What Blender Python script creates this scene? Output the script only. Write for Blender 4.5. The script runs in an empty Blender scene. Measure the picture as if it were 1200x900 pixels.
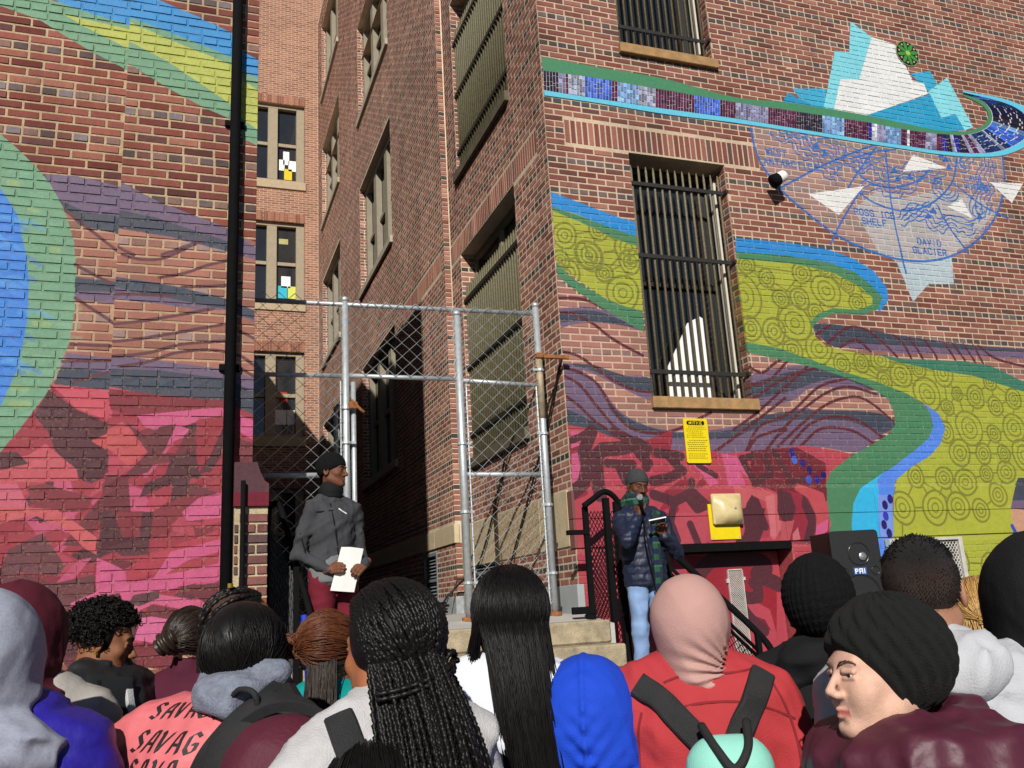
import bpy, math, random
import numpy as np
from mathutils import Vector, Matrix
R = math.radians
rng = np.random.default_rng(7)
random.seed(7)
scene = bpy.context.scene
COL = scene.collection

# ------------------------------------------------------------------ camera
CAM = np.array([0.0, 0.0, 1.6]); FPX = 1040.0
CF = np.array([0.3386, 0.9092, 0.2423]); CR = np.array([0.9404, -0.3353, -0.0562]); CU = np.array([-0.0301, -0.2469, 0.9686])
cam_d = bpy.data.cameras.new('camera'); cam = bpy.data.objects.new('camera', cam_d); COL.objects.link(cam)
cam_d.sensor_width = 36.0; cam_d.lens = FPX * 36 / 1200; cam_d.clip_start = 0.05; cam_d.clip_end = 2000
cam.matrix_world = Matrix(((CR[0], CU[0], -CF[0], CAM[0]), (CR[1], CU[1], -CF[1], CAM[1]), (CR[2], CU[2], -CF[2], CAM[2]), (0, 0, 0, 1)))
scene.camera = cam

# ------------------------------------------------------------------ sky and sun
SUN_AZ = 24.8      # degrees east of the wall normal, travelling into the alley
SUN_EL = 29.6
w = bpy.data.worlds.new('World'); scene.world = w; w.use_nodes = True
nt = w.node_tree; nt.nodes.clear()
sky = nt.nodes.new('ShaderNodeTexSky'); sky.sky_type = 'NISHITA'; sky.sun_disc = False
sky.sun_elevation = R(SUN_EL); sky.sun_rotation = R(180 + SUN_AZ); sky.air_density = 0.7; sky.dust_density = 0.1; sky.ozone_density = 1.0
bg = nt.nodes.new('ShaderNodeBackground'); bg.inputs['Strength'].default_value = 0.05
wo = nt.nodes.new('ShaderNodeOutputWorld'); nt.links.new(sky.outputs[0], bg.inputs[0]); nt.links.new(bg.outputs[0], wo.inputs[0])
sd = bpy.data.lights.new('sun', 'SUN'); sd.energy = 5.0; sd.angle = R(0.53); sd.color = (1.0, 0.955, 0.88)
sun = bpy.data.objects.new('sun', sd); COL.objects.link(sun)
ray = Vector((math.sin(R(SUN_AZ)) * math.cos(R(SUN_EL)), math.cos(R(SUN_AZ)) * math.cos(R(SUN_EL)), -math.sin(R(SUN_EL))))
sun.rotation_euler = ray.to_track_quat('-Z', 'Y').to_euler(); sun.location = (-6, -12, 12)
scene.view_settings.view_transform = 'Standard'; scene.view_settings.look = 'None'
scene.view_settings.exposure = 0.0; scene.view_settings.gamma = 1.0; scene.view_settings.use_curve_mapping = False
scene.render.engine = 'CYCLES'; scene.cycles.max_bounces = 6; scene.cycles.diffuse_bounces = 1; scene.cycles.transparent_max_bounces = 8

# ------------------------------------------------------------------ measuring: where a sight line meets a wall or a floor
def sight(x, y): return CF + CR * (x - 600) / FPX - CU * (y - 450) / FPX
def on_y(x, y, Y): d = sight(x, y); return CAM + d * (Y / d[1])
def on_x(x, y, X): d = sight(x, y); return CAM + d * (X / d[0])
def on_z(x, y, Z): d = sight(x, y); return CAM + d * ((Z - CAM[2]) / d[2])

# ------------------------------------------------------------------ colours
def lin(c): c = np.asarray(c, float) / 255.0; return np.where(c <= 0.04045, c / 12.92, ((c + 0.055) / 1.055) ** 2.4)
def alb(r, g, b, k=0.75): v = np.minimum(lin((r, g, b)) * k, 0.85); return (float(v[0]), float(v[1]), float(v[2]), 1.0)

# ------------------------------------------------------------------ object helpers
def setp(o, label=None, cat=None, group=None, kind=None):
    if label: o['label'] = label
    if cat: o['category'] = cat
    if group: o['group'] = group
    if kind: o['kind'] = kind
    return o
def root_of(p):
    return p.matrix_world
LOCS = {}
def adopt(o, parent):
    o.parent = parent
    l = LOCS.get(parent.name)
    if l is not None: o.matrix_parent_inverse = Matrix.Translation(-Vector(l))
def thing(name, label, cat, loc=(0, 0, 0), group=None):
    o = bpy.data.objects.new(name, None); COL.objects.link(o); o.location = loc; o.empty_display_size = 0.1
    LOCS[o.name] = tuple(float(v) for v in loc)
    return setp(o, label, cat, group)
def mesh_of(name, V, F, mats, smooth=False, fm=None, cols=None):
    me = bpy.data.meshes.new(name)
    V = np.asarray(V, np.float32).reshape(-1, 3)
    if isinstance(F, np.ndarray):
        n, k = F.shape
        me.vertices.add(len(V)); me.vertices.foreach_set('co', V.ravel())
        me.loops.add(n * k); me.loops.foreach_set('vertex_index', F.astype(np.int32).ravel())
        me.polygons.add(n); me.polygons.foreach_set('loop_start', np.arange(0, n * k, k, dtype=np.int32))
        me.update(calc_edges=True); me.polygons.foreach_set('use_smooth', np.zeros(n, bool))
    else:
        me.from_pydata(V.tolist(), [], F)
    if not isinstance(mats, (list, tuple)): mats = [mats]
    for m in mats: me.materials.append(m)
    if fm is not None: me.polygons.foreach_set('material_index', np.asarray(fm, np.int32))
    if smooth: me.polygons.foreach_set('use_smooth', np.ones(len(me.polygons), bool))
    if cols is not None:   # one colour per vertex
        a = me.color_attributes.new('tint', 'FLOAT_COLOR', 'POINT'); a.data.foreach_set('color', np.asarray(cols, np.float32).ravel())
    me.validate(); me.update()
    return me
def obj(name, V, F, mats, parent=None, smooth=False, fm=None, cols=None, kind=None, label=None):
    o = bpy.data.objects.new(name, mesh_of(name, V, F, mats, smooth, fm, cols)); COL.objects.link(o)
    if parent is not None: adopt(o, parent)
    if kind: o['kind'] = kind
    if label: o['label'] = label
    return o

class MB:
    def __init__(s): s.V = []; s.F = []; s.C = []; s.n = 0; s.col = (1, 1, 1, 1)
    def add(s, V, F, col=None):
        V = np.asarray(V, float).reshape(-1, 3)
        s.V.append(V); s.F += [tuple(int(i) + s.n for i in f) for f in F]; s.n += len(V)
        s.C.append(np.tile(np.asarray(col if col is not None else s.col, float), (len(V), 1)))
        return s
    def box(s, x0, x1, y0, y1, z0, z1, bev=0.0, col=None):
        if bev <= 0:
            V = [(x, y, z) for z in (z0, z1) for y in (y0, y1) for x in (x0, x1)]
            return s.add(V, [(0, 2, 3, 1), (4, 5, 7, 6), (0, 1, 5, 4), (2, 6, 7, 3), (0, 4, 6, 2), (1, 3, 7, 5)], col)
        b = min(bev, (x1 - x0) * .45, (y1 - y0) * .45, (z1 - z0) * .45)
        V = []; idx = {}
        for sx in (0, 1):
            for sy in (0, 1):
                for sz in (0, 1):
                    X = (x0, x1)[sx]; Y = (y0, y1)[sy]; Z = (z0, z1)[sz]
                    dx = b if sx == 0 else -b; dy = b if sy == 0 else -b; dz = b if sz == 0 else -b
                    for a, p in enumerate(((X, Y + dy, Z + dz), (X + dx, Y, Z + dz), (X + dx, Y + dy, Z))):
                        idx[(sx, sy, sz, a)] = len(V); V.append(p)
        F = []
        for a in range(3):
            for sgn in (0, 1):
                o1, o2 = [(1, 2), (0, 2), (0, 1)][a]
                q = []
                for u, v in ((0, 0), (1, 0), (1, 1), (0, 1)):
                    k = [0, 0, 0]; k[a] = sgn; k[o1] = u; k[o2] = v; q.append(idx[(k[0], k[1], k[2], a)])
                flip = (sgn == 0) ^ (a == 1)
                F.append(tuple(q[::-1] if flip else q))
        for a in range(3):
            o1, o2 = [(1, 2), (0, 2), (0, 1)][a]
            for u in (0, 1):
                for v in (0, 1):
                    k0 = [0, 0, 0]; k1 = [0, 0, 0]; k0[o1] = k1[o1] = u; k0[o2] = k1[o2] = v; k0[a] = 0; k1[a] = 1
                    F.append((idx[(*k0, o1)], idx[(*k1, o1)], idx[(*k1, o2)], idx[(*k0, o2)]))
        for sx in (0, 1):
            for sy in (0, 1):
                for sz in (0, 1): F.append((idx[(sx, sy, sz, 0)], idx[(sx, sy, sz, 1)], idx[(sx, sy, sz, 2)]))
        return s.add(V, F, col)
    def tube(s, pts, r, n=8, cap=True, col=None, rs=None):
        P = np.asarray(pts, float); m = len(P)
        rs = np.full(m, r, float) if rs is None else np.asarray(rs, float)
        T = np.gradient(P, axis=0); T /= np.linalg.norm(T, axis=1)[:, None] + 1e-12
        up = np.array([0, 0, 1.0]) if abs(T[0][2]) < .9 else np.array([1.0, 0, 0])
        V = np.zeros((m, n, 3)); a = np.arange(n) * 2 * math.pi / n
        N = np.cross(T[0], up); N /= np.linalg.norm(N)
        for i in range(m):
            N = N - T[i] * (N @ T[i]); N /= np.linalg.norm(N) + 1e-12
            B = np.cross(T[i], N)
            V[i] = P[i] + rs[i] * (np.cos(a)[:, None] * N + np.sin(a)[:, None] * B)
        F = []
        for i in range(m - 1):
            for j in range(n):
                k = (j + 1) % n; F.append((i * n + j, i * n + k, (i + 1) * n + k, (i + 1) * n + j))
        if cap: F += [tuple(range(n - 1, -1, -1)), tuple((m - 1) * n + j for j in range(n))]
        return s.add(V.reshape(-1, 3), F, col)
    def prism(s, poly, axis, d0, d1, col=None):
        """poly: 2-D outline in the plane of the two other axes; extruded along axis from d0 to d1"""
        n = len(poly); V = []
        for d in (d0, d1):
            for u, v in poly:
                p = [0, 0, 0]; o = [i for i in range(3) if i != axis]; p[o[0]] = u; p[o[1]] = v; p[axis] = d; V.append(p)
        F = [tuple(range(n)), tuple(range(2 * n - 1, n - 1, -1))] + [(i, i + n, (i + 1) % n + n, (i + 1) % n) for i in range(n)]
        return s.add(V, F, col)
    def xform(s, M):
        M = np.array(M)
        s.V = [v @ M[:3, :3].T + M[:3, 3] for v in s.V]; return s
    def arr(s): return np.concatenate(s.V), s.F, np.concatenate(s.C)
    def build(s, name, mats, parent=None, smooth=False, tint=False, kind=None, label=None):
        V, F, C = s.arr()
        return obj(name, V, F, mats, parent, smooth, None, C if tint else None, kind, label)

# ------------------------------------------------------------------ materials
def new_mat(name):
    m = bpy.data.materials.new(name); m.use_nodes = True
    n = m.node_tree; b = n.nodes['Principled BSDF']; return m, n, b
def N(nt, t, **kw):
    n = nt.nodes.new(t)
    for k, v in kw.items():
        if k.startswith('_'): setattr(n, k[1:], v)
        else: n.inputs[k.replace('__', ' ')].default_value = v
    return n
def simple(name, col, rough=0.7, metal=0.0, var=0.15, scale=12.0, bump=0.0, bscale=60.0, spec=0.4, tint=False, sss=0.0, sheen=0.0, detail=5.0, coord='Object', stretch=None):
    """procedural base: colour broken up by two noises, with a fine bump"""
    m, nt, b = new_mat(name); L = nt.links.new
    tc = N(nt, 'ShaderNodeTexCoord'); src = tc.outputs[coord]
    if stretch:
        mp = N(nt, 'ShaderNodeMapping'); mp.inputs['Scale'].default_value = stretch; L(src, mp.inputs[0]); src = mp.outputs[0]
    no = N(nt, 'ShaderNodeTexNoise', Scale=scale, Detail=detail, Roughness=0.62); L(src, no.inputs['Vector'])
    mr = N(nt, 'ShaderNodeMapRange'); mr.inputs[1].default_value = .28; mr.inputs[2].default_value = .72
    mr.inputs[3].default_value = 1 - var; mr.inputs[4].default_value = 1 + var; L(no.outputs[0], mr.inputs[0])
    mx = N(nt, 'ShaderNodeMix', _data_type='RGBA', _blend_type='MULTIPLY'); mx.inputs[0].default_value = 1.0
    if tint:
        at = N(nt, 'ShaderNodeAttribute', _attribute_name='tint'); L(at.outputs['Color'], mx.inputs[6])
    else: mx.inputs[6].default_value = col
    cv = N(nt, 'ShaderNodeCombineColor')
    for i in range(3): L(mr.outputs[0], cv.inputs[i])
    L(cv.outputs[0], mx.inputs[7]); L(mx.outputs[2], b.inputs['Base Color'])
    b.inputs['Roughness'].default_value = rough; b.inputs['Metallic'].default_value = metal; b.inputs['Specular IOR Level'].default_value = spec
    if sss: b.inputs['Subsurface Weight'].default_value = sss; b.inputs['Subsurface Radius'].default_value = (.012, .005, .003); b.inputs['Subsurface Scale'].default_value = 1.0
    if sheen: b.inputs['Sheen Weight'].default_value = sheen; b.inputs['Sheen Roughness'].default_value = .5
    if bump:
        n2 = N(nt, 'ShaderNodeTexNoise', Scale=bscale, Detail=4.0); L(src, n2.inputs['Vector'])
        bp = N(nt, 'ShaderNodeBump', Strength=bump, Distance=0.01); L(n2.outputs[0], bp.inputs['Height']); L(bp.outputs[0], b.inputs['Normal'])
    return m
# ------------------------------------------------------------------ the painted murals, drawn as flat paint in wall metres
class Canvas:
    """flat paint laid out in wall coordinates (metres along x, metres up z)"""
    def __init__(s, x0, x1, z0, z1, step, unproj):
        s.x0, s.z0, s.st = x0, z0, step
        s.w = int(round((x1 - x0) / step)); s.h = int(round((z1 - z0) / step)); s.x1 = x0 + s.w * step; s.z1 = z0 + s.h * step
        s.rgb = np.zeros((s.h, s.w, 3)); s.a = np.zeros((s.h, s.w)); s.un = unproj
    def pts(s, P): return np.array([s.un(x, y) for x, y in P])
    def _put(s, mask, r0, c0, col, a):
        h, w_ = mask.shape; col = np.asarray(col, float); red = col[0] > 110 and col[1] < 130 and col[0] > col[1] * 1.6; col = (col * .90 + col.mean() * .10) * .94 if red else col; c = np.asarray(alb(*col, k=.72)[:3])
        A = s.a[r0:r0 + h, c0:c0 + w_]; C = s.rgb[r0:r0 + h, c0:c0 + w_]
        m = mask * a; na = m + A * (1 - m)
        C[...] = np.where(na[..., None] > 1e-6, (c * m[..., None] + C * (A * (1 - m))[..., None]) / np.maximum(na, 1e-6)[..., None], C)
        A[...] = na
    def _grid(s, lo, hi):
        c0 = max(0, int((lo[0] - s.x0) / s.st) - 1); c1 = min(s.w, int((hi[0] - s.x0) / s.st) + 2)
        r0 = max(0, int((lo[1] - s.z0) / s.st) - 1); r1 = min(s.h, int((hi[1] - s.z0) / s.st) + 2)
        if c1 <= c0 or r1 <= r0: return None
        X = s.x0 + (np.arange(c0, c1) + .5) * s.st; Z = s.z0 + (np.arange(r0, r1) + .5) * s.st
        return r0, c0, X[None, :], Z[:, None]
    def poly_w(s, Q, col, a=1.0):
        Q = np.asarray(Q, float); g = s._grid(Q.min(0), Q.max(0))
        if g is None: return
        r0, c0, X, Z = g; ins = np.zeros((Z.shape[0], X.shape[1]), bool)
        for (xa, za), (xb, zb) in zip(Q, np.roll(Q, -1, 0)):
            if za == zb: continue
            cond = (Z > min(za, zb)) & (Z <= max(za, zb)); xi = xa + (Z - za) * (xb - xa) / (zb - za)
            ins ^= cond & (X < xi)
        s._put(ins.astype(float), r0, c0, col, a)
    def line_w(s, Q, wd, col, a=1.0):
        Q = np.asarray(Q, float); g = s._grid(Q.min(0) - wd, Q.max(0) + wd)
        if g is None: return
        r0, c0, X, Z = g; D = np.full((Z.shape[0], X.shape[1]), 9.0)
        for p, q in zip(Q[:-1], Q[1:]):
            lo = np.minimum(p, q) - wd; hi = np.maximum(p, q) + wd
            i0 = np.searchsorted(X[0], lo[0]); i1 = np.searchsorted(X[0], hi[0]); j0 = np.searchsorted(Z[:, 0], lo[1]); j1 = np.searchsorted(Z[:, 0], hi[1])
            if i1 <= i0 or j1 <= j0: continue
            d = q - p; L2 = d @ d + 1e-12
            t = np.clip(((X[:, i0:i1] - p[0]) * d[0] + (Z[j0:j1] - p[1]) * d[1]) / L2, 0, 1)
            dist = np.hypot(X[:, i0:i1] - p[0] - t * d[0], Z[j0:j1] - p[1] - t * d[1])
            D[j0:j1, i0:i1] = np.minimum(D[j0:j1, i0:i1], dist)
        s._put(np.clip((wd / 2 - D) / s.st + .5, 0, 1), r0, c0, col, a)
    def ring_w(s, c, r, wd, col, sq=1.0, ph=0.0):
        t = np.linspace(0, 2 * math.pi, 30); k = 1 + .05 * np.sin(2 * t + ph) + .03 * np.sin(3 * t + 2 * ph)
        s.line_w(np.stack([c[0] + r * k * np.cos(t), c[1] + r * sq * k * np.sin(t)], 1), wd, col)
    def poly(s, P, col, a=1.0, sm=False): s.poly_w(curve(s.pts(P), True) if sm else s.pts(P), col, a)
    def line(s, P, wd, col, a=1.0, sm=True): s.line_w(curve(s.pts(P)) if sm else s.pts(P), wd, col, a)
    def dot(s, x, y, r, col, sq=1.0):
        c = s.un(x, y); t = np.linspace(0, 2 * math.pi, 24)[:-1]; s.poly_w(np.stack([c[0] + r * np.cos(t), c[1] + r * sq * np.sin(t)], 1), col)
    def image(s, name):
        im = bpy.data.images.new(name, s.w, s.h, alpha=True, float_buffer=True); im.colorspace_settings.name = 'Linear Rec.709'
        im.alpha_mode = 'CHANNEL_PACKED'
        px = np.concatenate([s.rgb, s.a[..., None]], -1).astype(np.float32); im.pixels.foreach_set(px.ravel()); im.update(); im.pack(); return im
def curve(P, closed=False, n=8):
    P = np.asarray(P, float)
    if len(P) < 3: return P
    Q = np.concatenate([P[-1:], P, P[:2]]) if closed else np.concatenate([2 * P[:1] - P[1:2], P, 2 * P[-1:] - P[-2:-1]])
    out = []; t = np.linspace(0, 1, n, endpoint=False)[:, None]
    for i in range(1, len(Q) - 2):
        a, b, c, d = Q[i - 1], Q[i], Q[i + 1], Q[i + 2]
        out.append(.5 * (2 * b + (c - a) * t + (2 * a - 5 * b + 4 * c - d) * t ** 2 + (3 * b - a - 3 * c + d) * t ** 3))
    if not closed: out.append(P[-1:])
    return np.concatenate(out)
def zz(ox, oy, k, s):   # tracing coordinates: 'x,y x,y ...' on an enlargement k times of the part of the wall that starts at ox,oy
    return [(ox + float(a) / k, oy + float(b) / k) for a, b in (q.split(',') for q in s.split())]

YF = 7.5; YL = 6.3; YL2 = 6.4; XC = 3.32; XF = 3.225; XJ = -0.52
def un_right(x, y): p = on_y(x, y, YF); return p[0], p[2]
def un_left(x, y):
    p = on_y(x, y, YL)
    if p[0] < XJ: p = on_y(x, y, YL2)
    return p[0], p[2]

LIME = (180, 187, 62); OLIVE = (134, 138, 50); GREEN = (72, 138, 98); TEAL = (56, 128, 104); BLUE = (24, 148, 226); SLATE = (62, 74, 92); PURP = (116, 98, 128)
MAR = (92, 36, 50); SALM = (210, 70, 88); CRIM = (172, 38, 62); DCRIM = (128, 30, 50); DMAR = (84, 40, 52); PINK = (234, 92, 148); CYAN = (40, 192, 244); CORN = (84, 144, 246)
INK = (52, 116, 196)

# ---------------- mural of the right building
cr = Canvas(3.33, 10.9, 0.5, 8.9, 0.0045, un_right)
# bare brick washed pale behind the strata
WASH = (206, 152, 140)
cr.poly([(652, 325), (700, 360), (760, 390), (770, 478), (886, 482), (880, 410), (960, 432), (1045, 470), (1046, 500), (1000, 530), (930, 532), (740, 522), (664, 500)], WASH, .42)
cr.poly([(960, 380), (1200, 410), (1200, 450), (1130, 436), (1030, 420), (962, 400)], WASH, .30)
# strata left of the window
for P, c in ((zz(620, 300, 3, '100,190 180,180 270,190 330,215 410,265 330,245 240,235 160,240 100,252'), PURP),
             (zz(620, 300, 3, '104,205 170,192 240,195 300,215 370,250 290,238 200,228 104,232'), SLATE),
             (zz(620, 300, 3, '118,380 200,385 280,410 350,420 430,432 436,505 380,490 300,450 200,405 118,398'), PURP),
             (zz(620, 300, 3, '118,378 220,382 290,405 360,425 430,430 432,480 360,468 280,430 200,395'), SLATE),
             (zz(620, 300, 3, '120,390 190,405 260,470 320,545 400,590 500,615 620,615 780,585 900,550 1000,545 1000,720 640,720 500,690 300,640 130,585'), PURP),
             (zz(620, 300, 3, '128,540 200,570 290,620 380,650 480,680 600,690 600,705 480,700 330,660 220,625 132,595'), SLATE),
             (zz(620, 300, 3, '270,500 330,560 420,600 520,622 640,618 780,600 900,548 900,590 780,630 640,645 500,640 380,610 300,560'), SLATE)):
    cr.poly(P, c, 1, True)
# strata right of the window
for P, c in ((zz(860, 300, 3, '56,430 120,400 240,385 330,400 400,430 470,460 420,470 330,460 260,470 200,510 62,525'), PURP),
             (zz(860, 300, 3, '60,455 130,425 240,400 340,400 470,455 480,470 380,430 300,440 200,475 66,500'), SLATE),
             (zz(860, 300, 3, '0,640 60,580 140,555 230,545 400,545 540,570 568,590 480,660 430,690 300,672 150,672 0,700'), PURP),
             (zz(860, 300, 3, '0,620 80,570 200,545 380,542 520,555 568,590 520,620 400,580 250,575 120,590 0,640'), SLATE),
             (zz(860, 300, 3, '290,238 360,240 470,258 600,282 800,310 1020,330 1020,362 860,352 700,345 560,340 420,325 330,300 285,270'), PURP),
             (zz(860, 300, 3, '285,240 400,245 520,268 660,290 860,315 1020,328 1020,336 800,330 660,318 520,312 420,308 360,320 310,290'), SLATE)):
    cr.poly(P, c, 1, True)
# maroon flow lines
for P in (zz(620, 300, 3, '104,148 160,148 210,158 270,188'), zz(620, 300, 3, '104,200 150,202 220,235 300,295 400,350'),
          zz(620, 300, 3, '110,335 170,350 230,390 300,440 370,470 430,478'), zz(620, 300, 3, '118,392 180,410 240,450 290,530 350,600 430,622 520,610 640,550'),
          zz(620, 300, 3, '122,420 180,455 240,530 300,600 350,640'), zz(620, 300, 3, '126,490 180,530 230,580 300,625'),
          zz(620, 300, 3, '650,690 760,610 900,500'), zz(620, 300, 3, '765,690 800,640 850,620 900,605'), zz(620, 300, 3, '840,680 870,635 905,610'),
          zz(860, 300, 3, '55,390 100,410 140,380 175,358'), zz(860, 300, 3, '60,452 120,440 190,368'), zz(860, 300, 3, '0,610 70,560 160,480 265,382'), zz(860, 300, 3, '70,500 180,430 300,390'),
          zz(860, 300, 3, '40,695 90,600 200,550 300,460 400,430'), zz(860, 300, 3, '115,680 200,580 310,490 400,460 500,485'), zz(860, 300, 3, '155,670 240,590 330,520 420,495 480,515 560,580'),
          zz(860, 300, 3, '200,660 270,590 350,565 440,580 520,635'), zz(860, 300, 3, '235,668 300,610 370,605 430,620 490,658'),
          zz(860, 300, 3, '290,275 340,242'), zz(860, 300, 3, '330,305 400,252 460,258 520,300 575,355'), zz(860, 300, 3, '375,320 430,295 480,335'), zz(860, 300, 3, '560,278 590,300 625,360'),
          zz(860, 300, 3, '610,285 640,320 665,362'), zz(860, 300, 3, '670,295 710,350 715,368'), zz(860, 300, 3, '740,305 780,366'), zz(860, 300, 3, '770,308 815,370'), zz(860, 300, 3, '808,310 850,375'), zz(860, 300, 3, '842,314 880,382'), zz(860, 300, 3, '860,315 920,360 1020,388')):
    cr.line(P, .032, MAR)
# lime field left of the window with its blue and green edges
cr.poly(zz(620, 0, 3, '76,690 180,720 270,760 380,790 400,1090 395,1100 270,1050 180,990 95,930'), LIME)
cr.poly(zz(620, 300, 3, '95,22 150,75 210,115 280,155 340,178 400,192 406,268 330,225 250,178 170,125 100,70'), GREEN)
cr.poly(zz(620, 0, 3, '78,725 160,752 250,785 330,812 386,830 388,868 300,838 180,780 84,742'), GREEN)
cr.poly(zz(620, 0, 3, '74,672 160,705 240,735 320,765 385,782 386,832 320,812 240,782 160,750 78,726'), BLUE)
# lime river right of the window
RIV = [(862, 290), (920, 296), (970, 305), (1002, 318), (1022, 333), (1034, 348), (1030, 360), (1010, 366), (976, 363), (960, 368), (952, 380), (955, 394), (968, 405), (990, 411), (1030, 417), (1090, 428), (1140, 438), (1200, 456), (1300, 480), (1300, 800), (1040, 800), (1030, 690), (1046, 600), (1046, 580), (1051, 562), (1068, 547), (1092, 532), (1103, 517), (1108, 500), (1100, 485), (1082, 472), (1060, 460), (1027, 447), (993, 437), (960, 425), (913, 409), (872, 400)]
cr.poly(RIV, LIME)
def net(cv, spots, seed, poly=None):
    rg = np.random.default_rng(seed)
    for i, (c, r) in enumerate(spots):
        near = sorted(range(len(spots)), key=lambda j: np.hypot(*(spots[j][0] - c)))[1:5]
        for j in near:
            d = spots[j][0] - c; L = np.hypot(*d)
            if i < j and L < .75: cv.line_w([c + d / L * r * .98, spots[j][0] - d / L * spots[j][1] * .98], .020, OLIVE)
    for c, r in spots:
        ph = rg.uniform(0, 6); q = rg.uniform(.95, 1.12)
        cv.ring_w(c, r, .025, OLIVE, q, ph); cv.ring_w(c, r * .60, .019, OLIVE, q, ph + 1); cv.ring_w(c, r * .26, .017, OLIVE, q, ph)
def in_poly(p, Q):
    c = False
    for (xa, za), (xb, zb) in zip(Q, np.roll(Q, -1, 0)):
        if (za > p[1]) != (zb > p[1]) and p[0] < xa + (p[1] - za) * (xb - xa) / (zb - za): c = not c
    return c
def shards(cv, poly_px, n, cols, seed, smin=.10, smax=.34):
    """angular camouflage patches inside a field"""
    g = np.random.default_rng(seed); Q = cv.pts(poly_px); lo, hi = Q.min(0), Q.max(0); k_ = 0
    while k_ < n:
        c = g.uniform(lo, hi)
        if not in_poly(c, Q): continue
        k_ += 1; L = g.uniform(smin, smax); a = g.normal(.35, .7); m_ = int(g.integers(5, 8)); t = np.sort(g.uniform(0, 2 * math.pi, m_)); r = g.uniform(.55, 1, m_)
        P = np.stack([np.cos(t) * r * L, np.sin(t) * r * L * g.uniform(.25, .5)], 1); P = P @ np.array([[math.cos(a), math.sin(a)], [-math.sin(a), math.cos(a)]]) + c; cv.poly_w(P, cols[int(g.integers(len(cols)))])
CW = [(1043, 340, 46), (1015, 340, 8), ] if False else []
circ = zz(860, 300, 3, '45,32 115,78 238,60 325,122 400,102 165,150 232,150 35,142 215,235 60,255 142,265 435,165 465,92 290,200 300,325 208,330 448,375 515,365 588,418 380,380 650,395 735,412 680,485 785,485 850,495 752,532 920,528 983,502 828,605 915,625 985,605 900,440 795,692 745,620 878,695 950,695 640,775 740,780 815,795 888,765 958,760 590,885 705,885 785,880 925,840 865,895 1020,700 530,440 320,45')
rad = [.10, .10, .12, .19, .09, .10, .12, .22, .20, .13, .14, .11, .13, .10, .17, .12, .10, .13, .14, .11, .10, .14, .18, .08, .13, .09, .11, .12, .19, .10, .16, .10, .15, .12, .11, .09, .11, .12, .15, .09, .13, .16, .17, .15, .13, .12, .17, .10, .10]
spots = [(np.array(un_right(*q)), r) for q, r in zip(circ, rad)]
RW = cr.pts(RIV)
for x in np.arange(6.9, 10.8, .42):
    for z in np.arange(1.0, 2.6, .40):
        p = np.array([x + rng.uniform(-.1, .1), z + rng.uniform(-.09, .09)])
        if in_poly(p, RW) and all(np.hypot(*(p - s[0])) > s[1] + .27 for s in spots): spots.append((p, rng.uniform(.09, .17)))
for x in np.arange(7.2, 10.8, .40):
    for z in np.arange(2.6, 5.0, .38):
        p = np.array([x + rng.uniform(-.1, .1), z + rng.uniform(-.09, .09)])
        if in_poly(p, RW) and all(np.hypot(*(p - s[0])) > s[1] + .30 for s in spots): spots.append((p, rng.uniform(.09, .14)))
lsp = [(np.array(un_right(*q)), r) for q, r in zip(zz(620, 0, 3, '125,828 245,810 210,895 110,915 350,870') + zz(620, 300, 3, '135,62 212,0 330,130 355,20 265,60'), [.13, .11, .14, .10, .16, .14, .15, .18, .12, .09])]
base_a = cr.a.copy(); base_rgb = cr.rgb.copy()
net(cr, spots, 3); net(cr, lsp, 4)
keep = (np.abs(base_rgb - np.array(alb(*LIME, k=.72)[:3])).sum(-1) < .02)
cr.rgb[~keep] = base_rgb[~keep]; cr.a[~keep] = base_a[~keep]; del base_a, base_rgb, keep
# blue / green upper edge of the river
cr.poly([(862, 279), (920, 284), (970, 292), (1000, 303), (1025, 318), (1040, 338), (1041, 352), (1031, 366), (1027, 358), (1033, 348), (1018, 333), (1000, 320), (970, 308), (920, 300), (862, 296)], BLUE)
cr.poly([(863, 295), (920, 299), (970, 307), (1002, 319), (1020, 333), (1034, 348), (1030, 362), (1012, 369), (976, 368), (960, 375), (952, 384), (950, 377), (958, 368), (976, 361), (1006, 363), (1022, 357), (1023, 349), (1008, 336), (975, 319), (930, 309), (863, 303)], GREEN)
cr.poly([(1027, 414), (1060, 421), (1127, 423), (1160, 428), (1200, 447), (1260, 470), (1260, 486), (1200, 459), (1143, 441), (1093, 433), (1047, 423)], TEAL)
# wide green bend, cyan and cornflower
cr.poly([(872, 400), (913, 408), (960, 425), (993, 437), (1027, 447), (1060, 460), (1081, 472), (1090, 483), (1094, 500), (1088, 514), (1072, 528), (1047, 547), (1030, 558), (1007, 573), (999, 590), (997, 620), (1000, 700), (985, 760), (960, 760), (972, 640), (970, 600), (966, 573), (973, 553), (993, 537), (1020, 522), (1040, 510), (1049, 498), (1048, 483), (1040, 467), (1020, 453), (993, 443), (960, 432), (920, 423), (872, 412)], GREEN)
cr.poly([(1082, 472), (1100, 485), (1108, 502), (1102, 520), (1090, 534), (1067, 548), (1050, 563), (1045, 583), (1046, 630), (1044, 720), (1020, 720), (1026, 600), (1030, 557), (1047, 547), (1073, 527), (1089, 513), (1094, 499), (1090, 483)], CORN)
cr.poly([(1034, 555), (1007, 573), (999, 590), (997, 615), (999, 660), (1005, 760), (1046, 760), (1040, 690), (1030, 640), (1028, 590), (1029, 562)], CYAN)
cr.poly(zz(1000, 560, 6, '165,120 270,120 270,420 185,430'), (150, 172, 240), .55)
for x, y, c in ((1042, 585, (22, 20, 140)), (1036, 592, (16, 12, 104)), (1037, 605, (34, 60, 190)), (1035, 615, (16, 12, 104)), (1041, 625, (16, 12, 110))): cr.dot(x, y, .037, c, 1.35)
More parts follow.
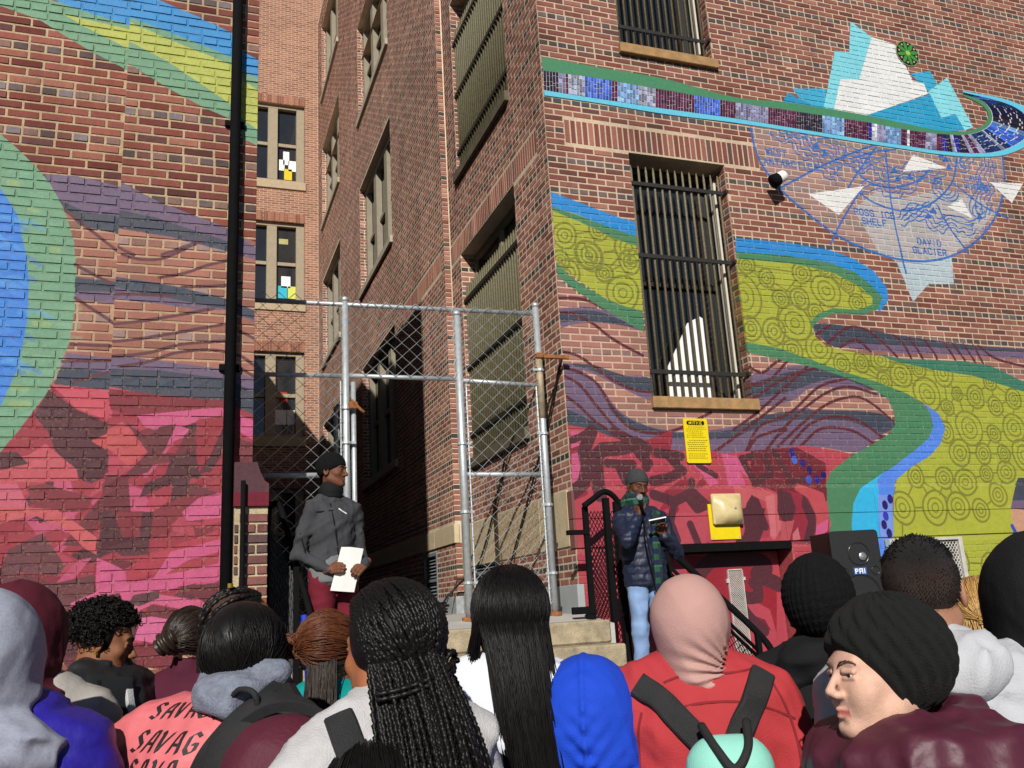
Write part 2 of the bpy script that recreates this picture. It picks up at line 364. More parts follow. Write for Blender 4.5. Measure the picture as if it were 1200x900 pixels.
cr.poly([(1146, 697), (1175, 700), (1200, 740), (1260, 800), (1200, 800), (1168, 750)], CORN)
# tan and purple patch at the right edge of the lime
cr.poly(zz(1000, 560, 6, '1160,0 1130,70 1100,200 1110,340 1160,420 1300,480 1300,0'), (210, 160, 130))
cr.poly(zz(1000, 560, 6, '1160,0 1130,70 1110,160 1300,170 1300,0'), SLATE); cr.poly(zz(1000, 560, 6, '1110,160 1100,215 1300,240 1300,160'), PURP)
cr.line(zz(1000, 560, 6, '1110,340 1160,430 1220,480'), .05, (40, 80, 190))
# red and pink field
cr.poly([(665, 498), (690, 502), (740, 520), (790, 527), (850, 531), (900, 527), (940, 522), (975, 527), (1000, 532), (973, 553), (966, 573), (970, 600), (972, 640), (985, 760), (960, 900), (660, 900), (668, 690), (667, 585)], SALM)
shards(cr, [(667, 505), (740, 528), (960, 535), (966, 573), (970, 640), (668, 690)], 60, [CRIM, (196, 56, 80), (222, 84, 104), (206, 66, 92), (160, 40, 62)], 43, .12, .4)
k5 = lambda s_: zz(640, 500, 3.75, s_)
for P, c in ((k5('108,20 190,20 180,70 110,95'), PINK), (k5('112,120 150,110 160,160 150,240 112,250'), PINK),
             (k5('640,165 700,160 760,250 720,262 680,200'), PINK), (k5('770,118 830,128 880,170 905,205 885,222 850,190 880,260 800,262 790,200'), PINK),
             (k5('110,250 180,255 180,300 110,330'), CRIM), (k5('300,90 440,130 500,140 560,190 480,250 380,170 280,170'), (206, 62, 88)),
             (k5('900,105 1100,90 1230,160 1230,330 1010,290 960,268 905,262 900,190'), DCRIM), (k5('940,270 1000,300 1040,430 1000,500 980,480 985,380'), (230, 110, 118)),
             (k5('560,380 700,380 700,515 560,515'), (214, 78, 96)), (k5('1040,330 1240,400 1240,520 1040,515'), CRIM)):
    cr.poly(P, c)
for P, wd in ((k5('110,295 165,250 180,180 165,110 200,20'), .22), (k5('235,300 225,220 220,130 250,100 330,95 400,75 440,100'), .24), (k5('270,160 330,165 380,165 345,205 320,175 350,240'), .15),
              (k5('300,20 370,60 410,120 450,160 440,175'), .17), (k5('490,115 590,130 545,135 600,195 540,225 470,238'), .17), (k5('110,60 150,45 190,20'), .12),
              (k5('470,300 560,330 640,290 700,345 660,360 620,310'), .17), (k5('640,290 640,240'), .13), (k5('560,335 545,420 575,500'), .13), (k5('630,430 665,515'), .13), (k5('670,170 745,215'), .10),
              (k5('910,130 860,140 920,250 990,200 960,130'), .13), (k5('1000,110 1050,190 1080,250 1130,230'), .12), (k5('880,320 930,420 900,500 860,520'), .28), (k5('870,310 920,330 960,440'), .14)):
    cr.line(P, wd * .58, DMAR, sm=False)
k8 = lambda s_: zz(860, 560, 5, s_)
for P, c in ((k8('70,150 100,100 180,140 215,340 245,345 250,230 250,100 200,80 60,60 0,40 0,120 60,190'), (228, 98, 104)), (k8('180,110 230,100 245,345 215,345 195,200'), (238, 120, 130)),
             (k8('230,60 380,90 520,95 545,300 470,380 390,380 340,270 260,250 250,100'), CRIM), (k8('250,60 330,90 360,180 330,270 290,270 250,200'), DMAR), (k8('400,90 470,200 480,300 440,380 400,380 430,260 390,160'), DMAR),
             (k8('370,30 520,90 550,200 540,300 470,370 480,230 430,120 350,70'), (216, 78, 88)), (k8('480,280 550,240 545,310 470,370'), PINK), (k8('140,350 180,180 120,170 40,180 60,300 40,370'), DMAR),
             (k8('270,260 350,250 320,370 270,370'), (214, 88, 98)), (k8('340,330 370,290 385,360 340,370'), (232, 120, 130)),
             # below the ledge, on the recessed door
             (k8('-330,450 -210,450 -200,560 -230,640 -330,650'), SALM), (k8('-330,455 -100,450 0,470 200,460 330,620 330,900 -330,900 -240,650 -205,560 -205,455'), (178, 26, 50)),
             (k8('220,450 340,440 400,510 330,590 270,600'), (212, 70, 84)), (k8('110,740 200,720 290,770 320,880 330,920 200,920 150,850'), (214, 72, 92)), (k8('205,810 260,830 300,900 270,880'), DCRIM)):
    cr.poly(P, c)
for P, wd in ((k8('-180,640 -120,540 -60,480 60,470 200,470 260,500 260,540 210,560 300,600 340,620'), .15), (k8('190,610 215,630 220,690'), .12), (k8('100,670 160,700 220,695'), .12), (k8('100,700 160,800 260,900'), .10)):
    cr.line(P, wd, DMAR)
for x, y, c in ((928, 530, (22, 20, 130)), (931, 539, (60, 110, 220)), (941, 543, (22, 20, 130)), (949, 551, (16, 12, 104)), (958, 562, (20, 24, 150)), (965, 557, (16, 12, 104)), (948, 562, (40, 90, 210))): cr.dot(x, y, .036, c, 1.2)
# bare strip of corner brick below the paint
# iceberg
k4 = lambda s_: zz(860, 0, 3, s_)
for P, c in ((k4('205,310 325,312 318,388 232,347'), (62, 186, 226)), (k4('168,362 190,325 232,347 320,388 300,392'), (30, 162, 214)), (k4('410,75 485,130 440,280 375,280 350,395 314,388 355,178 405,183'), (140, 232, 248)),
             (k4('618,258 690,250 718,300 690,325 660,300'), (58, 184, 226)), (k4('485,130 565,155 630,285 670,295 682,330 460,408 350,395 375,278 440,280'), (250, 252, 252)),
             (k4('458,408 690,330 730,415 780,400 812,458 720,464 600,440'), (28, 172, 220)), (k4('678,326 750,272 842,448 812,458 780,400 730,415 690,330'), (146, 236, 250))):
    cr.poly(P, c)
# antarctic map
ARC = [(880, 150), (884, 170), (893, 193), (915, 222), (943, 247), (977, 273), (1010, 290), (1050, 303), (1085, 306), (1120, 298), (1150, 277), (1170, 247), (1177, 213), (1175, 183)]
cr.poly(ARC + [(1140, 182), (1060, 172), (960, 158), (900, 150)], (214, 190, 188), .34)
cr.poly([(1000, 245), (1030, 222), (1060, 232), (1100, 222), (1150, 232), (1165, 250), (1140, 280), (1115, 298), (1118, 333), (1088, 333), (1070, 354), (1050, 306), (1030, 296)], (206, 214, 218), .55)
cr.poly([(1052, 308), (1115, 300), (1118, 333), (1088, 333), (1070, 354)], (196, 226, 240), .6)
cr.line(ARC, .030, INK)
for P in ([(915, 220), (960, 196), (1002, 178), (1030, 168)], [(1012, 217), (985, 262), (974, 286)], [(1038, 178), (1045, 240), (1057, 300), (1062, 320)], [(1000, 185), (1025, 178), (1050, 175)], [(1118, 215), (1150, 240), (1182, 256)], [(1098, 240), (1112, 265), (1135, 297)],
          [(1000, 198), (1020, 214), (1048, 220), (1078, 210), (1095, 190)], [(1004, 224), (1030, 240), (1062, 247), (1092, 238), (1115, 215), (1122, 185)], [(1027, 172), (1000, 210), (985, 240)]):
    cr.line(P, .026, INK)
mrg = np.random.default_rng(11)
def squig(p0, dirn, n, step, amp, wd=.018):
    P = [np.array(p0, float)]; d = np.array(dirn, float); d /= np.hypot(*d)
    for i in range(n):
        t = mrg.normal(0, amp); c_, s_ = math.cos(t), math.sin(t); e = np.array([d[0] * c_ - d[1] * s_, d[0] * s_ + d[1] * c_]); P.append(P[-1] + e * step)
    cr.line(P, wd, INK)
def contours(base, n, gap, wob, ph):
    """families of nested wavering contour lines"""
    B = curve(np.array(base, float), n=10); T = np.gradient(B, axis=0); T /= np.linalg.norm(T, axis=1)[:, None]; Nn = np.stack([-T[:, 1], T[:, 0]], 1); s_ = np.concatenate([[0], np.cumsum(np.hypot(*np.diff(B, axis=0).T))])
    for i in range(n):
        o = i * gap + wob * (np.sin(s_ / 5.5 + ph + i * .35) + .7 * np.sin(s_ / 2.7 + 2 * ph - i * .5) + .4 * np.sin(s_ / 1.6 + i))
        a_, b_ = int(mrg.uniform(0, .12) * len(B)), int(mrg.uniform(.85, 1) * len(B)); cr.line((B + Nn * o[:, None])[a_:b_], .017, INK)
contours([(905, 153), (915, 166), (930, 172), (942, 186), (960, 196), (972, 212), (990, 218)], 5, -5.0, 2.4, .3)
contours([(925, 156), (948, 168), (966, 176), (985, 190), (1002, 192), (1020, 204)], 4, -5.5, 2.4, 1.7)
contours([(990, 170), (1010, 182), (1030, 186), (1050, 196), (1070, 192), (1090, 196), (1105, 188)], 4, 5.5, 2.4, 2.6)
contours([(1005, 226), (1030, 224), (1050, 232), (1066, 226), (1078, 212)], 3, -6, 2.2, .9)
contours([(1056, 262), (1072, 258), (1088, 264), (1104, 272), (1122, 268), (1140, 276), (1158, 262)], 4, -5.5, 2.4, .2)
contours([(1052, 255), (1062, 246), (1078, 240), (1096, 236)], 3, 5, 2.0, 3.2)
contours([(1170, 188), (1164, 204), (1168, 220), (1158, 236), (1162, 250), (1148, 264)], 5, 5.0, 2.2, 1.1)
contours([(1112, 184), (1118, 196), (1132, 200), (1138, 190), (1146, 184)], 3, -5, 1.8, 2.2)
contours([(1094, 204), (1104, 212), (1100, 222), (1112, 226), (1118, 216)], 3, 4, 1.6, .6)
for x, y in ((967, 180), (1052, 210), (1066, 207), (1048, 200), (1108, 187), (1112, 196), (1094, 247), (1088, 253), (1148, 254), (1103, 182), (958, 172), (1150, 218)):
    cr.poly([(x, y - 5), (x + 4.5, y + 3), (x - 4.5, y + 3)], INK)
for P in ([(947, 227), (1013, 218), (983, 252)], [(1058, 201), (1070, 181), (1110, 197)], [(1110, 242), (1127, 233), (1140, 256)], [(1160, 213), (1199, 215), (1186, 238)]): cr.poly(P, (250, 250, 248))
GL = {'A': '0,0 2,6 4,0|1,2 3,2', 'C': '4,5 3,6 1,6 0,5 0,1 1,0 3,0 4,1', 'D': '0,0 0,6 3,6 4,4 4,2 3,0 0,0', 'E': '4,6 0,6 0,0 4,0|0,3 3,3', 'F': '0,0 0,6 4,6|0,3 3,3', 'G': '4,5 3,6 1,6 0,5 0,1 1,0 3,0 4,1 4,3 2,3', 'H': '0,0 0,6|4,0 4,6|0,3 4,3',
      'I': '2,0 2,6', 'K': '0,0 0,6|4,6 0,3 4,0', 'L': '0,6 0,0 4,0', 'N': '0,0 0,6 4,0 4,6', 'O': '1,0 0,1 0,5 1,6 3,6 4,5 4,1 3,0 1,0', 'R': '0,0 0,6 3,6 4,5 4,4 3,3 0,3|2,3 4,0', 'S': '4,5 3,6 1,6 0,5 0,4 1,3 3,3 4,2 4,1 3,0 1,0 0,1', 'T': '2,0 2,6|0,6 4,6', 'V': '0,6 2,0 4,6', 'W': '0,6 1,0 2,4 3,0 4,6', 'P': '0,0 0,6 3,6 4,5 4,4 3,3 0,3'}
def text_w(cv, txt, x, z, h, wd, col, sl=0.0, adv=1.5):
    k = h / 6
    for ch in txt:
        if ch in GL:
            for st in GL[ch].split('|'):
                Q = [tuple(float(v) for v in q.split(',')) for q in st.split()]
                cv.line_w([(x + a * k, z + b * k + (a * k) * sl) for a, b in Q], wd, col)
        x += 4 * k * adv; z += 4 * k * adv * sl
for txt, px, py in (('ROSS ICE', 1002, 251), ('SHELF', 1011, 262), ('DAVID', 1076, 286), ('GLACIER', 1071, 296), ('LAKE', 1131, 211), ('VOSTOK', 1131, 221), ('WEST', 898, 180), ('ANTARCTICA', 896, 192)):
    u = un_right(px, py); text_w(cr, txt, u[0], u[1], .075, .017, INK)
IM_R = cr.image('right_mural_paint'); CR_EXT = (cr.x0, cr.x1, cr.z0, cr.z1)

# ---------------- mural of the left building
cl = Canvas(-3.6, 0.7, 0.4, 7.4, 0.004, un_left)
a1 = lambda s_: zz(0, 0, 3, s_); a5 = lambda s_: zz(0, 300, 3, s_); a9 = lambda s_: zz(0, 600, 3, s_)
LG = (120, 172, 138); LY = (196, 204, 96)
cl.poly(a1('200,600 900,850') + [(300, 480), (262, 470), (60, 452), (75, 300)], (206, 150, 130), .38)
cl.poly(a1('-120,-70 210,8 330,50 450,85 640,130 815,200 860,250 915,278 915,518 860,490 810,418 710,375 590,310 450,222 300,170 130,65 -120,-20'), LG)
cl.poly(a1('215,45 330,75 450,102 600,140 815,228 860,285 915,322 915,462 860,425 815,370 700,290 590,215 440,165 300,95'), LY)
cl.poly(a1('120,-90 565,2 700,60 815,115 860,185 915,212 915,278 860,252 815,200 640,130 450,85 330,50 210,8 60,-60'), (48, 156, 226))
cl.poly(a1('-400,380 0,470 60,520 130,590 190,660 230,750 260,850 268,960 262,1080 245,1200 205,1300 150,1410 70,1520 0,1590 -400,1750'), LG, 1)
cl.poly(a1('-400,560 0,660 60,750 90,890 102,990 95,1130 60,1300 0,1430 -400,1560'), (62, 144, 236))
for i in range(60):
    u = a1('0,0')[0]; x, y = rng.uniform(0, 90), rng.uniform(170, 500)
    q = np.array(un_left(x, y)); L = rng.uniform(.03, .12)
    r_ = (x - (-90)) ** 2 / 180 ** 2 + (y - 340) ** 2 / 185 ** 2
    if .55 < r_ < .95: cl.line_w([q, q + [L, rng.uniform(-.01, .01)]], rng.uniform(.02, .05), LY if rng.random() < .3 else (142, 190, 158), .3)
for i in range(26):
    x, y = rng.uniform(-30, 24), rng.uniform(250, 440); q = np.array(un_left(x, y)); L = rng.uniform(.08, .25)
    cl.line_w(curve([q, q + [L / 2, .02], q + [L, -.03]]), .03, (44, 118, 224) if rng.random() < .6 else (96, 176, 246), .4)
for P, c in ((a1('155,610 270,618 420,655 560,710 800,800 915,880 915,920 800,885 600,835 430,805 280,792 228,735 195,680'), PURP), (a1('205,700 300,745 430,740 550,765 720,822 805,850 805,885 600,832 430,806 280,792 230,742'), SLATE),
             (a5('265,75 400,88 600,100 800,150 895,190 895,235 800,190 700,190 560,168 400,168 262,152'), PURP), (a5('265,75 400,90 600,103 800,150 895,195 895,225 800,188 560,142 400,126 262,124'), SLATE),
             (a5('235,340 400,346 560,368 800,398 895,430 895,480 800,445 390,402 215,392'), PURP), (a5('215,388 390,396 560,402 800,432 895,478 895,562 790,512 550,492 380,472 188,452'), SLATE)):
    cl.poly(P, c)
for P in (a1('230,740 320,810 420,870 470,895'), a5('430,-5 500,12 580,5 690,-45'), a5('265,30 320,60 390,95'), a5('265,148 330,190 400,222'), a5('560,75 650,60 720,35 800,15'), a5('400,240 520,225 640,205 750,185'), a5('250,310 400,300 560,280 700,255 800,238'),
          a5('220,370 400,352 520,340 640,310 800,298'), a5('420,388 520,372 620,340 740,330 840,350 895,385'), a5('640,108 760,105 850,95'), a1('570,895 640,870 700,850'), a5('845,265 895,290'), a5('840,390 895,425'), a5('260,440 380,410'), a5('400,150 500,135 600,140')):
    cl.line(P, .024, (96, 52, 62))
cl.poly(a5('-400,860 0,690 60,620 188,452 380,472 550,492 790,512 895,560 895,620 945,780 945,890 895,892 880,1300 -400,1300'), (182, 50, 72))
shards(cl, [(0, 580), (60, 530), (100, 505), (183, 505), (250, 512), (250, 780), (0, 780)], 64, [DMAR, (126, 44, 58), (150, 46, 62), (206, 66, 92), (222, 84, 128), (110, 52, 62), (196, 58, 78)], 41, .14, .42)
for P, c in ((a5('170,470 270,540 380,580 380,760 320,800 290,790 200,700 170,620 120,560'), DMAR), (a5('180,450 380,470 500,482 400,520 390,570 270,540'), (232, 84, 106)), (a5('380,478 600,492 790,508 790,528 480,562 390,540'), (150, 42, 58)),
             (a5('480,560 785,530 785,562 700,572 640,640 580,662 585,622 510,602'), (234, 92, 146)), (a5('640,600 700,580 785,580 780,700 740,760 680,765 640,845 600,865 605,800 490,850 510,800 580,770 600,710 680,682 700,620'), DMAR),
             (a5('320,650 380,610 430,582 520,682 450,742 400,690'), (222, 84, 92)), (a5('440,580 520,640 560,600 620,590 580,680 520,760 420,790 520,690'), (116, 46, 58)), (a5('380,770 450,770 460,900 360,900 360,800'), (124, 44, 58)),
             (a5('-60,740 100,700 160,660 270,750 275,790 -60,800'), (226, 88, 104)), (a5('0,690 60,690 100,730 0,752'), DMAR), (a5('90,810 150,800 330,850 300,900 130,900'), (146, 46, 62)), (a5('-60,800 60,800 110,900 -60,900'), (232, 100, 130)),
             (a5('690,580 780,560 785,600 740,700 700,760 690,700'), (176, 46, 64)), (a5('700,850 785,830 785,900 640,900'), (234, 92, 146)), (a5('845,560 895,580 895,650 845,620'), (236, 92, 150)), (a5('835,640 895,660 895,760 835,760'), (126, 44, 58)),
             (a5('830,760 910,760 945,800 945,840 860,840'), (118, 60, 72)),
             (a9('30,130 150,75 230,190 205,225 130,215 0,205'), (118, 60, 72)), (a9('0,40 120,10 230,60 300,130 340,150 340,90 200,-10 0,-20'), (232, 96, 104)), (a9('-60,180 130,230 200,260 160,300 -60,270'), (122, 52, 66)),
             (a9('340,160 440,205 445,250 540,232 600,140 775,88 775,242 690,250 560,282 460,322 400,292 335,285'), (236, 92, 148)), (a9('440,200 530,150 640,110 775,60 775,95 600,140 545,215 445,250'), (206, 62, 84)), (a9('580,220 660,170 770,140 770,180 640,210'), (196, 64, 82)),
             (a9('350,0 540,0 520,150 430,155 350,110'), DMAR), (a9('400,0 500,0 490,90 430,90'), (150, 46, 62)), (a9('640,0 775,-20 775,20 660,32'), (236, 96, 152)),
             (a9('500,372 600,360 640,400 560,462 470,450'), (240, 108, 164)), (a9('245,322 340,270 420,290 330,302 290,350 250,402'), (238, 98, 150)), (a9('430,340 560,290 700,310 750,330 690,400 640,395 680,350 540,322 480,352'), (238, 98, 150)),
             (a9('622,262 775,248 775,292 740,332 690,300'), (126, 44, 58)), (a9('450,322 470,292 560,275 560,302 490,332'), (94, 56, 66)), (a9('500,362 530,325 682,350 682,392 620,382'), (126, 44, 58)), (a9('330,300 420,285 430,320 300,340'), (126, 44, 58)),
             (a9('470,460 560,465 700,420 700,520 600,560 480,540'), (140, 44, 60)), (a9('150,260 330,220 340,280 250,320 240,420 180,400'), (116, 56, 68)), (a9('540,600 620,560 700,620 600,680'), (150, 40, 60))):
    cl.poly(P, c)
cl.dot(57, 706, .042, (28, 70, 170))
IM_L = cl.image('left_mural_paint'); CL_EXT = (cl.x0, cl.x1, cl.z0, cl.z1)
# ------------------------------------------------------------------ brick, mortar and paint materials
def wall_mat(name, mode, base=None, im=None, ext=None, rough=.85, var=.16, bump=.35, bscale=90., pit=True):
    m, nt, b = new_mat(name); L = nt.links.new
    g = N(nt, 'ShaderNodeNewGeometry')
    if mode == 'attr': at = N(nt, 'ShaderNodeAttribute', _attribute_name='tint'); c0 = at.outputs['Color']
    elif mode == 'obj': at = N(nt, 'ShaderNodeObjectInfo'); c0 = at.outputs['Color']
    else: at = N(nt, 'ShaderNodeRGB'); at.outputs[0].default_value = base; c0 = at.outputs[0]
    def mul(src, fac):
        mx = N(nt, 'ShaderNodeMix', _data_type='RGBA', _blend_type='MULTIPLY'); mx.inputs[0].default_value = 1.0; L(src, mx.inputs[6])
        cc = N(nt, 'ShaderNodeCombineColor'); [L(fac, cc.inputs[i]) for i in range(3)]; L(cc.outputs[0], mx.inputs[7]); return mx.outputs[2]
    def noise(scale, lo, hi, detail=5.):
        no = N(nt, 'ShaderNodeTexNoise', Scale=scale, Detail=detail, Roughness=.65); L(g.outputs['Position'], no.inputs['Vector'])
        mr = N(nt, 'ShaderNodeMapRange'); mr.inputs[1].default_value = .27; mr.inputs[2].default_value = .73; mr.inputs[3].default_value = lo; mr.inputs[4].default_value = hi; L(no.outputs[0], mr.inputs[0]); return mr.outputs[0]
    c = mul(c0, noise(38., 1 - var, 1 + var)); c = mul(c, noise(1.1, .78, 1.14, 6.)); grit = noise(160., .82, 1.16, 3.); c = mul(c, grit)
    mp = N(nt, 'ShaderNodeMapping'); mp.inputs['Scale'].default_value = (2.6, 2.6, .28); L(g.outputs['Position'], mp.inputs[0]); ns = N(nt, 'ShaderNodeTexNoise', Scale=1.0, Detail=6., Roughness=.7); L(mp.outputs[0], ns.inputs['Vector']); ms_ = N(nt, 'ShaderNodeMapRange'); ms_.inputs[1].default_value = .36; ms_.inputs[2].default_value = .60; ms_.inputs[3].default_value = .80; ms_.inputs[4].default_value = 1.05; L(ns.outputs[0], ms_.inputs[0]); c = mul(c, ms_.outputs[0])
    if im is not None:
        sp = N(nt, 'ShaderNodeSeparateXYZ'); L(g.outputs['Position'], sp.inputs[0])
        ux = N(nt, 'ShaderNodeMapRange', _clamp=False); L(sp.outputs[0], ux.inputs[0]); ux.inputs[1].default_value = ext[0]; ux.inputs[2].default_value = ext[1]
        uz = N(nt, 'ShaderNodeMapRange', _clamp=False); L(sp.outputs[2], uz.inputs[0]); uz.inputs[1].default_value = ext[2]; uz.inputs[2].default_value = ext[3]
        cb = N(nt, 'ShaderNodeCombineXYZ'); L(ux.outputs[0], cb.inputs[0]); L(uz.outputs[0], cb.inputs[1])
        ti = N(nt, 'ShaderNodeTexImage', _image=im, _extension='CLIP', _interpolation='Linear'); L(cb.outputs[0], ti.inputs[0])
        pc = mul(mul(mul(ti.outputs[0], noise(22., .90, 1.10)), noise(2.2, .92, 1.06)), noise(110., .93, 1.07))
        wear = noise(70., 1.3, .58, 6.); ms = N(nt, 'ShaderNodeMath', _operation='MULTIPLY', _use_clamp=True); L(ti.outputs[1], ms.inputs[0]); L(wear, ms.inputs[1])
        mxx = N(nt, 'ShaderNodeMath', _operation='MINIMUM'); L(ms.outputs[0], mxx.inputs[0]); mxx.inputs[1].default_value = .985
        mx = N(nt, 'ShaderNodeMix', _data_type='RGBA'); L(mxx.outputs[0], mx.inputs[0]); L(c, mx.inputs[6]); L(pc, mx.inputs[7]); c = mx.outputs[2]
        rr = N(nt, 'ShaderNodeMapRange'); L(ti.outputs[1], rr.inputs[0]); rr.inputs[3].default_value = rough; rr.inputs[4].default_value = .55; L(rr.outputs[0], b.inputs['Roughness'])
    else: b.inputs['Roughness'].default_value = rough
    L(c, b.inputs['Base Color']); b.inputs['Specular IOR Level'].default_value = .3
    n2 = N(nt, 'ShaderNodeTexNoise', Scale=bscale, Detail=5.0, Roughness=.7); L(g.outputs['Position'], n2.inputs['Vector'])
    bp = N(nt, 'ShaderNodeBump', Strength=bump, Distance=.012); L(n2.outputs[0], bp.inputs['Height']); L(bp.outputs[0], b.inputs['Normal'])
    return m
MORT = alb(214, 186, 150); MORT2 = alb(222, 196, 168)
M_LB = wall_mat('left_brick', 'attr', None, IM_L, CL_EXT); M_LBo = wall_mat('left_brick_single', 'obj', None, IM_L, CL_EXT); M_LM = wall_mat('left_mortar', 'rgb', MORT, IM_L, CL_EXT, var=.2, bump=.8)
M_RB = wall_mat('right_brick', 'attr', None, IM_R, CR_EXT, bump=.25); M_RBo = wall_mat('right_brick_single', 'obj', None, IM_R, CR_EXT, bump=.25); M_RM = wall_mat('right_mortar', 'rgb', MORT2, IM_R, CR_EXT, var=.12, bump=.4)
M_AB = wall_mat('alley_brick', 'attr', bump=.25); M_ABo = wall_mat('alley_brick_single', 'obj', bump=.25); M_AM = wall_mat('alley_mortar', 'rgb', alb(244, 222, 196), var=.12, bump=.4)
M_STONE_P = wall_mat('painted_stone', 'rgb', alb(150, 96, 92), IM_R, CR_EXT, var=.1, bump=.15); M_STONE = simple('limestone', alb(216, 196, 160), .85, var=.14, scale=7, bump=.4, bscale=40)
M_STONE2 = simple('rough_limestone', alb(206, 182, 146), .9, var=.25, scale=16, bump=1.0, bscale=45)
M_PLINTH = simple('grey_painted_plinth', alb(176, 180, 182), .8, var=.08, scale=6, bump=.2)
M_CONC = simple('stair_concrete', alb(180, 164, 136), .92, var=.36, scale=9, bump=.7, bscale=70); M_CONC2 = simple('landing_concrete', alb(206, 202, 196), .9, var=.1, scale=5, bump=.3)

def pal_left(hd, rg):
    if hd: return [alb(116, 100, 100), alb(146, 132, 136), alb(100, 82, 80), alb(150, 116, 108), alb(128, 84, 76)][rg.integers(5)]
    c = np.array([(144, 79, 68), (160, 94, 81), (126, 66, 60), (152, 86, 73), (112, 70, 67), (172, 110, 93)][rg.choice(6, p=[.28, .22, .2, .16, .07, .07])], float); return alb(*np.clip(c + rg.normal(0, 7), 20, 255))
def pal_right(hd, rg):
    if hd: return [alb(104, 92, 92), alb(122, 106, 106), alb(92, 78, 76), alb(126, 92, 84), alb(84, 80, 86)][rg.integers(5)]
    c = np.array([(148, 90, 78), (158, 101, 89), (136, 80, 71), (120, 76, 69), (170, 114, 98), (112, 82, 77)][rg.choice(6, p=[.28, .24, .22, .12, .07, .07])], float); return alb(*np.clip(c + rg.normal(0, 6), 20, 255))
def pal_alley(hd, rg):
    if hd: return [alb(92, 84, 78), alb(112, 98, 88), alb(78, 72, 68)][rg.integers(3)] if rg.random() < .7 else alb(150, 86, 70)
    c = np.array([(178, 118, 102), (190, 132, 114), (164, 106, 93), (148, 100, 91), (200, 144, 122)][rg.choice(5, p=[.3, .25, .22, .13, .1])], float); return alb(*np.clip(c + rg.normal(0, 6), 20, 255))

CH = .0677; BL = .2145; JT = .0155
def cut(a, b, blocks):
    segs = [(a, b)]
    for c, d in blocks:
        out = []
        for p, q in segs:
            if d <= p or c >= q: out.append((p, q))
            else:
                if c > p: out.append((p, c))
                if d < q: out.append((d, q))
        segs = out
    return segs
def courses(u0, u1, z0, z1, holes, rg, phase=0, hd_every=5, ch=CH, JT=JT):
    """rows of bricks: (ua, ub, za, zb, is_header, is_whole)"""
    out = []; k0 = int(math.ceil(z0 / ch - 1e-6))
    for k in range(k0, int(math.floor(z1 / ch + 1e-6))):
        za = k * ch; zb = za + ch - JT; hd = (k + phase) % hd_every == 0
        pitch = BL / 2 if hd else BL; off = (0 if hd else (k % 2) * BL / 2) + rg.uniform(-.006, .006)
        bl = [(h[0], h[1]) for h in holes if h[2] < zb - .004 and h[3] > za + .004]
        i0 = int(math.floor((u0 - off) / pitch)) - 1; i1 = int(math.ceil((u1 - off) / pitch)) + 1
        for i in range(i0, i1):
            a = i * pitch + off; b = a + pitch - JT
            if b <= u0 or a >= u1: continue
            for p, q in cut(max(a, u0), min(b, u1), bl):
                if q - p > .018: out.append((p, q, za, zb, hd, abs(q - p - (pitch - JT)) < 1e-6))
    return out
def soldiers(u0, u1, z0, z1):
    n = int(round((u1 - u0) / CH)); w_ = (u1 - u0) / n
    return [(u0 + i * w_ + JT / 2, u0 + (i + 1) * w_ - JT / 2, z0 + JT / 2, z1 - JT / 2, False, False) for i in range(n)]
def bricks_mesh(B, axis, plane, pal, rg, depth=.012, jit=.0018, bev=.0018):
    """all the bricks of a list as one mesh; axis 'y': wall faces -y at y=plane; axis 'x': wall faces -x at x=plane"""
    B = [b for b in B]; n = len(B); A = np.array([b[:4] for b in B], float)
    ua, ub, za, zb = A.T; f = plane + rg.uniform(-jit, jit, n); bk = np.full(n, plane + depth)
    V = np.zeros((n, 8, 3)); iu = 0 if axis == 'y' else 1; ip = 1 if axis == 'y' else 0
    tl = rg.normal(0, .0012 if jit > .001 else .0003, (n, 4))
    for j, (su, sz) in enumerate(((0, 0), (1, 0), (1, 1), (0, 1))):
        V[:, j, iu] = (ub - bev if su else ua + bev); V[:, j, 2] = (zb - bev if sz else za + bev); V[:, j, ip] = f + tl[:, j]
        V[:, j + 4, iu] = (ub if su else ua); V[:, j + 4, 2] = (zb if sz else za); V[:, j + 4, ip] = bk
    q = np.array([(0, 1, 2, 3), (0, 4, 5, 1), (1, 5, 6, 2), (2, 6, 7, 3), (3, 7, 4, 0)])
    if axis == 'x': q = q[:, ::-1]
    F = (q[None] + np.arange(n)[:, None, None] * 8).reshape(-1, 4)
    cols = np.repeat(np.array([pal(b[4], rg) for b in B]), 8, axis=0)
    return V.reshape(-1, 3), F, cols
def proj_px(P):
    q = np.asarray(P) - CAM; w_ = q @ CF; return 600 + FPX * (q @ CR) / w_, 450 - FPX * (q @ CU) / w_, w_
UNIT = {}
def single_bricks(B, axis, plane, pal, mat, parent, rg, depth=.012):
    """the bricks of a list as objects that share one mesh per size"""
    for (ua, ub, za, zb, hd, wh) in B:
        key = (axis, hd, mat.name)
        if key not in UNIT:
            l = ub - ua; h = zb - za; V, F, _ = bricks_mesh([(-l / 2, l / 2, -h / 2, h / 2, hd, True)], axis, 0.0, pal, np.random.default_rng(1), depth, 0, .0022)
            UNIT[key] = mesh_of('brick', V, F, mat)
        o = bpy.data.objects.new('brick', UNIT[key]); COL.objects.link(o)
        c = (ua + ub) / 2; z = (za + zb) / 2; j = rg.uniform(-.002, .002) * (1 if axis == 'y' else .35)
        o.location = (c, plane + j, z) if axis == 'y' else (plane + j, c, z)
        o.rotation_euler = (rg.normal(0, .010), rg.normal(0, .004), rg.normal(0, .006)); o.color = pal(hd, rg); adopt(o, parent)
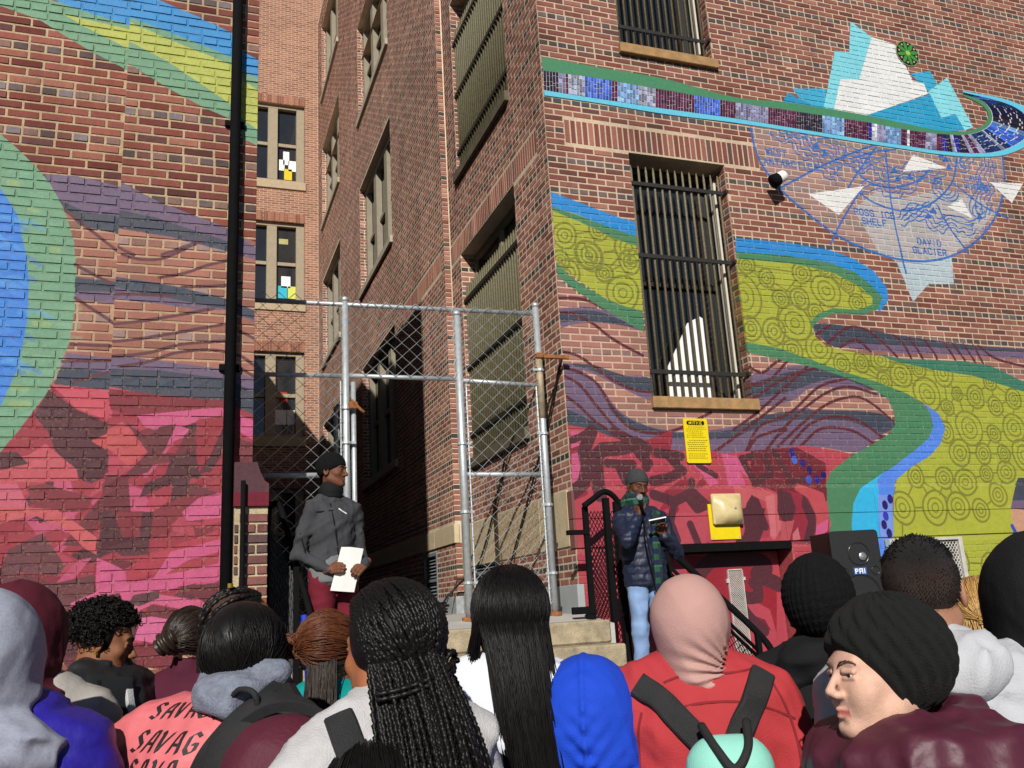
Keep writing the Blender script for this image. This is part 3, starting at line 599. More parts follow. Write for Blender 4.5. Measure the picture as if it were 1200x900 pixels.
def split_near(lists, nmax, ymax, xlo=0, xhi=1200):
    """lists: [(bricks, axis, plane)], returns the nmax whole bricks that show largest, and the rest"""
    sc = []
    for li, (B, axis, plane) in enumerate(lists):
        for bi, b in enumerate(B):
            if not b[5]: continue
            u = (b[0] + b[1]) / 2; z = (b[2] + b[3]) / 2
            P = (u, plane, z) if axis == 'y' else (plane, u, z)
            x, y, d = proj_px(P)
            if not (xlo < x < xhi and 0 < y < ymax): continue
            a = np.array(P, float); e = a.copy(); a[0 if axis == 'y' else 1] = b[0]; e[0 if axis == 'y' else 1] = b[1]
            pa = proj_px(a); pb = proj_px(e); sc.append((-math.hypot(pa[0] - pb[0], pa[1] - pb[1]), li, bi))
    sc.sort(); pick = set((l, b) for _, l, b in sc[:nmax]); one = [[] for _ in lists]; rest = [[] for _ in lists]
    for li, (B, axis, plane) in enumerate(lists):
        for bi, b in enumerate(B): (one if (li, bi) in pick else rest)[li].append(b)
    return one, rest
def sheet(mb, u0, u1, z0, z1, holes, axis, plane):
    """a wall face with rectangular openings"""
    us = sorted({u0, u1, *[min(max(h[i], u0), u1) for h in holes for i in (0, 1)]}); zs = sorted({z0, z1, *[min(max(h[i], z0), z1) for h in holes for i in (2, 3)]})
    for a, b in zip(us[:-1], us[1:]):
        for c, d in zip(zs[:-1], zs[1:]):
            m_ = ((a + b) / 2, (c + d) / 2)
            if any(h[0] < m_[0] < h[1] and h[2] < m_[1] < h[3] for h in holes): continue
            if axis == 'y': mb.add([(a, plane, c), (b, plane, c), (b, plane, d), (a, plane, d)], [(0, 1, 2, 3)])
            else: mb.add([(plane, a, c), (plane, b, c), (plane, b, d), (plane, a, d)], [(3, 2, 1, 0)])

# ------------------------------------------------------------------ ground
def ground_sheet():
    M = simple('asphalt', (.05, .05, .052, 1), .92, var=.3, scale=3, bump=.5, bscale=120)
    o = obj('ground', [(-400, -400, 0), (400, -400, 0), (400, 400, 0), (-400, 400, 0)], [(0, 1, 2, 3)], M); o['kind'] = 'structure'
ground_sheet()

# ------------------------------------------------------------------ left building
rl = np.random.default_rng(21)
LB = thing('brick_building', 'left brick building painted with pink and dark red camouflage, blue circle and green stripes', 'building', (-3.8, 8, 0))
LH = 10.0
mb = MB()
mb.add([(-8, YL2 + .0065, 0), (XJ, YL2 + .0065, 0), (XJ, YL2 + .0065, LH), (-8, YL2 + .0065, LH)], [(0, 1, 2, 3)])
mb.add([(XJ, YL2 + .0065, 0), (XJ, YL + .0065, 0), (XJ, YL + .0065, LH), (XJ, YL2 + .0065, LH)], [(0, 1, 2, 3)])
mb.add([(XJ, YL + .0065, 0), (.405, YL + .0065, 0), (.405, YL + .0065, LH), (XJ, YL + .0065, LH)], [(0, 1, 2, 3)])
mb.add([(.405, YL + .0065, 0), (.405, 23.6, 0), (.405, 23.6, LH), (.405, YL + .0065, LH)], [(0, 1, 2, 3)])
mb.add([(-8, YL2 + .0065, 0), (-8, YL2 + .0065, LH), (-8, 23.6, LH), (-8, 23.6, 0)], [(0, 1, 2, 3)])
mb.add([(-8, YL2 + .0065, LH), (XJ, YL2 + .0065, LH), (XJ, YL + .0065, LH), (.405, YL + .0065, LH), (.405, 23.6, LH), (-8, 23.6, LH)], [(0, 1, 2, 3, 4, 5)])
mb.build('wall', M_LM, LB)
BA = courses(-4.2, XJ - .004, 0, LH, [], rl, 1); BBk = courses(XJ, .407, 0, LH, [], rl, 3)
BC = [b for b in courses(7.0, 23.5, 0, 5, [], rl, 1)][:0]
one, rest = split_near([(BA, 'y', YL2), (BBk, 'y', YL)], 300, 700, 0, 262)
for B, pl in ((one[0], YL2), (one[1], YL)): single_bricks(B, 'y', pl, pal_left, M_LBo, LB, rl)
Va, Fa, Ca = bricks_mesh(rest[0], 'y', YL2, pal_left, rl); Vb, Fb, Cb = bricks_mesh(rest[1], 'y', YL, pal_left, rl)
obj('brickwork', np.concatenate([Va, Vb]), np.concatenate([Fa, Fb + len(Va)]), M_LB, LB, cols=np.concatenate([Ca, Cb]), kind='stuff')
# downpipes and the low pier
M_BLACK = simple('black_paint', (.006, .006, .007, 1), .85, var=.2, scale=20, bump=.15, spec=.08)
m = MB(); m.tube([(.243, YL - .075, 0.02), (.243, YL - .075, LH + .1)], .038, 12); m.build('downpipe', M_BLACK, LB, True)
for z in (1.4, 3.3, 5.2, 7.1, 9.0):
    m = MB(); m.box(.17, .316, YL - .03, YL + .004, z, z + .05, .004); m.build('pipe_bracket', M_BLACK, LB)
m = MB(); m.tube([(.335, 6.07, .02), (.335, 6.07, 2.50)], .016, 8); m.build('cable_conduit', M_BLACK, LB, True)
pier = MB()
pier.prism([(.285, 0), (.497, 0), (.497, 2.48), (.47, 2.50), (.44, 2.56), (.42, 2.62), (.285, 2.62)], 1, 6.13, 6.42)
PR = pier.build('pier', wall_mat('pier_mortar', 'rgb', alb(226, 206, 168), var=.2, bump=.8), LB)
M_PIER = wall_mat('pier_brick', 'attr')
PB = [b for b in courses(.287, .495, 0, 2.36, [], rl, 0, 2) if b[3] < 2.36]
V, F, C = bricks_mesh(PB, 'y', 6.118, lambda h, r_: [alb(150, 96, 88), alb(128, 84, 82), alb(176, 86, 66), alb(112, 84, 84)][r_.integers(4)], rl, .012)
pk = [b for b in PB]
for b in pk:
    if b[1] - b[0] > .15 and b[2] > 1.5:
        pass
o = obj('pier_brickwork', V, F, M_PIER, PR, cols=C, kind='stuff')
m = MB(); m.prism([(.280, 2.35), (.502, 2.35), (.502, 2.485), (.475, 2.505), (.445, 2.565), (.425, 2.63), (.280, 2.63)], 1, 6.108, 6.2); m.build('pier_cap', wall_mat('pier_paint', 'rgb', alb(100, 66, 72), var=.18), LB)
m = MB(); m.box(.279, .503, 6.105, 6.2, 2.335, 2.43, .003); m.build('pier_band', wall_mat('pier_band_paint', 'rgb', alb(124, 38, 56), var=.18), LB)

# ------------------------------------------------------------------ right building
rr_ = np.random.default_rng(22)
RB = thing('brick_building', 'right brick building with barred windows, river mural and Antarctic map', 'building', (6.5, 9, 0))
XR = 12.6; ZT = 13.6; YE = 23.72
FW = [(4.255, 5.432, 3.50, 6.17), (4.275, 5.46, 7.46, 10.15), (8.2, 9.4, 11.5, 13.4)]
DOOR = (4.28, 5.66, 0.0, 2.07)
CAGE = (6.83, 7.76, 1.05, 2.02)
SOL = (3.53, 5.90, 6.185, 6.46); SOL2 = (3.53, 5.9, 10.16, 10.43)
STB = (XC, XR, 2.07, 2.60)
fholes = FW[:2] + [DOOR, CAGE]
mb = MB(); sheet(mb, XC + .0032, XR, 0, ZT, fholes, 'y', YF + .0045)
def reveal(mb, h, axis, p0, p1, floor=True):
    a, b, c, d = h
    if axis == 'y':
        mb.add([(a, p0, c), (a, p1, c), (a, p1, d), (a, p0, d)], [(0, 1, 2, 3)]); mb.add([(b, p0, c), (b, p1, c), (b, p1, d), (b, p0, d)], [(3, 2, 1, 0)])
        mb.add([(a, p0, d), (b, p0, d), (b, p1, d), (a, p1, d)], [(0, 1, 2, 3)])
        if floor: mb.add([(a, p0, c), (b, p0, c), (b, p1, c), (a, p1, c)], [(3, 2, 1, 0)])
    else:
        mb.add([(p0, a, c), (p1, a, c), (p1, a, d), (p0, a, d)], [(3, 2, 1, 0)]); mb.add([(p0, b, c), (p1, b, c), (p1, b, d), (p0, b, d)], [(0, 1, 2, 3)])
        mb.add([(p0, a, d), (p0, b, d), (p1, b, d), (p1, a, d)], [(3, 2, 1, 0)])
        if floor: mb.add([(p0, a, c), (p0, b, c), (p1, b, c), (p1, a, c)], [(0, 1, 2, 3)])
for h in FW[:2]: reveal(mb, h, 'y', YF + .0045, YF + .42)
reveal(mb, DOOR, 'y', YF + .0045, YF + .26, False); mb.add([(DOOR[0], YF + .26, 0), (DOOR[1], YF + .26, 0), (DOOR[1], YF + .26, 2.07), (DOOR[0], YF + .26, 2.07)], [(0, 1, 2, 3)])
reveal(mb, CAGE, 'y', YF + .0045, YF + .3)
mb.add([(XR, YF + .0045, 0), (XR, YE, 0), (XR, YE, ZT), (XR, YF + .0045, ZT)], [(0, 1, 2, 3)])
mb.add([(XC + .0032, YF + .0045, ZT), (XR, YF + .0045, ZT), (XR, YE, ZT), (XC + .0032, YE, ZT)], [(0, 1, 2, 3)])
mb.build('front_wall', M_RM, RB)
FB = courses(XC + .004, XR - 1.2, 0, ZT - 2.2, fholes + [SOL, SOL2, STB], rr_, 2)
# alley wall: near part at x=XC, further part stepped out at x=XF from y=11.05
AW = [(8.50, 10.60, 3.40, 6.19), (8.50, 10.60, 7.35, 10.05)]
AV = [(9.72, 10.62, 1.62, 2.38)]
ASOL = (7.76, 11.04, 6.195, 6.465)
DW = [(14.25, 17.30, s_, s_ + 2.35) for s_ in (4.05, 8.02, 11.98, 15.9)] + [(19.9, 22.85, s_, s_ + 2.35) for s_ in (4.05, 8.02, 11.98, 15.9)]
DV = [(11.98, 12.72, 1.62, 2.38)]; DSOL = (11.2, 13.6, 6.2, 6.47)
AST = (YF + .012, 11.05, 2.10, 2.62); DST = (11.04, YE, 2.42, 2.66)
mb = MB(); sheet(mb, YF + .0045, 11.05, 0, ZT, AW + AV, 'x', XC + .0032); sheet(mb, 11.055, YE, 0, 19.0, DW + DV, 'x', XF + .0032)
mb.add([(XF + .0032, 11.055, 0), (XC + .3, 11.055, 0), (XC + .3, 11.055, 19), (XF + .0032, 11.055, 19)], [(0, 1, 2, 3)])
for h in AW: reveal(mb, h, 'x', XC + .0032, XC + .30)
for h in DW: reveal(mb, h, 'x', XF + .0032, XF + .30)
for h in AV: reveal(mb, h, 'x', XC + .0032, XC + .1)
for h in DV: reveal(mb, h, 'x', XF + .0032, XF + .1)
mb.add([(XF + .0032, 11.055, 19), (XR, 11.055, 19), (XR, YE, 19), (XF + .0032, YE, 19)], [(0, 1, 2, 3)]); mb.add([(XC + .3, 11.055, ZT), (XR, 11.055, ZT), (XR, 11.055, 19), (XC + .3, 11.055, 19)], [(0, 1, 2, 3)])
mb.build('alley_wall', M_AM, RB)
NB = courses(YF + .016, 11.04, 1.76, ZT, AW + AV + [ASOL, AST], rr_, 2, JT=.018)
DB = courses(11.06, 23.6, 1.76, 18.9, DW + DV + [DST, DSOL], rr_, 4, JT=.021)
RETB = [(a, b, c, d, e, False) for a, b, c, d, e, f in courses(XF + .0032, XC + .006, 1.76, 13.5, [(3.0, 3.5, 2.42, 2.66)], rr_, 4)]
one, rest = split_near([(FB, 'y', YF), (NB, 'x', XC)], 300, 690)
single_bricks(one[0], 'y', YF, pal_right, M_RBo, RB, rr_); single_bricks(one[1], 'x', XC, pal_alley, M_ABo, RB, rr_)
V, F, C = bricks_mesh(rest[0] + soldiers(*SOL) + soldiers(*SOL2), 'y', YF, pal_right, rr_)
obj('front_brickwork', V, F, M_RB, RB, cols=C, kind='stuff')
parts = [bricks_mesh(rest[1] + soldiers(*ASOL), 'x', XC, pal_alley, rr_, .012, .0007), bricks_mesh(DB + soldiers(*DSOL), 'x', XF, pal_alley, rr_, .012, .0007), bricks_mesh(RETB, 'y', 11.046, pal_alley, rr_)]
# brick reveals of the window openings that the sun reaches
for (a, b, c, d) in AW: parts.append(bricks_mesh([(p, q, r_, s_, e, f) for p, q, r_, s_, e, f in courses(XC + .004, XC + .29, c, d, [], rr_, 2)], 'y', b - .004, pal_alley, rr_))
for (a, b, c, d) in DW: parts.append(bricks_mesh([(p, q, r_, s_, e, f) for p, q, r_, s_, e, f in courses(XF + .004, XF + .29, c, d, [], rr_, 2)], 'y', b - .004, pal_alley, rr_))
VV = []; FF = []; CC = []; n = 0
for V, F, C in parts: VV.append(V); FF.append(F + n); CC.append(C); n += len(V)
obj('alley_brickwork', np.concatenate(VV), np.concatenate(FF), M_AB, RB, cols=np.concatenate(CC), kind='stuff')
parts = [bricks_mesh(courses(YF + .02, YF + .40, c, d, [], rr_, 2), 'x', b - .004, pal_right, rr_) for a, b, c, d in FW[:2]]
V = np.concatenate([p[0] for p in parts]); F = np.concatenate([parts[0][1], parts[1][1] + len(parts[0][0])]); C = np.concatenate([p[2] for p in parts])
obj('reveal_brickwork', V, F, wall_mat('reveal_brick', 'attr', bump=.25), RB, cols=C, kind='stuff')
# stone course: painted blocks on the front, bare blocks in the alley
x = XC - .012
for L_ in (1.0, 1.31, 1.15, 1.05, 1.3, 1.2, 1.3, .96):
    x1 = min(x + L_, XR)
    m = MB(); m.box(x + (0 if x < XC else .004), x1, YF - .014, YF + .1, 2.075, 2.335, .004); m.build('stone_block', M_STONE_P, RB)
    m = MB(); m.box(x + (0 if x < XC else .004), x1, YF - .014, YF + .1, 2.339, 2.60, .004); m.build('stone_block', M_STONE_P, RB)
    x = x1
y = YF + .104
for L_, mm in ((.72, M_STONE), (1.45, M_STONE2), (1.27, M_STONE)):
    m = MB(); m.box(XC - .012, XC + .05, y, y + L_ - .004, 2.10, 2.62, .005); m.build('stone_block', mm, RB); y += L_
y = 11.03
for L_ in (1.0, 1.5, 1.8, 2.0, 2.2, 2.2, 1.9):
    m = MB(); m.box(XF - .02, XF + .05, y, y + L_ - .004, 2.42, 2.66, .005); m.build('stone_block', M_STONE, RB); y += L_
m = MB(); m.box(XC - .02, XC + .05, YF - .012, 11.03, 0, 1.755, .004); m.box(XF - .03, XC - .024, 11.03, 11.2, 0, 1.755, .004); m.box(XF - .03, XF + .05, 11.204, YE, 0, 1.755, .004)
m.build('plinth', M_PLINTH, RB)
m = MB(); m.tube([(XC - .006, 11.04, 1.6), (XC - .006, 11.04, ZT)], .010, 6); m.build('sealant_joint', simple('sealant', alb(244, 222, 190), .8), RB, True)
# windows with bars
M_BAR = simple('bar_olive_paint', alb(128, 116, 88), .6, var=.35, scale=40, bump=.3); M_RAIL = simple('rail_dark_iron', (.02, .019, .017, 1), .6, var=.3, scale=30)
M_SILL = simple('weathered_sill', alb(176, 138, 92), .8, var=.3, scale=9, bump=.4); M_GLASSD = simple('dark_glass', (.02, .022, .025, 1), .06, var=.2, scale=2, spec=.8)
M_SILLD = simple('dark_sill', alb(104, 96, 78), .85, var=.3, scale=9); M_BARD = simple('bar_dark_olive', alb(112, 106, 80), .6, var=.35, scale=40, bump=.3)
M_WFR = simple('window_frame_paint', alb(158, 148, 128), .7, var=.12, scale=8, bump=.1); M_WHITE = simple('white_paint', (.78, .77, .74, 1), .6, var=.06)
M_WOODW = simple('sash_white', alb(232, 226, 214), .6, var=.08)
def front_window(h, sheetpoly=None):
    a, b, c, d = h
    m = MB(); m.box(a, b, YF + .36, YF + .41, c, d); W = m.build('window', M_GLASSD, RB)
    m = MB()
    for x0, x1, z0, z1 in ((a, a + .06, c, d), (b - .06, b, c, d), (a + .06, b - .06, c, c + .07), (a + .06, b - .06, d - .08, d)): m.box(x0, x1, YF + .30, YF + .358, z0, z1, .004)
    m.box(a + .06, b - .06, YF + .315, YF + .355, (c + d) / 2 - .03, (c + d) / 2 + .03, .004); m.build('frame', M_RAIL, W)
    m = MB(); m.box(b - .035, b - .006, YF + .20, YF + .298, c + .02, d - .1, .003); m.build('casing', M_WOODW, W)
    m = MB(); m.box(a - .02, b + .03, YF - .055, YF + .29, c - .105, c + .012, .006); m.build('sill', M_SILL, W)
    n = 13
    for i in range(n):
        x = a + .055 + i * (b - a - .11) / (n - 1); m = MB(); m.tube([(x, YF + .085, c + .012), (x, YF + .085, d - .16), (x, YF + .085, d - .10)], .0135, 8, rs=[.0135, .0135, .005]); m.build('bar', M_BAR, W, True)
    for z in (c + .27, (c + d) / 2 + .18, d - .34):
        m = MB(); m.box(a - .01, b + .01, YF + .055, YF + .067, z, z + .045, .003); m.box(b - .02, b + .012, YF + .0, YF + .066, z + .002, z + .043, .003); m.build('rail', M_RAIL, W)
    return W
W1 = front_window(FW[0]); W2 = front_window(FW[1])
# white sheet behind the lower bars, cut to the outline of the sunlit patch
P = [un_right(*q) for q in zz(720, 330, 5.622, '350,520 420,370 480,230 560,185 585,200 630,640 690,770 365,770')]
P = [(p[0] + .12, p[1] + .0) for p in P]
m = MB(); m.prism(P, 1, YF + .20, YF + .212); bl = m.build('blind_lit_patch', simple('blind_white', (.8, .79, .78, 1), .7, var=.06), W1)
def alley_window(h, X, n):
    a, b, c, d = h
    m = MB(); m.box(X + .24, X + .29, a, b, c, d); W = m.build('window', M_GLASSD, RB)
    m = MB()
    for y0, y1, z0, z1 in ((a, a + .07, c, d), (b - .07, b, c, d), (a + .07, b - .07, c, c + .08), (a + .07, b - .07, d - .09, d), ((a + b) / 2 - .05, (a + b) / 2 + .05, c + .08, d - .09)): m.box(X + .19, X + .238, y0, y1, z0, z1, .004)
    m.build('frame', M_WFR, W)
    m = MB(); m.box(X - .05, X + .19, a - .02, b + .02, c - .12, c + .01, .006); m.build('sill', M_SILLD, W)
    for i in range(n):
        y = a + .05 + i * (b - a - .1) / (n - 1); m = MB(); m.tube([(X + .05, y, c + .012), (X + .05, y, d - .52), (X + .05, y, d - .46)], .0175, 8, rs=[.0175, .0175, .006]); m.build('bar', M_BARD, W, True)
    for z in (c + .30, c + 1.18, d - .70):
        m = MB(); m.box(X + .016, X + .028, a - .01, b + .01, z, z + .06, .003); m.build('rail', M_RAIL, W)
for h in AW: alley_window(h, XC, 25)
def sash_window(h, X):
    a, b, c, d = h
    m = MB(); m.box(X + .25, X + .29, a, b, c, d); W = m.build('window', M_GLASSD, RB)
    m = MB()
    w_ = (b - a)
    for y0, y1, z0, z1 in ((a, a + .12, c, d), (b - .12, b, c, d), (a + .12, b - .12, c, c + .10), (a + .12, b - .12, d - .12, d), (a + w_ / 3 - .12, a + w_ / 3 + .12, c + .10, d - .12), (a + 2 * w_ / 3 - .12, a + 2 * w_ / 3 + .12, c + .10, d - .12)): m.box(X + .13, X + .248, y0, y1, z0, z1, .005)
    for i in range(3): m.box(X + .19, X + .246, a + .12 + i * w_ / 3, a + w_ / 3 - .12 + i * w_ / 3, (c + d) / 2 - .04, (c + d) / 2 + .04, .003)
    m.build('frame', M_WFR, W)
    m = MB(); m.box(X - .05, X + .13, a - .02, b + .02, c - .12, c + .01, .006); m.build('sill', simple('pale_sill', alb(190, 180, 160), .8) if 'pale_sill' not in bpy.data.materials else bpy.data.materials['pale_sill'], W)
for h in DW: sash_window(h, XF)
# louvred vents low in the alley wall
M_VENT = simple('vent_grey', alb(136, 142, 146), .6, var=.1)
def vent(h, X):
    a, b, c, d = h
    m = MB(); m.box(X + .06, X + .09, a, b, c, d); W = m.build('vent', M_VENT, RB)
    m = MB()
    for y0, y1, z0, z1 in ((a, a + .05, c, d), (b - .05, b, c, d), (a + .05, b - .05, c, c + .05), (a + .05, b - .05, d - .05, d), (a + .05, b - .05, (c + d) / 2 - .02, (c + d) / 2 + .02)): m.box(X - .01, X + .05, y0, y1, z0, z1, .003)
    m.build('frame', M_VENT, W)
    k = 14
    for i in range(k):
        z = c + .06 + i * (d - c - .12) / k; s_ = MB(); s_.add([(X + .01, a + .05, z), (X + .01, b - .05, z), (X + .05, b - .05, z + .035), (X + .05, a + .05, z + .035), (X + .013, a + .05, z - .004), (X + .013, b - .05, z - .004)], [(0, 1, 2, 3), (0, 4, 5, 1)]); s_.build('slat', M_VENT, W)
vent(AV[0], XC); vent(DV[0], XF)
# recessed basement door: black bar above for the ledge's shadow, mesh guard on it
m = MB(); m.box(DOOR[0] + .01, DOOR[1] - .01, YF - .02, YF + .25, 2.0, 2.071); m.build('ledge_shadow_bar', M_BLACK, RB)
m = MB(); m.box(DOOR[0] + .02, DOOR[1] - .02, YF + .215, YF + .255, .02, 1.995, .004); DR = m.build('door', M_STONE_P, RB)
M_GALV = simple('galvanised_steel', (.50, .53, .55, 1), .5, .5, var=.16, scale=25, bump=.1); M_WMESH = simple('white_mesh', alb(226, 222, 214), .5, .2)
def lattice(mb, u0, u1, z0, z1, st, r, place, tilt=1.0):
    """diamond mesh: two sets of slanting wires clipped to a rectangle"""
    H = z1 - z0
    for sgn in (1, -1):
        k = int((u1 - u0 + H * tilt) / st) + 2
        for i in range(-k, k):
            ua = u0 + i * st; ub = ua + sgn * H * tilt
            t0, t1 = 0.0, 1.0
            if abs(ub - ua) > 1e-9:
                ta = (u0 - ua) / (ub - ua); tb = (u1 - ua) / (ub - ua); t0 = max(t0, min(ta, tb)); t1 = min(t1, max(ta, tb))
            if t1 - t0 < 1e-3: continue
            p = place(ua + (ub - ua) * t0, z0 + H * t0); q = place(ua + (ub - ua) * t1, z0 + H * t1); mb.tube([p, q], r, 3, False)
g0 = on_y(853, 668, YF + .2); g1 = on_y(884, 800, YF + .2)
m = MB()
gx0, gx1 = g0[0], g0[0] + .155
lattice(m, gx0, gx1, .75, 1.82, .022, .0028, lambda u, z: (u, YF + .20, z)); G = m.build('mesh_guard', M_WMESH, RB, kind='stuff')
m = MB(); 
for q in ((gx0 - .008, gx0, .75, 1.82), (gx1, gx1 + .008, .75, 1.82), (gx0, gx1, 1.82, 1.83)): m.box(q[0], q[1], YF + .19, YF + .212, q[2], q[3])
m.box(gx0 - .03, gx0 - .008, YF + .19, YF + .21, 1.70, 1.74); m.box(gx1 + .008, gx1 + .03, YF + .19, YF + .21, 1.72, 1.75); m.build('mesh_guard_frame', M_WMESH, RB)
# caged basement window
m = MB(); m.box(CAGE[0], CAGE[1], YF + .25, YF + .29, CAGE[2], CAGE[3]); W = m.build('window', M_GLASSD, RB)
m = MB()
for q in ((CAGE[0] - .02, CAGE[0] + .03, CAGE[2], CAGE[3] + .03), (CAGE[1] - .03, CAGE[1] + .02, CAGE[2], CAGE[3] + .03), (CAGE[0] + .03, CAGE[1] - .03, CAGE[3], CAGE[3] + .03), (CAGE[0] + .03, CAGE[1] - .03, CAGE[2], CAGE[2] + .03)): m.box(q[0], q[1], YF - .09, YF - .015, q[2], q[3], .003)
m.build('cage_frame', M_WMESH, W)
m = MB(); lattice(m, CAGE[0] + .02, CAGE[1] - .02, CAGE[2] + .02, CAGE[3] + .01, .042, .0042, lambda u, z: (u, YF - .06, z), .8); m.build('cage_mesh', M_WMESH, W, kind='stuff')

# mosaic band
M_TILE = simple('mosaic_tile', (1, 1, 1, 1), .22, var=.25, scale=60, tint=True, spec=.6); M_GROUT = simple('mosaic_grout', alb(222, 214, 214), .8); 
gt = [(634, 66.7), (700, 79), (780, 93), (860, 114), (927, 121), (1013, 135), (1060, 145), (1100, 153), (1130, 154), (1148, 149), (1157, 141), (1157, 132), (1148, 122), (1127, 112)]
tt = [(636, 83), (700, 92), (780, 106), (860, 120), (927, 130), (1013, 143), (1060, 152), (1100, 157), (1130, 158), (1150, 153), (1161, 144), (1161, 131), (1150, 118), (1128, 110.5)]
tb = [(637, 106), (700, 116), (780, 128), (860, 139), (927, 150), (1013, 164), (1060, 171), (1100, 177), (1143, 180), (1176, 176), (1203, 160), (1203, 138), (1180, 122), (1128, 108.5)]
tl = [(638, 112), (700, 121), (780, 134), (860, 144), (927, 154), (1013, 168), (1060, 175), (1100, 181), (1143, 184), (1180, 181), (1210, 164), (1210, 134), (1182, 118), (1128, 106.5)]
W_ = [curve(np.array([un_right(*q) for q in c])) for c in (gt, tt, tb, tl)]
def ribbon(A, B, y0, y1, mb, col=None):
    n_ = len(A); V = [(p[0], y0, p[1]) for p in A] + [(p[0], y0, p[1]) for p in B] + [(p[0], y1, p[1]) for p in A] + [(p[0], y1, p[1]) for p in B]; F = []
    for i in range(n_ - 1): F += [(i, i + 1, n_ + i + 1, n_ + i), (i, 2 * n_ + i, 2 * n_ + i + 1, i + 1), (n_ + i, n_ + i + 1, 3 * n_ + i + 1, 3 * n_ + i)]
    mb.add(V, F, col)
m = MB(); ribbon(W_[0], W_[1], YF - .006, YF + .004, m); m.build('green_border', simple('border_green', alb(74, 140, 100), .6, var=.12, scale=30), RB)
m = MB(); ribbon(W_[2], W_[3], YF - .006, YF + .004, m); m.build('sky_blue_border', simple('border_blue', alb(104, 204, 232), .6, var=.1, scale=30), RB)
m = MB(); ribbon(W_[1], W_[2], YF - .004, YF + .006, m); m.build('mosaic_grout', M_GROUT, RB)
mo = MB(); A, B = W_[1], W_[2]; s = np.concatenate([[0], np.cumsum(np.hypot(*np.diff((A + B) / 2, axis=0).T))]); Ltot = s[-1]
def at(C, t): return np.array([np.interp(t, s, C[:, 0]), np.interp(t, s, C[:, 1])])
pal_t = {'p': (96, 40, 74), 'b': (70, 112, 224), 'g': (160, 166, 192), 'd': (30, 26, 66), 'k': (48, 40, 58), 'l': (132, 178, 236), 's': (44, 44, 160), 'w': (222, 224, 240), 'v': (148, 148, 186), 'n': (36, 62, 120)}
seq = [('k', .22), ('v', .10), ('p', .04), ('g', .24), ('b', .40), ('p', .09), ('l', .32), ('g', .26), ('p', .62), ('b', .42), ('p', .26), ('v', .55), ('p', .50), ('k', .46), ('l', .40), ('p', .46), ('s', .06), ('w', .10), ('v', .16), ('l', .30), ('p', .12), ('w', .05), ('p', .32), ('v', .22), ('p', .12), ('s', .08), ('k', .10), ('g', .08), ('s', .1), ('k', .12), ('v', .08), ('p', .1), ('v', .12), ('n', .30), ('g', .08), ('n', .12), ('b', .30), ('l', .1), ('k', .16), ('d', .24), ('n', .30), ('v', .06), ('b', .2), ('k', .3)]
tcur = 0.0; rt = np.random.default_rng(5); tot = sum(q[1] for q in seq)
for key, wd in seq:
    wd = wd * Ltot / tot; k = max(1, int(round(wd / .034)))
    for i in range(k):
        ta, tb_ = tcur + wd * i / k, tcur + wd * (i + 1) / k; cuts = np.sort(np.concatenate([[0, 1], (np.arange(1, 4) + rt.uniform(-.3, .3, 3)) / 4])); sk = rt.uniform(-.006, .006, 5)
        for c0, c1, k0, k1 in zip(cuts[:-1], cuts[1:], sk[:-1], sk[1:]):
            e = .0028; dc = .02
            def pt(t, c_): a_, b_ = at(A, t), at(B, t); return a_ + (b_ - a_) * c_
            q = [pt(ta + e, c0 + dc), pt(tb_ - e, c0 + dc + k0), pt(tb_ - e, c1 - dc + k1), pt(ta + e, c1 - dc)]
            yv = YF - .010 + rt.uniform(-.002, .002); col = alb(*np.clip(np.array(pal_t[key]) * rt.uniform(.72, 1.25), 0, 255))
            mo.add([(p[0], yv, p[1]) for p in q] + [(p[0], YF, p[1]) for p in q], [(0, 3, 2, 1), (0, 1, 5, 4), (1, 2, 6, 5), (2, 3, 7, 6), (3, 0, 4, 7)], col)
    tcur += wd
mo.build('mosaic_tiles', M_TILE, RB, tint=True, kind='stuff')
# mosaic rosette
c = un_right(1063, 63); m = MB()
def disc(mb, c, r, y, col, n=18, sq=1.0): mb.add([(c[0] + r * math.cos(t), y, c[1] + r * sq * math.sin(t)) for t in np.arange(n) * 2 * math.pi / n], [tuple(range(n))], col)
disc(m, c, .185, YF - .006, alb(150, 148, 110)); disc(m, c, .17, YF - .009, alb(26, 34, 28))
for i in range(8):
    t = i * math.pi / 4 + .2; d_ = np.array([math.cos(t), math.sin(t)]); e_ = np.array([-d_[1], d_[0]])
    q = [np.array(c) + d_ * a_ + e_ * b_ for a_, b_ in ((.02, -.01), (.09, -.028), (.155, -.018), (.165, 0), (.155, .018), (.09, .028), (.02, .01))]
    m.add([(p[0], YF - .012, p[1]) for p in q], [tuple(range(7))], alb(74, 150, 66)); 
    for a_ in (.135,):
        p = np.array(c) + np.array([math.cos(t + .39), math.sin(t + .39)]) * a_; disc(m, p, .016, YF - .013, alb(206, 168, 150), 8)
disc(m, c, .035, YF - .015, alb(170, 210, 90)); m.build('mosaic_rosette', M_TILE, RB, tint=True)

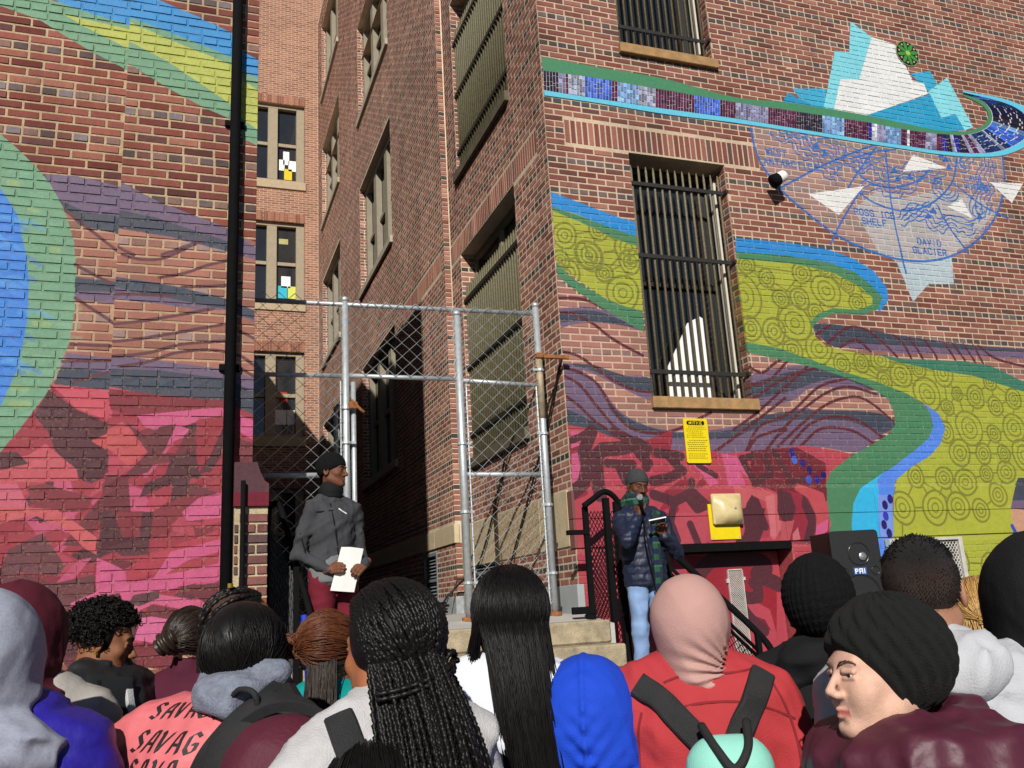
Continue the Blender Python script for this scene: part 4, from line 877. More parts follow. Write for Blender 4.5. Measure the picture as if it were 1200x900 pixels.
# ------------------------------------------------------------------ far building at the end of the alley
FBd = thing('brick_building', 'orange brick building closing the far end of the alley with papered windows', 'building', (2, 26, 0))
M_FAR, nt_, b_ = new_mat('far_brick'); L = nt_.links.new
tcn = N(nt_, 'ShaderNodeNewGeometry'); sp = N(nt_, 'ShaderNodeSeparateXYZ'); L(tcn.outputs['Position'], sp.inputs[0]); cb = N(nt_, 'ShaderNodeCombineXYZ'); L(sp.outputs[0], cb.inputs[0]); L(sp.outputs[2], cb.inputs[1])
br = N(nt_, 'ShaderNodeTexBrick', Scale=1.0); br.inputs['Brick Width'].default_value = .2145; br.inputs['Row Height'].default_value = CH; br.inputs['Mortar Size'].default_value = .008; br.inputs['Color1'].default_value = alb(182, 126, 102); br.inputs['Color2'].default_value = alb(136, 88, 74); br.inputs['Mortar'].default_value = alb(218, 190, 162)
br.inputs['Bias'].default_value = -.15; L(cb.outputs[0], br.inputs['Vector']); nn = N(nt_, 'ShaderNodeTexNoise', Scale=1.5, Detail=5.); L(tcn.outputs['Position'], nn.inputs['Vector'])
mr = N(nt_, 'ShaderNodeMapRange'); mr.inputs[3].default_value = .75; mr.inputs[4].default_value = 1.2; L(nn.outputs[0], mr.inputs[0]); mx = N(nt_, 'ShaderNodeMix', _data_type='RGBA', _blend_type='MULTIPLY'); mx.inputs[0].default_value = 1.; L(br.outputs['Color'], mx.inputs[6]); cc = N(nt_, 'ShaderNodeCombineColor'); [L(mr.outputs[0], cc.inputs[i]) for i in range(3)]; L(cc.outputs[0], mx.inputs[7]); L(mx.outputs[2], b_.inputs['Base Color']); b_.inputs['Roughness'].default_value = .9
bp = N(nt_, 'ShaderNodeBump', Strength=.6, Distance=.01, _invert=True); L(br.outputs['Fac'], bp.inputs['Height']); L(bp.outputs[0], b_.inputs['Normal'])
YB = 23.71
FWN = [(.9, 2.85, 13.66, 16.12), (.9, 2.85, 10.02, 12.42), (.9, 2.85, 6.25, 8.62), (.9, 2.85, 2.6, 4.9)]
mb = MB(); sheet(mb, -6, 9, 0, 24, FWN, 'y', YB)
for h in FWN: reveal(mb, h, 'y', YB, YB + .3)
mb.add([(-6, YB, 0), (-6, YB, 24), (-6, 40, 24), (-6, 40, 0)], [(0, 1, 2, 3)]); mb.add([(-6, YB, 24), (9, YB, 24), (9, 40, 24), (-6, 40, 24)], [(0, 1, 2, 3)]); mb.add([(9, YB, 0), (9, 40, 0), (9, 40, 24), (9, YB, 24)], [(0, 1, 2, 3)])
mb.build('wall', M_FAR, FBd)
M_FSOL = wall_mat('far_soldier_brick', 'attr', bump=.2); M_FSILL = simple('far_sill', alb(200, 178, 146), .85, var=.12)
pal_far = lambda hd, r_: [alb(172, 114, 92), alb(152, 98, 80), alb(186, 130, 104)][r_.integers(3)]
M_PAPW = simple('paper_white', (.8, .8, .78, 1), .8, var=.03); M_PAPY = simple('paper_yellow', alb(244, 214, 40), .8, var=.03); M_PAPC = simple('paper_cyan', alb(60, 200, 226), .8, var=.03); M_PAPL = simple('paper_lemon', alb(232, 236, 110), .8, var=.03)
for i, h in enumerate(FWN):
    a, b, c, d = h
    V, F, C = bricks_mesh(soldiers(a, b + .02, d + .002, d + .27), 'y', YB - .008, pal_far, rr_); obj('lintel_brickwork', V, F, M_FSOL, FBd, cols=C, kind='stuff')
    m = MB(); m.box(a, b, YB + .24, YB + .29, c, d); W = m.build('window', M_GLASSD, FBd)
    m = MB()
    for x0, x1, z0, z1 in ((a, a + .1, c, d), (b - .22, b, c, d), (a + .1, b - .22, c, c + .10), (a + .1, b - .22, d - .1, d), (1.83, 2.10, c + .1, d - .1)): m.box(x0, x1, YB + .10, YB + .238, z0, z1, .006)
    for x0, x1 in ((a + .1, 1.83), (2.10, b - .22)): m.box(x0, x1, YB + .17, YB + .236, (c + d) / 2 - .05, (c + d) / 2 + .05, .004)
    m.build('frame', simple('far_frame', alb(176, 160, 134), .7, var=.1) if i == 0 else bpy.data.materials['far_frame'], W)
    m = MB(); m.box(a - .03, b + .03, YB - .05, YB + .1, c - .24, c + .005, .006); m.build('sill', M_FSILL, W)
    pp = {0: [(2.27, .55, .17, .42, M_PAPW), (2.15, .36, .16, .34, M_PAPW), (2.42, .36, .22, .33, M_PAPW), (2.30, .08, .22, .34, M_PAPY)], 1: [(2.24, .42, .25, .34, M_PAPW), (2.14, .11, .26, .36, M_PAPC), (2.42, .11, .22, .36, M_PAPL), (2.17, 1.72, .25, .16, simple('paper_tan', alb(196, 190, 130), .8))], 2: [(2.2, .9, .22, .3, simple('paper_red', alb(170, 50, 30), .8)), (2.1, .3, .3, .4, M_PAPW), (2.42, .3, .2, .4, M_PAPW)]}.get(i, [])
    for (x0, dz, w_, h_, mm) in pp:
        m = MB(); m.box(x0, x0 + w_, YB + .228, YB + .2365, c + .1 + dz, c + .1 + dz + h_); m.build('paper_notice', mm, W)
# ------------------------------------------------------------------ landing, stairs
ST = thing('concrete_stairs', 'worn concrete stairs rising to the alley landing below the chain-link fence', 'stairs', (1.9, 5.6, 0))
SX0, SX1 = .52, 3.25; Y0 = 6.77; Z0 = 1.449
m = MB(); m.prism([(Y0 + .02, .1), (Y0 + .02, Z0 - .03), (7.4, 1.50), (11.03, 1.545), (23.7, 1.56), (23.7, .1)], 0, .41, XC - .021)
o = m.build('landing', M_CONC2, ST)
rs = np.random.default_rng(31)
for k in range(8):
    yk = Y0 - .28 * k; zk = Z0 - .18 * k
    m = MB(); x1 = SX1 + rs.uniform(-.01, .01)
    m.box(SX0, x1, yk - .0, yk + .34, zk - .178, zk, .012) if k else m.box(SX0, x1, yk, 7.34, zk - .178, zk, .014)
    m.build('step', M_CONC, ST)
m = MB(); m.box(SX0 + .01, SX1 - .03, Y0 - 1.9, 7.0, 0, .08); m.box(SX0 + .01, SX1 - .03, 6.6, 7.35, .08, 1.26)
for k in range(1, 8): m.box(SX0 + .01, SX1 - .03, Y0 - .28 * k + .02, Y0 - .28 * k + .27, .081, Z0 - .18 * k - .18)
m.build('stair_core', M_CONC, ST)
PL = thing('concrete_platform', 'low concrete platform beside the stairs under the man with the microphone', 'platform', (3.8, 6.9, 0))
m = MB(); m.box(3.262, 4.27, 6.35, 7.47, 0, .91, .012); m.build('slab', M_CONC, PL)
m = MB(); m.box(3.262, 4.27, 6.02, 6.346, 0, .73, .012); m.build('step', M_CONC, PL)
m = MB(); m.box(3.262, 4.27, 5.72, 6.016, 0, .55, .012); m.build('step', M_CONC, PL)

# ------------------------------------------------------------------ chain-link fence
FN = thing('chain_link_fence', 'galvanised chain-link fence with open gateway across the alley mouth', 'fence', (1.9, 7.4, 1.5)); YN = 7.4
M_RUST = simple('rusty_steel', alb(168, 108, 62), .8, .2, var=.4, scale=20, bump=.4)
def post(x, z0, z1, r, mat=None):
    m = MB(); m.tube([(x, YN, z0), (x, YN, z1)], r, 14); p = m.build('post', mat or M_GALV, FN, True)
    m = MB(); m.tube([(x, YN, z1), (x, YN, z1 + .03), (x, YN, z1 + .05)], r, 14, rs=[r * 1.12, r * 1.1, r * .4]); m.build('post_cap', M_GALV, p, True)
    m = MB(); m.tube([(x, YN, z0 - .004), (x, YN, z0 + .03)], r * 1.9, 14); m.build('base_plate', M_RUST, p)
    return p
p1 = post(1.236, 1.50, 4.27, .030); p2 = post(2.255, 1.50, 4.20, .034); p3 = post(3.035, 1.50, 4.33, .032)
m = MB(); m.tube([(3.035, YN, 3.25), (3.035, YN, 3.84)], .0335, 14); m.build('rust_stain', simple('weathered_steel', alb(186, 168, 138), .7, .3, var=.35, scale=14, bump=.3), p3, True)
def rail(a, b, z0, z1, r=.020):
    m = MB(); m.tube([(a, YN, z0), (b, YN, z1)], r, 12); m.build('rail', M_GALV, FN, True)
rail(.41, 3.0, 4.235, 4.265); rail(.41, 1.20, 3.585, 3.595); rail(1.27, 2.22, 3.60, 3.60); rail(2.29, 3.0, 3.59, 3.565); rail(.41, 1.2, 2.735, 2.74, .021); rail(2.29, 3.0, 2.74, 2.735, .021)
def chain(u0, u1, z0, z1, name='chain_mesh'):
    """woven mesh: every wire is a zigzag that hooks round its neighbours"""
    m = MB(); st = .066; n = int((u1 - u0) / st) + 1; hz = .062; k = int((z1 - z0) / hz)
    for i in range(n):
        P = []
        for j in range(k + 1):
            x = u0 + i * st + (st * 1.02 if (j + i) % 2 else -st * .02); P.append((min(max(x, u0), u1 + .01), YN + (.004 if j % 2 else -.004) - .027, z0 + j * hz))
        m.tube(P, .0032, 4, False)
    return m.build(name, M_GALV, FN, kind='stuff')
chain(.41, 1.2, 1.58, 4.31); chain(1.27, 2.22, 3.60, 4.31); chain(2.29, 3.0, 1.56, 4.31)
for x, z0, z1 in ((2.31, 1.56, 3.55), (2.985, 1.56, 3.55), (1.19, 1.58, 3.55)):
    m = MB(); m.tube([(x, YN - .02, z0), (x, YN - .02, z1)], .008, 6); m.build('tension_bar', M_GALV, FN)
for x, zs in ((3.035, (1.85, 2.45, 3.1, 3.7)), (2.255, (1.8, 2.4, 3.0)), (1.236, (3.3, 3.0, 2.5))):
    for z in zs: m = MB(); m.tube([(x, YN, z), (x, YN, z + .022)], .045, 12); m.box(x - .075 if x > 2.5 else x + .04, x - .04 if x > 2.5 else x + .075, YN - .03, YN - .01, z, z + .022); m.build('clamp', M_GALV, FN)
m = MB(); m.box(1.25, 1.33, YN - .05, YN - .02, 3.30, 3.36, .006); m.tube([(1.27, YN - .05, 3.38), (1.35, YN - .06, 3.29), (1.38, YN - .05, 3.27)], .012, 6); m.build('latch', M_RUST, FN)
m = MB(); m.tube([(1.305, YN + .03, 1.58), (1.305, YN + .03, 3.55)], .022, 10); m.tube([(1.305, YN + .03, 3.53), (1.305, YN + 1.0, 3.53)], .022, 10); m.tube([(1.305, YN + 1.0, 1.58), (1.305, YN + 1.0, 3.55)], .022, 10); m.tube([(1.305, YN + .03, 1.62), (1.305, YN + 1.0, 1.62)], .022, 10); m.build('gate_frame', M_GALV, FN, True)
m = MB(); m.box(3.06, 3.34, YN - .02, YN + .015, 3.83, 3.865, .004); m.box(3.0, 3.07, YN - .05, YN + .05, 3.82, 3.875, .01); m.build('wall_bracket', M_RUST, FN)
# cables
M_CAB = simple('black_rubber', (.012, .012, .012, 1), .5)
CB = thing('cable', 'black cable slung from the rusty bracket down the alley wall', 'cable', (3.28, 8.5, 1.55), 'cables on the alley wall')
pts = curve([(3.30, 7.47, 3.88), (3.285, 7.9, 3.3), (3.285, 8.6, 2.6), (3.27, 9.3, 1.9), (3.25, 9.7, 1.56)]); m = MB(); m.tube(pts, .012, 6); m.build('cord', M_CAB, CB, True)
CB2 = thing('cable', 'black cable hanging from the wall near the vent to a black coil on the landing', 'cable', (3.2, 10.6, 1.55), 'cables on the alley wall')
pts = curve([(3.285, 9.0, 3.4), (3.28, 9.6, 2.7), (3.27, 10.3, 2.1), (3.2, 10.9, 1.9), (3.0, 10.9, 1.7), (2.95, 10.7, 1.57)]); m = MB(); m.tube(pts, .012, 6); m.build('cord', M_CAB, CB2, True)
m = MB(); t = np.linspace(0, 18, 70); m.tube(np.stack([2.86 + (.09 + .02 * np.sin(t * 1.7)) * np.cos(t), 10.6 + .12 * np.sin(t), 1.575 + .006 * t], 1), .014, 5); m.build('coil', M_CAB, CB2, True)

# ------------------------------------------------------------------ black railings with mesh infill
RG = thing('stair_railing', 'black steel railing with expanded mesh beside the man with the microphone', 'railing', (3.5, 7.1, 1.4))
YR = 7.06
def rl_post(x, z0, z1, y=YR, p=None, s=.022): m = MB(); m.box(x - s, x + s, y - s, y + s, z0, z1, .003); m.build('post', M_BLACK, p or RG)
rl_post(3.235, 1.42, 2.40); rl_post(3.43, 1.42, 2.47, YR - .02, None, .026); rl_post(3.54, .92, 2.44, YR - .0, None, .026)
m = MB(); m.tube(curve([(3.20, YR - .06, 2.40), (3.28, YR - .06, 2.45), (3.40, YR - .05, 2.52), (3.50, YR - .03, 2.49), (3.60, YR, 2.38)]), .026, 10); m.build('top_rail', M_BLACK, RG, True)
H0 = np.array([3.56, YR - .01, 2.44]); H1 = np.array([4.66, YR - .26, 1.26])
m = MB(); m.tube(curve([H0, H0 * .6 + H1 * .4, H0 * .25 + H1 * .75, H1, (4.77, YR - .28, 1.10), (4.80, YR - .28, .92)]), .029, 10); m.build('handrail', M_BLACK, RG, True)
for dz in (.16, .22): m = MB(); m.tube([H0 - [0, 0, dz], H1 - [0, 0, dz]], .016, 8); m.build('rail', M_BLACK, RG, True)
for dz in (.74,): m = MB(); m.tube([H0 - [0, 0, dz], H1 - [0, 0, dz]], .022, 8); m.build('rail', M_BLACK, RG, True)
for t in (.35, .7, 1.0): q = H0 + (H1 - H0) * t; rl_post(q[0], max(.0, q[2] - 1.0), q[2], q[1])
m = MB(); lattice(m, 3.24, 3.54, 1.46, 2.36, .034, .0045, lambda u, z: (u, YR, z), .55)
sl = (H1 - H0)
def plc(u, z): t = (u - H0[0]) / sl[0]; b = H0 + sl * t; return (u, b[1], b[2] + z)
lattice(m, H0[0], H1[0], -.74, -.24, .036, .0045, plc, .55); m.build('mesh_infill', M_BLACK, RG, kind='stuff')
m = MB(); m.box(3.05, 3.26, YR - .03, YR + .02, 1.50, 1.56, .003); m.box(3.05, 3.25, YR - .03, YR + .02, 2.16, 2.20, .003); m.build('wall_stay', M_BLACK, RG)
m = MB(); m.tube([(3.18, YR, 1.5), (3.42, YR - .05, 1.2), (3.52, YR - .05, .93)], .028, 6); m.build('slanting_strip', M_BLACK, RG)  # black strip slanting down past the stair end
RG2 = thing('stair_railing', 'black mesh railing panel between the brick pier and the man with paper', 'railing', (.65, 6.7, 1.0))
m = MB(); m.tube(curve([(.56, 6.84, 1.0), (.56, 6.84, 2.30), (.585, 6.82, 2.42), (.62, 6.78, 2.43), (.655, 6.74, 2.34), (.74, 6.45, 1.9), (.80, 6.2, 1.55), (.86, 5.9, 1.0)]), .023, 8); m.build('top_rail', M_BLACK, RG2, True)
m = MB(); m.box(.70, .74, 6.42, 6.46, .9, 1.95, .003); m.build('post', M_BLACK, RG2)
M_DMESH = simple('dark_mesh', (.05, .05, .05, 1), .5, .4)
m = MB(); 
lattice(m, 0.0, 1.0, 1.28, 2.30, .075, .0045, lambda u, z: (.56 + .15 * u, 6.84 - .40 * u, z - .42 * u), .6); m.build('mesh_infill', M_DMESH, RG2, kind='stuff')
m = MB(); m.tube([(.80, 6.25, .95), (.76, 6.3, 1.62)], .028, 8); m.build('hanging_strap', simple('royal_blue_rope', alb(30, 60, 210), .7), RG2)

# ------------------------------------------------------------------ signs and lamps on the front wall
def quad_on_front(pts_, y): return [(un_right(*q)[0], un_right(*q)[1]) for q in pts_]
NS = thing('notice_sign', 'yellow NOTICE sign with lines of small print below the barred window', 'sign', (4.7, YF, 2.8))
a = un_right(799, 491); b = un_right(834, 543); SX, SZ = a[0], b[1]; SW, SH = .272, .445
M_YEL = simple('sign_yellow', alb(250, 222, 20), .45, var=.05)
def rrect(x0, x1, z0, z1, r, n=5):
    P = []
    for cx, cz, t0 in ((x1 - r, z0 + r, -90), (x1 - r, z1 - r, 0), (x0 + r, z1 - r, 90), (x0 + r, z0 + r, 180)):
        for i in range(n): t = R(t0 + 90 * i / (n - 1)); P.append((cx + r * math.cos(t), cz + r * math.sin(t)))
    return P
m = MB(); m.prism(rrect(SX, SX + SW, SZ, SZ + SH, .018), 1, YF - .020, YF - .012); m.build('plate', M_YEL, NS)
m = MB(); m.prism(rrect(SX + .035, SX + SW - .035, SZ + SH - .066, SZ + SH - .022, .02), 1, YF - .0225, YF - .0205); hb = m.build('header', M_BLACK, NS)
def stroke_text(txt, x, z, h, wd, y, name, mat, parent, adv=1.45):
    mb = MB(); k = h / 6
    for ch in txt:
        for st_ in GL.get(ch, '').split('|'):
            if not st_: continue
            Q = np.array([[float(v) for v in q.split(',')] for q in st_.split()]) * k + [x, z]
            for p, q in zip(Q[:-1], Q[1:]):
                d_ = (q - p) / (np.hypot(*(q - p)) + 1e-9); e_ = np.array([-d_[1], d_[0]]) * wd / 2; c_ = d_ * wd / 2
                W4 = [p - e_ - c_, q - e_ + c_, q + e_ + c_, p + e_ - c_]; mb.add([(w_[0], y, w_[1]) for w_ in W4], [(0, 1, 2, 3)])
        x += 4 * k * adv
    return mb.build(name, mat, parent)
stroke_text('NOTICE', SX + .062, SZ + SH - .058, .028, .0062, YF - .0235, 'lettering', M_YEL, NS, 1.33)
m = MB(); r5 = np.random.default_rng(9); z = SZ + SH - .088
for i in range(15):
    if i in (6, 12): z -= .012
    x = SX + .022 + r5.uniform(0, .03) * (i % 3 == 0); xe = SX + SW - .02 - r5.uniform(0, .05)
    while x < xe:
        w_ = r5.uniform(.008, .026); m.add([(x, YF - .0212, z), (min(x + w_, xe), YF - .0212, z), (min(x + w_, xe), YF - .0212, z + .0062), (x, YF - .0212, z + .0062)], [(0, 1, 2, 3)]); x += w_ + .006
    z -= .0205
m.build('small_print', simple('print_brown', alb(120, 100, 20), .6), NS, kind='stuff')
# yellow plate and square lamp
YP = thing('yellow_plate', 'plain yellow plate on the wall just below the square beige lamp', 'sign', (4.9, YF, 2.1))
a = un_right(829, 606); b = un_right(867, 632); m = MB(); m.box(a[0], b[0], YF - .030, YF - .016, b[1], 2.45, .003); m.build('plate', M_YEL, YP)
for x in (a[0] + .02, b[0] - .02):
    m = MB(); m.tube([(x, YF - .033, b[1] + .02), (x, YF - .029, b[1] + .02)], .007, 8); m.build('screw', M_GALV, YP)
WL = thing('wall_lamp', 'square beige wall lamp with rounded cover above the yellow plate', 'lamp', (4.9, YF, 2.3))
M_BEI = simple('beige_enamel', alb(228, 206, 150), .35, var=.12, scale=14, bump=.05)
a = un_right(829, 579); x0, x1, z1, z0 = a[0], a[0] + .335, 2.545, 2.245
m = MB(); m.box(x0, x1, YF - .075, YF - .031, z0, z1, .012); m.build('housing', M_BEI, WL)
m = MB(); n = 7; V = []; F = []
for i in range(n):
    for j in range(n):
        u = i / (n - 1) * 2 - 1; v = j / (n - 1) * 2 - 1; V.append(((x0 + x1) / 2 + u * .155, YF - .076 - .075 * (1 - abs(u) ** 4) * (1 - abs(v) ** 4) ** .7 * (1.0 - .25 * v), (z0 + z1) / 2 + v * .138 - .006))
for i in range(n - 1):
    for j in range(n - 1): F.append((i * n + j, (i + 1) * n + j, (i + 1) * n + j + 1, i * n + j + 1))
m.add(V, F); m.build('cover', M_BEI, WL, True)
m = MB(); m.tube([((x0 + x1) / 2 + .03, YF - .155, 2.40), ((x0 + x1) / 2 + .03, YF - .163, 2.40)], .012, 10); m.build('lock', M_GALV, WL)
FL = thing('flood_lamp', 'small white cylindrical floodlight with black hood beside the map mural', 'lamp', (6.03, YF, 5.95))
c = np.array([*un_right(905, 217)]); cx, cz = c; dv = -.85 * CR - .5 * CU - .25 * CF; dv /= np.linalg.norm(dv); e0 = np.array([cx + .03, YF - .20, cz + .03])
m = MB(); m.tube([e0, e0 + dv * .02, e0 + dv * .11, e0 + dv * .12], .06, 16, rs=[.045, .062, .066, .07]); m.build('can', M_WHITE, FL, True)
m = MB(); m.tube([e0 + dv * .10, e0 + dv * .175], .074, 16, rs=[.070, .08]); m.build('hood', M_BLACK, FL, True)
m = MB(); m.tube([e0, (cx + .05, YF - .06, cz + .02), (cx + .05, YF - .012, cz + .02)], .014, 8); m.tube([(cx + .05, YF - .03, cz + .02), (cx + .05, YF - .001, cz + .02)], .05, 14); m.build('arm', M_GALV, FL, True)

# ------------------------------------------------------------------ loudspeaker on a stand
YS = 5.3
LS = thing('loudspeaker', 'black loudspeaker with horn and woofer and blue badge on a tripod stand', 'loudspeaker', (4.65, YS + .2, 0))
M_SPK = simple('black_textured_plastic', (.012, .012, .013, 1), .45, var=.2, scale=40, bump=.25, bscale=300); M_SPK2 = simple('gloss_black', (.014, .014, .015, 1), .22, var=.1); M_BADGE = simple('badge_blue', alb(44, 96, 170), .4)
a = on_y(951, 622, YS); zt = on_y(985, 622, YS)[2]; zb = zt - .66; xw = .36
Mx = Matrix.Translation((4.62, YS + .1, 0)) @ Matrix.Rotation(R(-13), 4, 'Z') @ Matrix.Rotation(R(0), 4, 'X')
def Lb(mb, *a_, **k): mb.xform(np.array(Mx)); return mb.build(*a_, **k)
m = MB(); m.prism([(-xw / 2, 0), (xw / 2, 0), (.17, .34), (-.17, .34)], 2, zb, zt); m.V = [v for v in m.V]; Lb(m, 'cabinet', M_SPK, LS)
m = MB(); m.prism(rrect(-xw / 2 - .008, xw / 2 + .008, zb - .006, zt + .006, .03), 1, -.022, -.001); Lb(m, 'baffle', M_SPK, LS)
def cone(cx_, cz_, r, d, name, mat, y=-.024, n=28):
    V = []; F = []; prof = [(1.0, 0), (.94, -.006), (.88, 0.004), (.5, d * .6), (.25, d), (.0001, d * .9)]
    for q, (rr2, dd) in enumerate(prof):
        for i in range(n): t = 2 * math.pi * i / n; V.append((cx_ + r * rr2 * math.cos(t), y + (dd if dd < 0 else min(dd, .018)), cz_ + r * rr2 * math.sin(t)))
    for q in range(len(prof) - 1):
        for i in range(n): F.append((q * n + i, q * n + (i + 1) % n, (q + 1) * n + (i + 1) % n, (q + 1) * n + i))
    mm = MB(); mm.add(V, F); return Lb(mm, name, mat, LS, True)
cone(.02, zt - .165, .085, .05, 'horn', M_SPK2); cone(0.0, zt - .46, .155, .05, 'woofer', M_SPK2)
cone(-.11, zt - .29, .032, .03, 'port', M_SPK2); cone(.13, zt - .29, .032, .03, 'port', M_SPK2)
V, F = None, None
m = MB(); t_ = np.linspace(0, 1, 6); m.tube([(.045, -.026, zt - .185), (.045, -.031, zt - .185), (.045, -.033, zt - .185)], .03, 14, rs=[.034, .026, .004]); Lb(m, 'horn_glint', simple('glint_silver', (.5, .5, .52, 1), .25, .8), LS, True)  # silver disc standing in for the highlight on the horn
m = MB(); m.box(-.04, .06, -.0265, -.0235, zt - .315, zt - .262); bd = Lb(m, 'badge', M_BADGE, LS)
m = MB()
for q in ((-.03, -.022, -.307, -.27), (-.022, -.010, -.278, -.27), (-.022, -.010, -.293, -.286), (-.012, -.005, -.29, -.273), (.002, .009, -.307, -.27), (.009, .024, -.278, -.27), (.024, .031, -.307, -.27), (.009, .024, -.293, -.287), (.04, .047, -.307, -.27)): m.box(q[0], q[1], -.0282, -.0262, zt + q[2], zt + q[3])
Lb(m, 'badge_lettering', M_WHITE, bd)
m = MB(); m.tube([(0, .14, .9), (0, .14, zb + .02)], .018, 10); m.tube([(0, .14, .25), (0, .14, .95)], .024, 10); Lb(m, 'pole', M_BLACK, LS, True)
for t in (20, 140, 260):
    m = MB(); m.tube([(0, .14, .82), (.52 * math.cos(R(t)), .14 + .52 * math.sin(R(t)), .02)], .014, 8); Lb(m, 'leg', M_BLACK, LS)
# ------------------------------------------------------------------ figures: smooth bodies grown from blended volumes
def ell(P, c, r):
    q = P - np.asarray(c, P.dtype); r = np.asarray(r, P.dtype); k0 = np.sqrt(((q / r) ** 2).sum(-1)); k1 = np.sqrt(((q / r ** 2) ** 2).sum(-1)) + 1e-9; return k0 * (k0 - 1) / k1
def cap(P, a, b, ra, rb=None):
    a = np.asarray(a, P.dtype); b = np.asarray(b, P.dtype); rb = ra if rb is None else rb; d = b - a; t = np.clip(((P - a) @ d) / (d @ d + 1e-12), 0, 1); return np.linalg.norm(P - a - t[..., None] * d, axis=-1) - (ra + (rb - ra) * t)
def sbox(P, c, h, r):
    q = np.abs(P - np.asarray(c, P.dtype)) - np.asarray(h, P.dtype) + r; return np.linalg.norm(np.maximum(q, 0), axis=-1) + np.minimum(q.max(-1), 0) - r
def smin(a, b, k): h = np.clip(.5 + .5 * (b - a) / k, 0, 1); return b + (a - b) * h - k * h * (1 - h)
def smax(a, b, k): return -smin(-a, -b, k)
def blend(L, k):
    d = L[0]
    for q in L[1:]: d = smin(d, q, k)
    return d
def folds(P, sc, seed):
    """soft wandering creases, about -1..1"""
    g = np.random.default_rng(seed); o = np.zeros(P.shape[0], P.dtype)
    for i in range(5):
        d = g.normal(size=3); d /= np.linalg.norm(d); e = g.normal(size=3); e /= np.linalg.norm(e); s_ = sc * g.uniform(.7, 1.9)
        w_ = np.sin((P @ e.astype(P.dtype)) * s_ * .55 + g.uniform(0, 6)) * 1.5; o += (1 - 2 * np.abs(np.sin((P @ d.astype(P.dtype)) * s_ * .5 + w_ + g.uniform(0, 6)))) * .38
    return o
def nets(fn, lo, hi, h):
    lo = np.asarray(lo, np.float32); hi = np.asarray(hi, np.float32); n = np.ceil((hi - lo) / h).astype(int) + 1
    ax = [lo[i] + h * np.arange(n[i], dtype=np.float32) for i in range(3)]
    # coarse pass keeps only the blocks near the surface
    D = np.full(n, 1.0, np.float32); bs = 8
    cb = [np.arange(0, n[i], bs) for i in range(3)]
    C = np.stack(np.meshgrid(*[lo[i] + h * (cb[i] + (bs - 1) / 2).astype(np.float32) for i in range(3)], indexing='ij'), -1)
    dc = fn(C.reshape(-1, 3)).reshape(C.shape[:3]); rad_ = h * bs * .95 + .03
    for bi, bj, bk in np.argwhere(np.abs(dc) <= rad_):
        sl = tuple(slice(b * bs, min(b * bs + bs, n[i])) for i, b in enumerate((bi, bj, bk)))
        G = np.stack(np.meshgrid(ax[0][sl[0]], ax[1][sl[1]], ax[2][sl[2]], indexing='ij'), -1); BLK.append((sl, G.reshape(-1, 3), G.shape[:3]))
    for bi, bj, bk in np.argwhere(dc < -rad_):
        D[tuple(slice(b * bs, min(b * bs + bs, n[i])) for i, b in enumerate((bi, bj, bk)))] = -1.0
    if BLK:
        v = fn(np.concatenate([b[1] for b in BLK])); o_ = 0
        for sl, G, sh in BLK: D[sl] = v[o_:o_ + len(G)].reshape(sh); o_ += len(G)
        BLK.clear()
    S = D < 0; c = [S[i:n[0] - 1 + i, j:n[1] - 1 + j, k:n[2] - 1 + k] for i in (0, 1) for j in (0, 1) for k in (0, 1)]; cnt = sum(q.astype(np.int8) for q in c); act = (cnt > 0) & (cnt < 8)
    I = np.argwhere(act); acc = np.zeros((len(I), 3), np.float32); num = np.zeros(len(I), np.float32)
    cor = [(i, j, k) for i in (0, 1) for j in (0, 1) for k in (0, 1)]
    for a in range(8):
        for b in range(a + 1, 8):
            ca, cb_ = np.array(cor[a]), np.array(cor[b])
            if np.abs(ca - cb_).sum() != 1: continue
            da = D[tuple((I + ca).T)]; db = D[tuple((I + cb_).T)]; m_ = (da < 0) != (db < 0); t = np.where(m_, da / (da - db + 1e-12), 0); acc += np.where(m_[:, None], ca + t[:, None] * (cb_ - ca), 0); num += m_
    V = lo + h * (I + acc / num[:, None]); vid = np.full(act.shape, -1, np.int64); vid[act] = np.arange(len(I)); F = []
    for a in range(3):
        sh = list(n); s0 = [slice(None)] * 3; s1 = [slice(None)] * 3; s0[a] = slice(0, n[a] - 1); s1[a] = slice(1, n[a]); A = S[tuple(s0)]; B = S[tuple(s1)]
        E = np.argwhere(A != B); b_, c_ = [(1, 2), (2, 0), (0, 1)][a]
        ok = (E[:, b_] > 0) & (E[:, c_] > 0) & (E[:, b_] < n[b_] - 1) & (E[:, c_] < n[c_] - 1); E = E[ok]; sg = A[tuple(E.T)]
        def cell(db_, dc_): q = E.copy(); q[:, b_] -= db_; q[:, c_] -= dc_; return vid[tuple(q.T)]
        q = np.stack([cell(1, 1), cell(0, 1), cell(0, 0), cell(1, 0)], 1); q[~sg] = q[~sg][:, ::-1]; F.append(q)
    return V.astype(float), np.concatenate(F)
BLK = []
def rotm(yaw=0, pitch=0, roll=0):
    """figure axes: x right, y ahead, z up. yaw turns to the right, pitch raises the face, roll tips to the right"""
    return np.array(Matrix.Rotation(-R(yaw), 3, 'Z') @ Matrix.Rotation(R(pitch), 3, 'X') @ Matrix.Rotation(R(roll), 3, 'Y'))
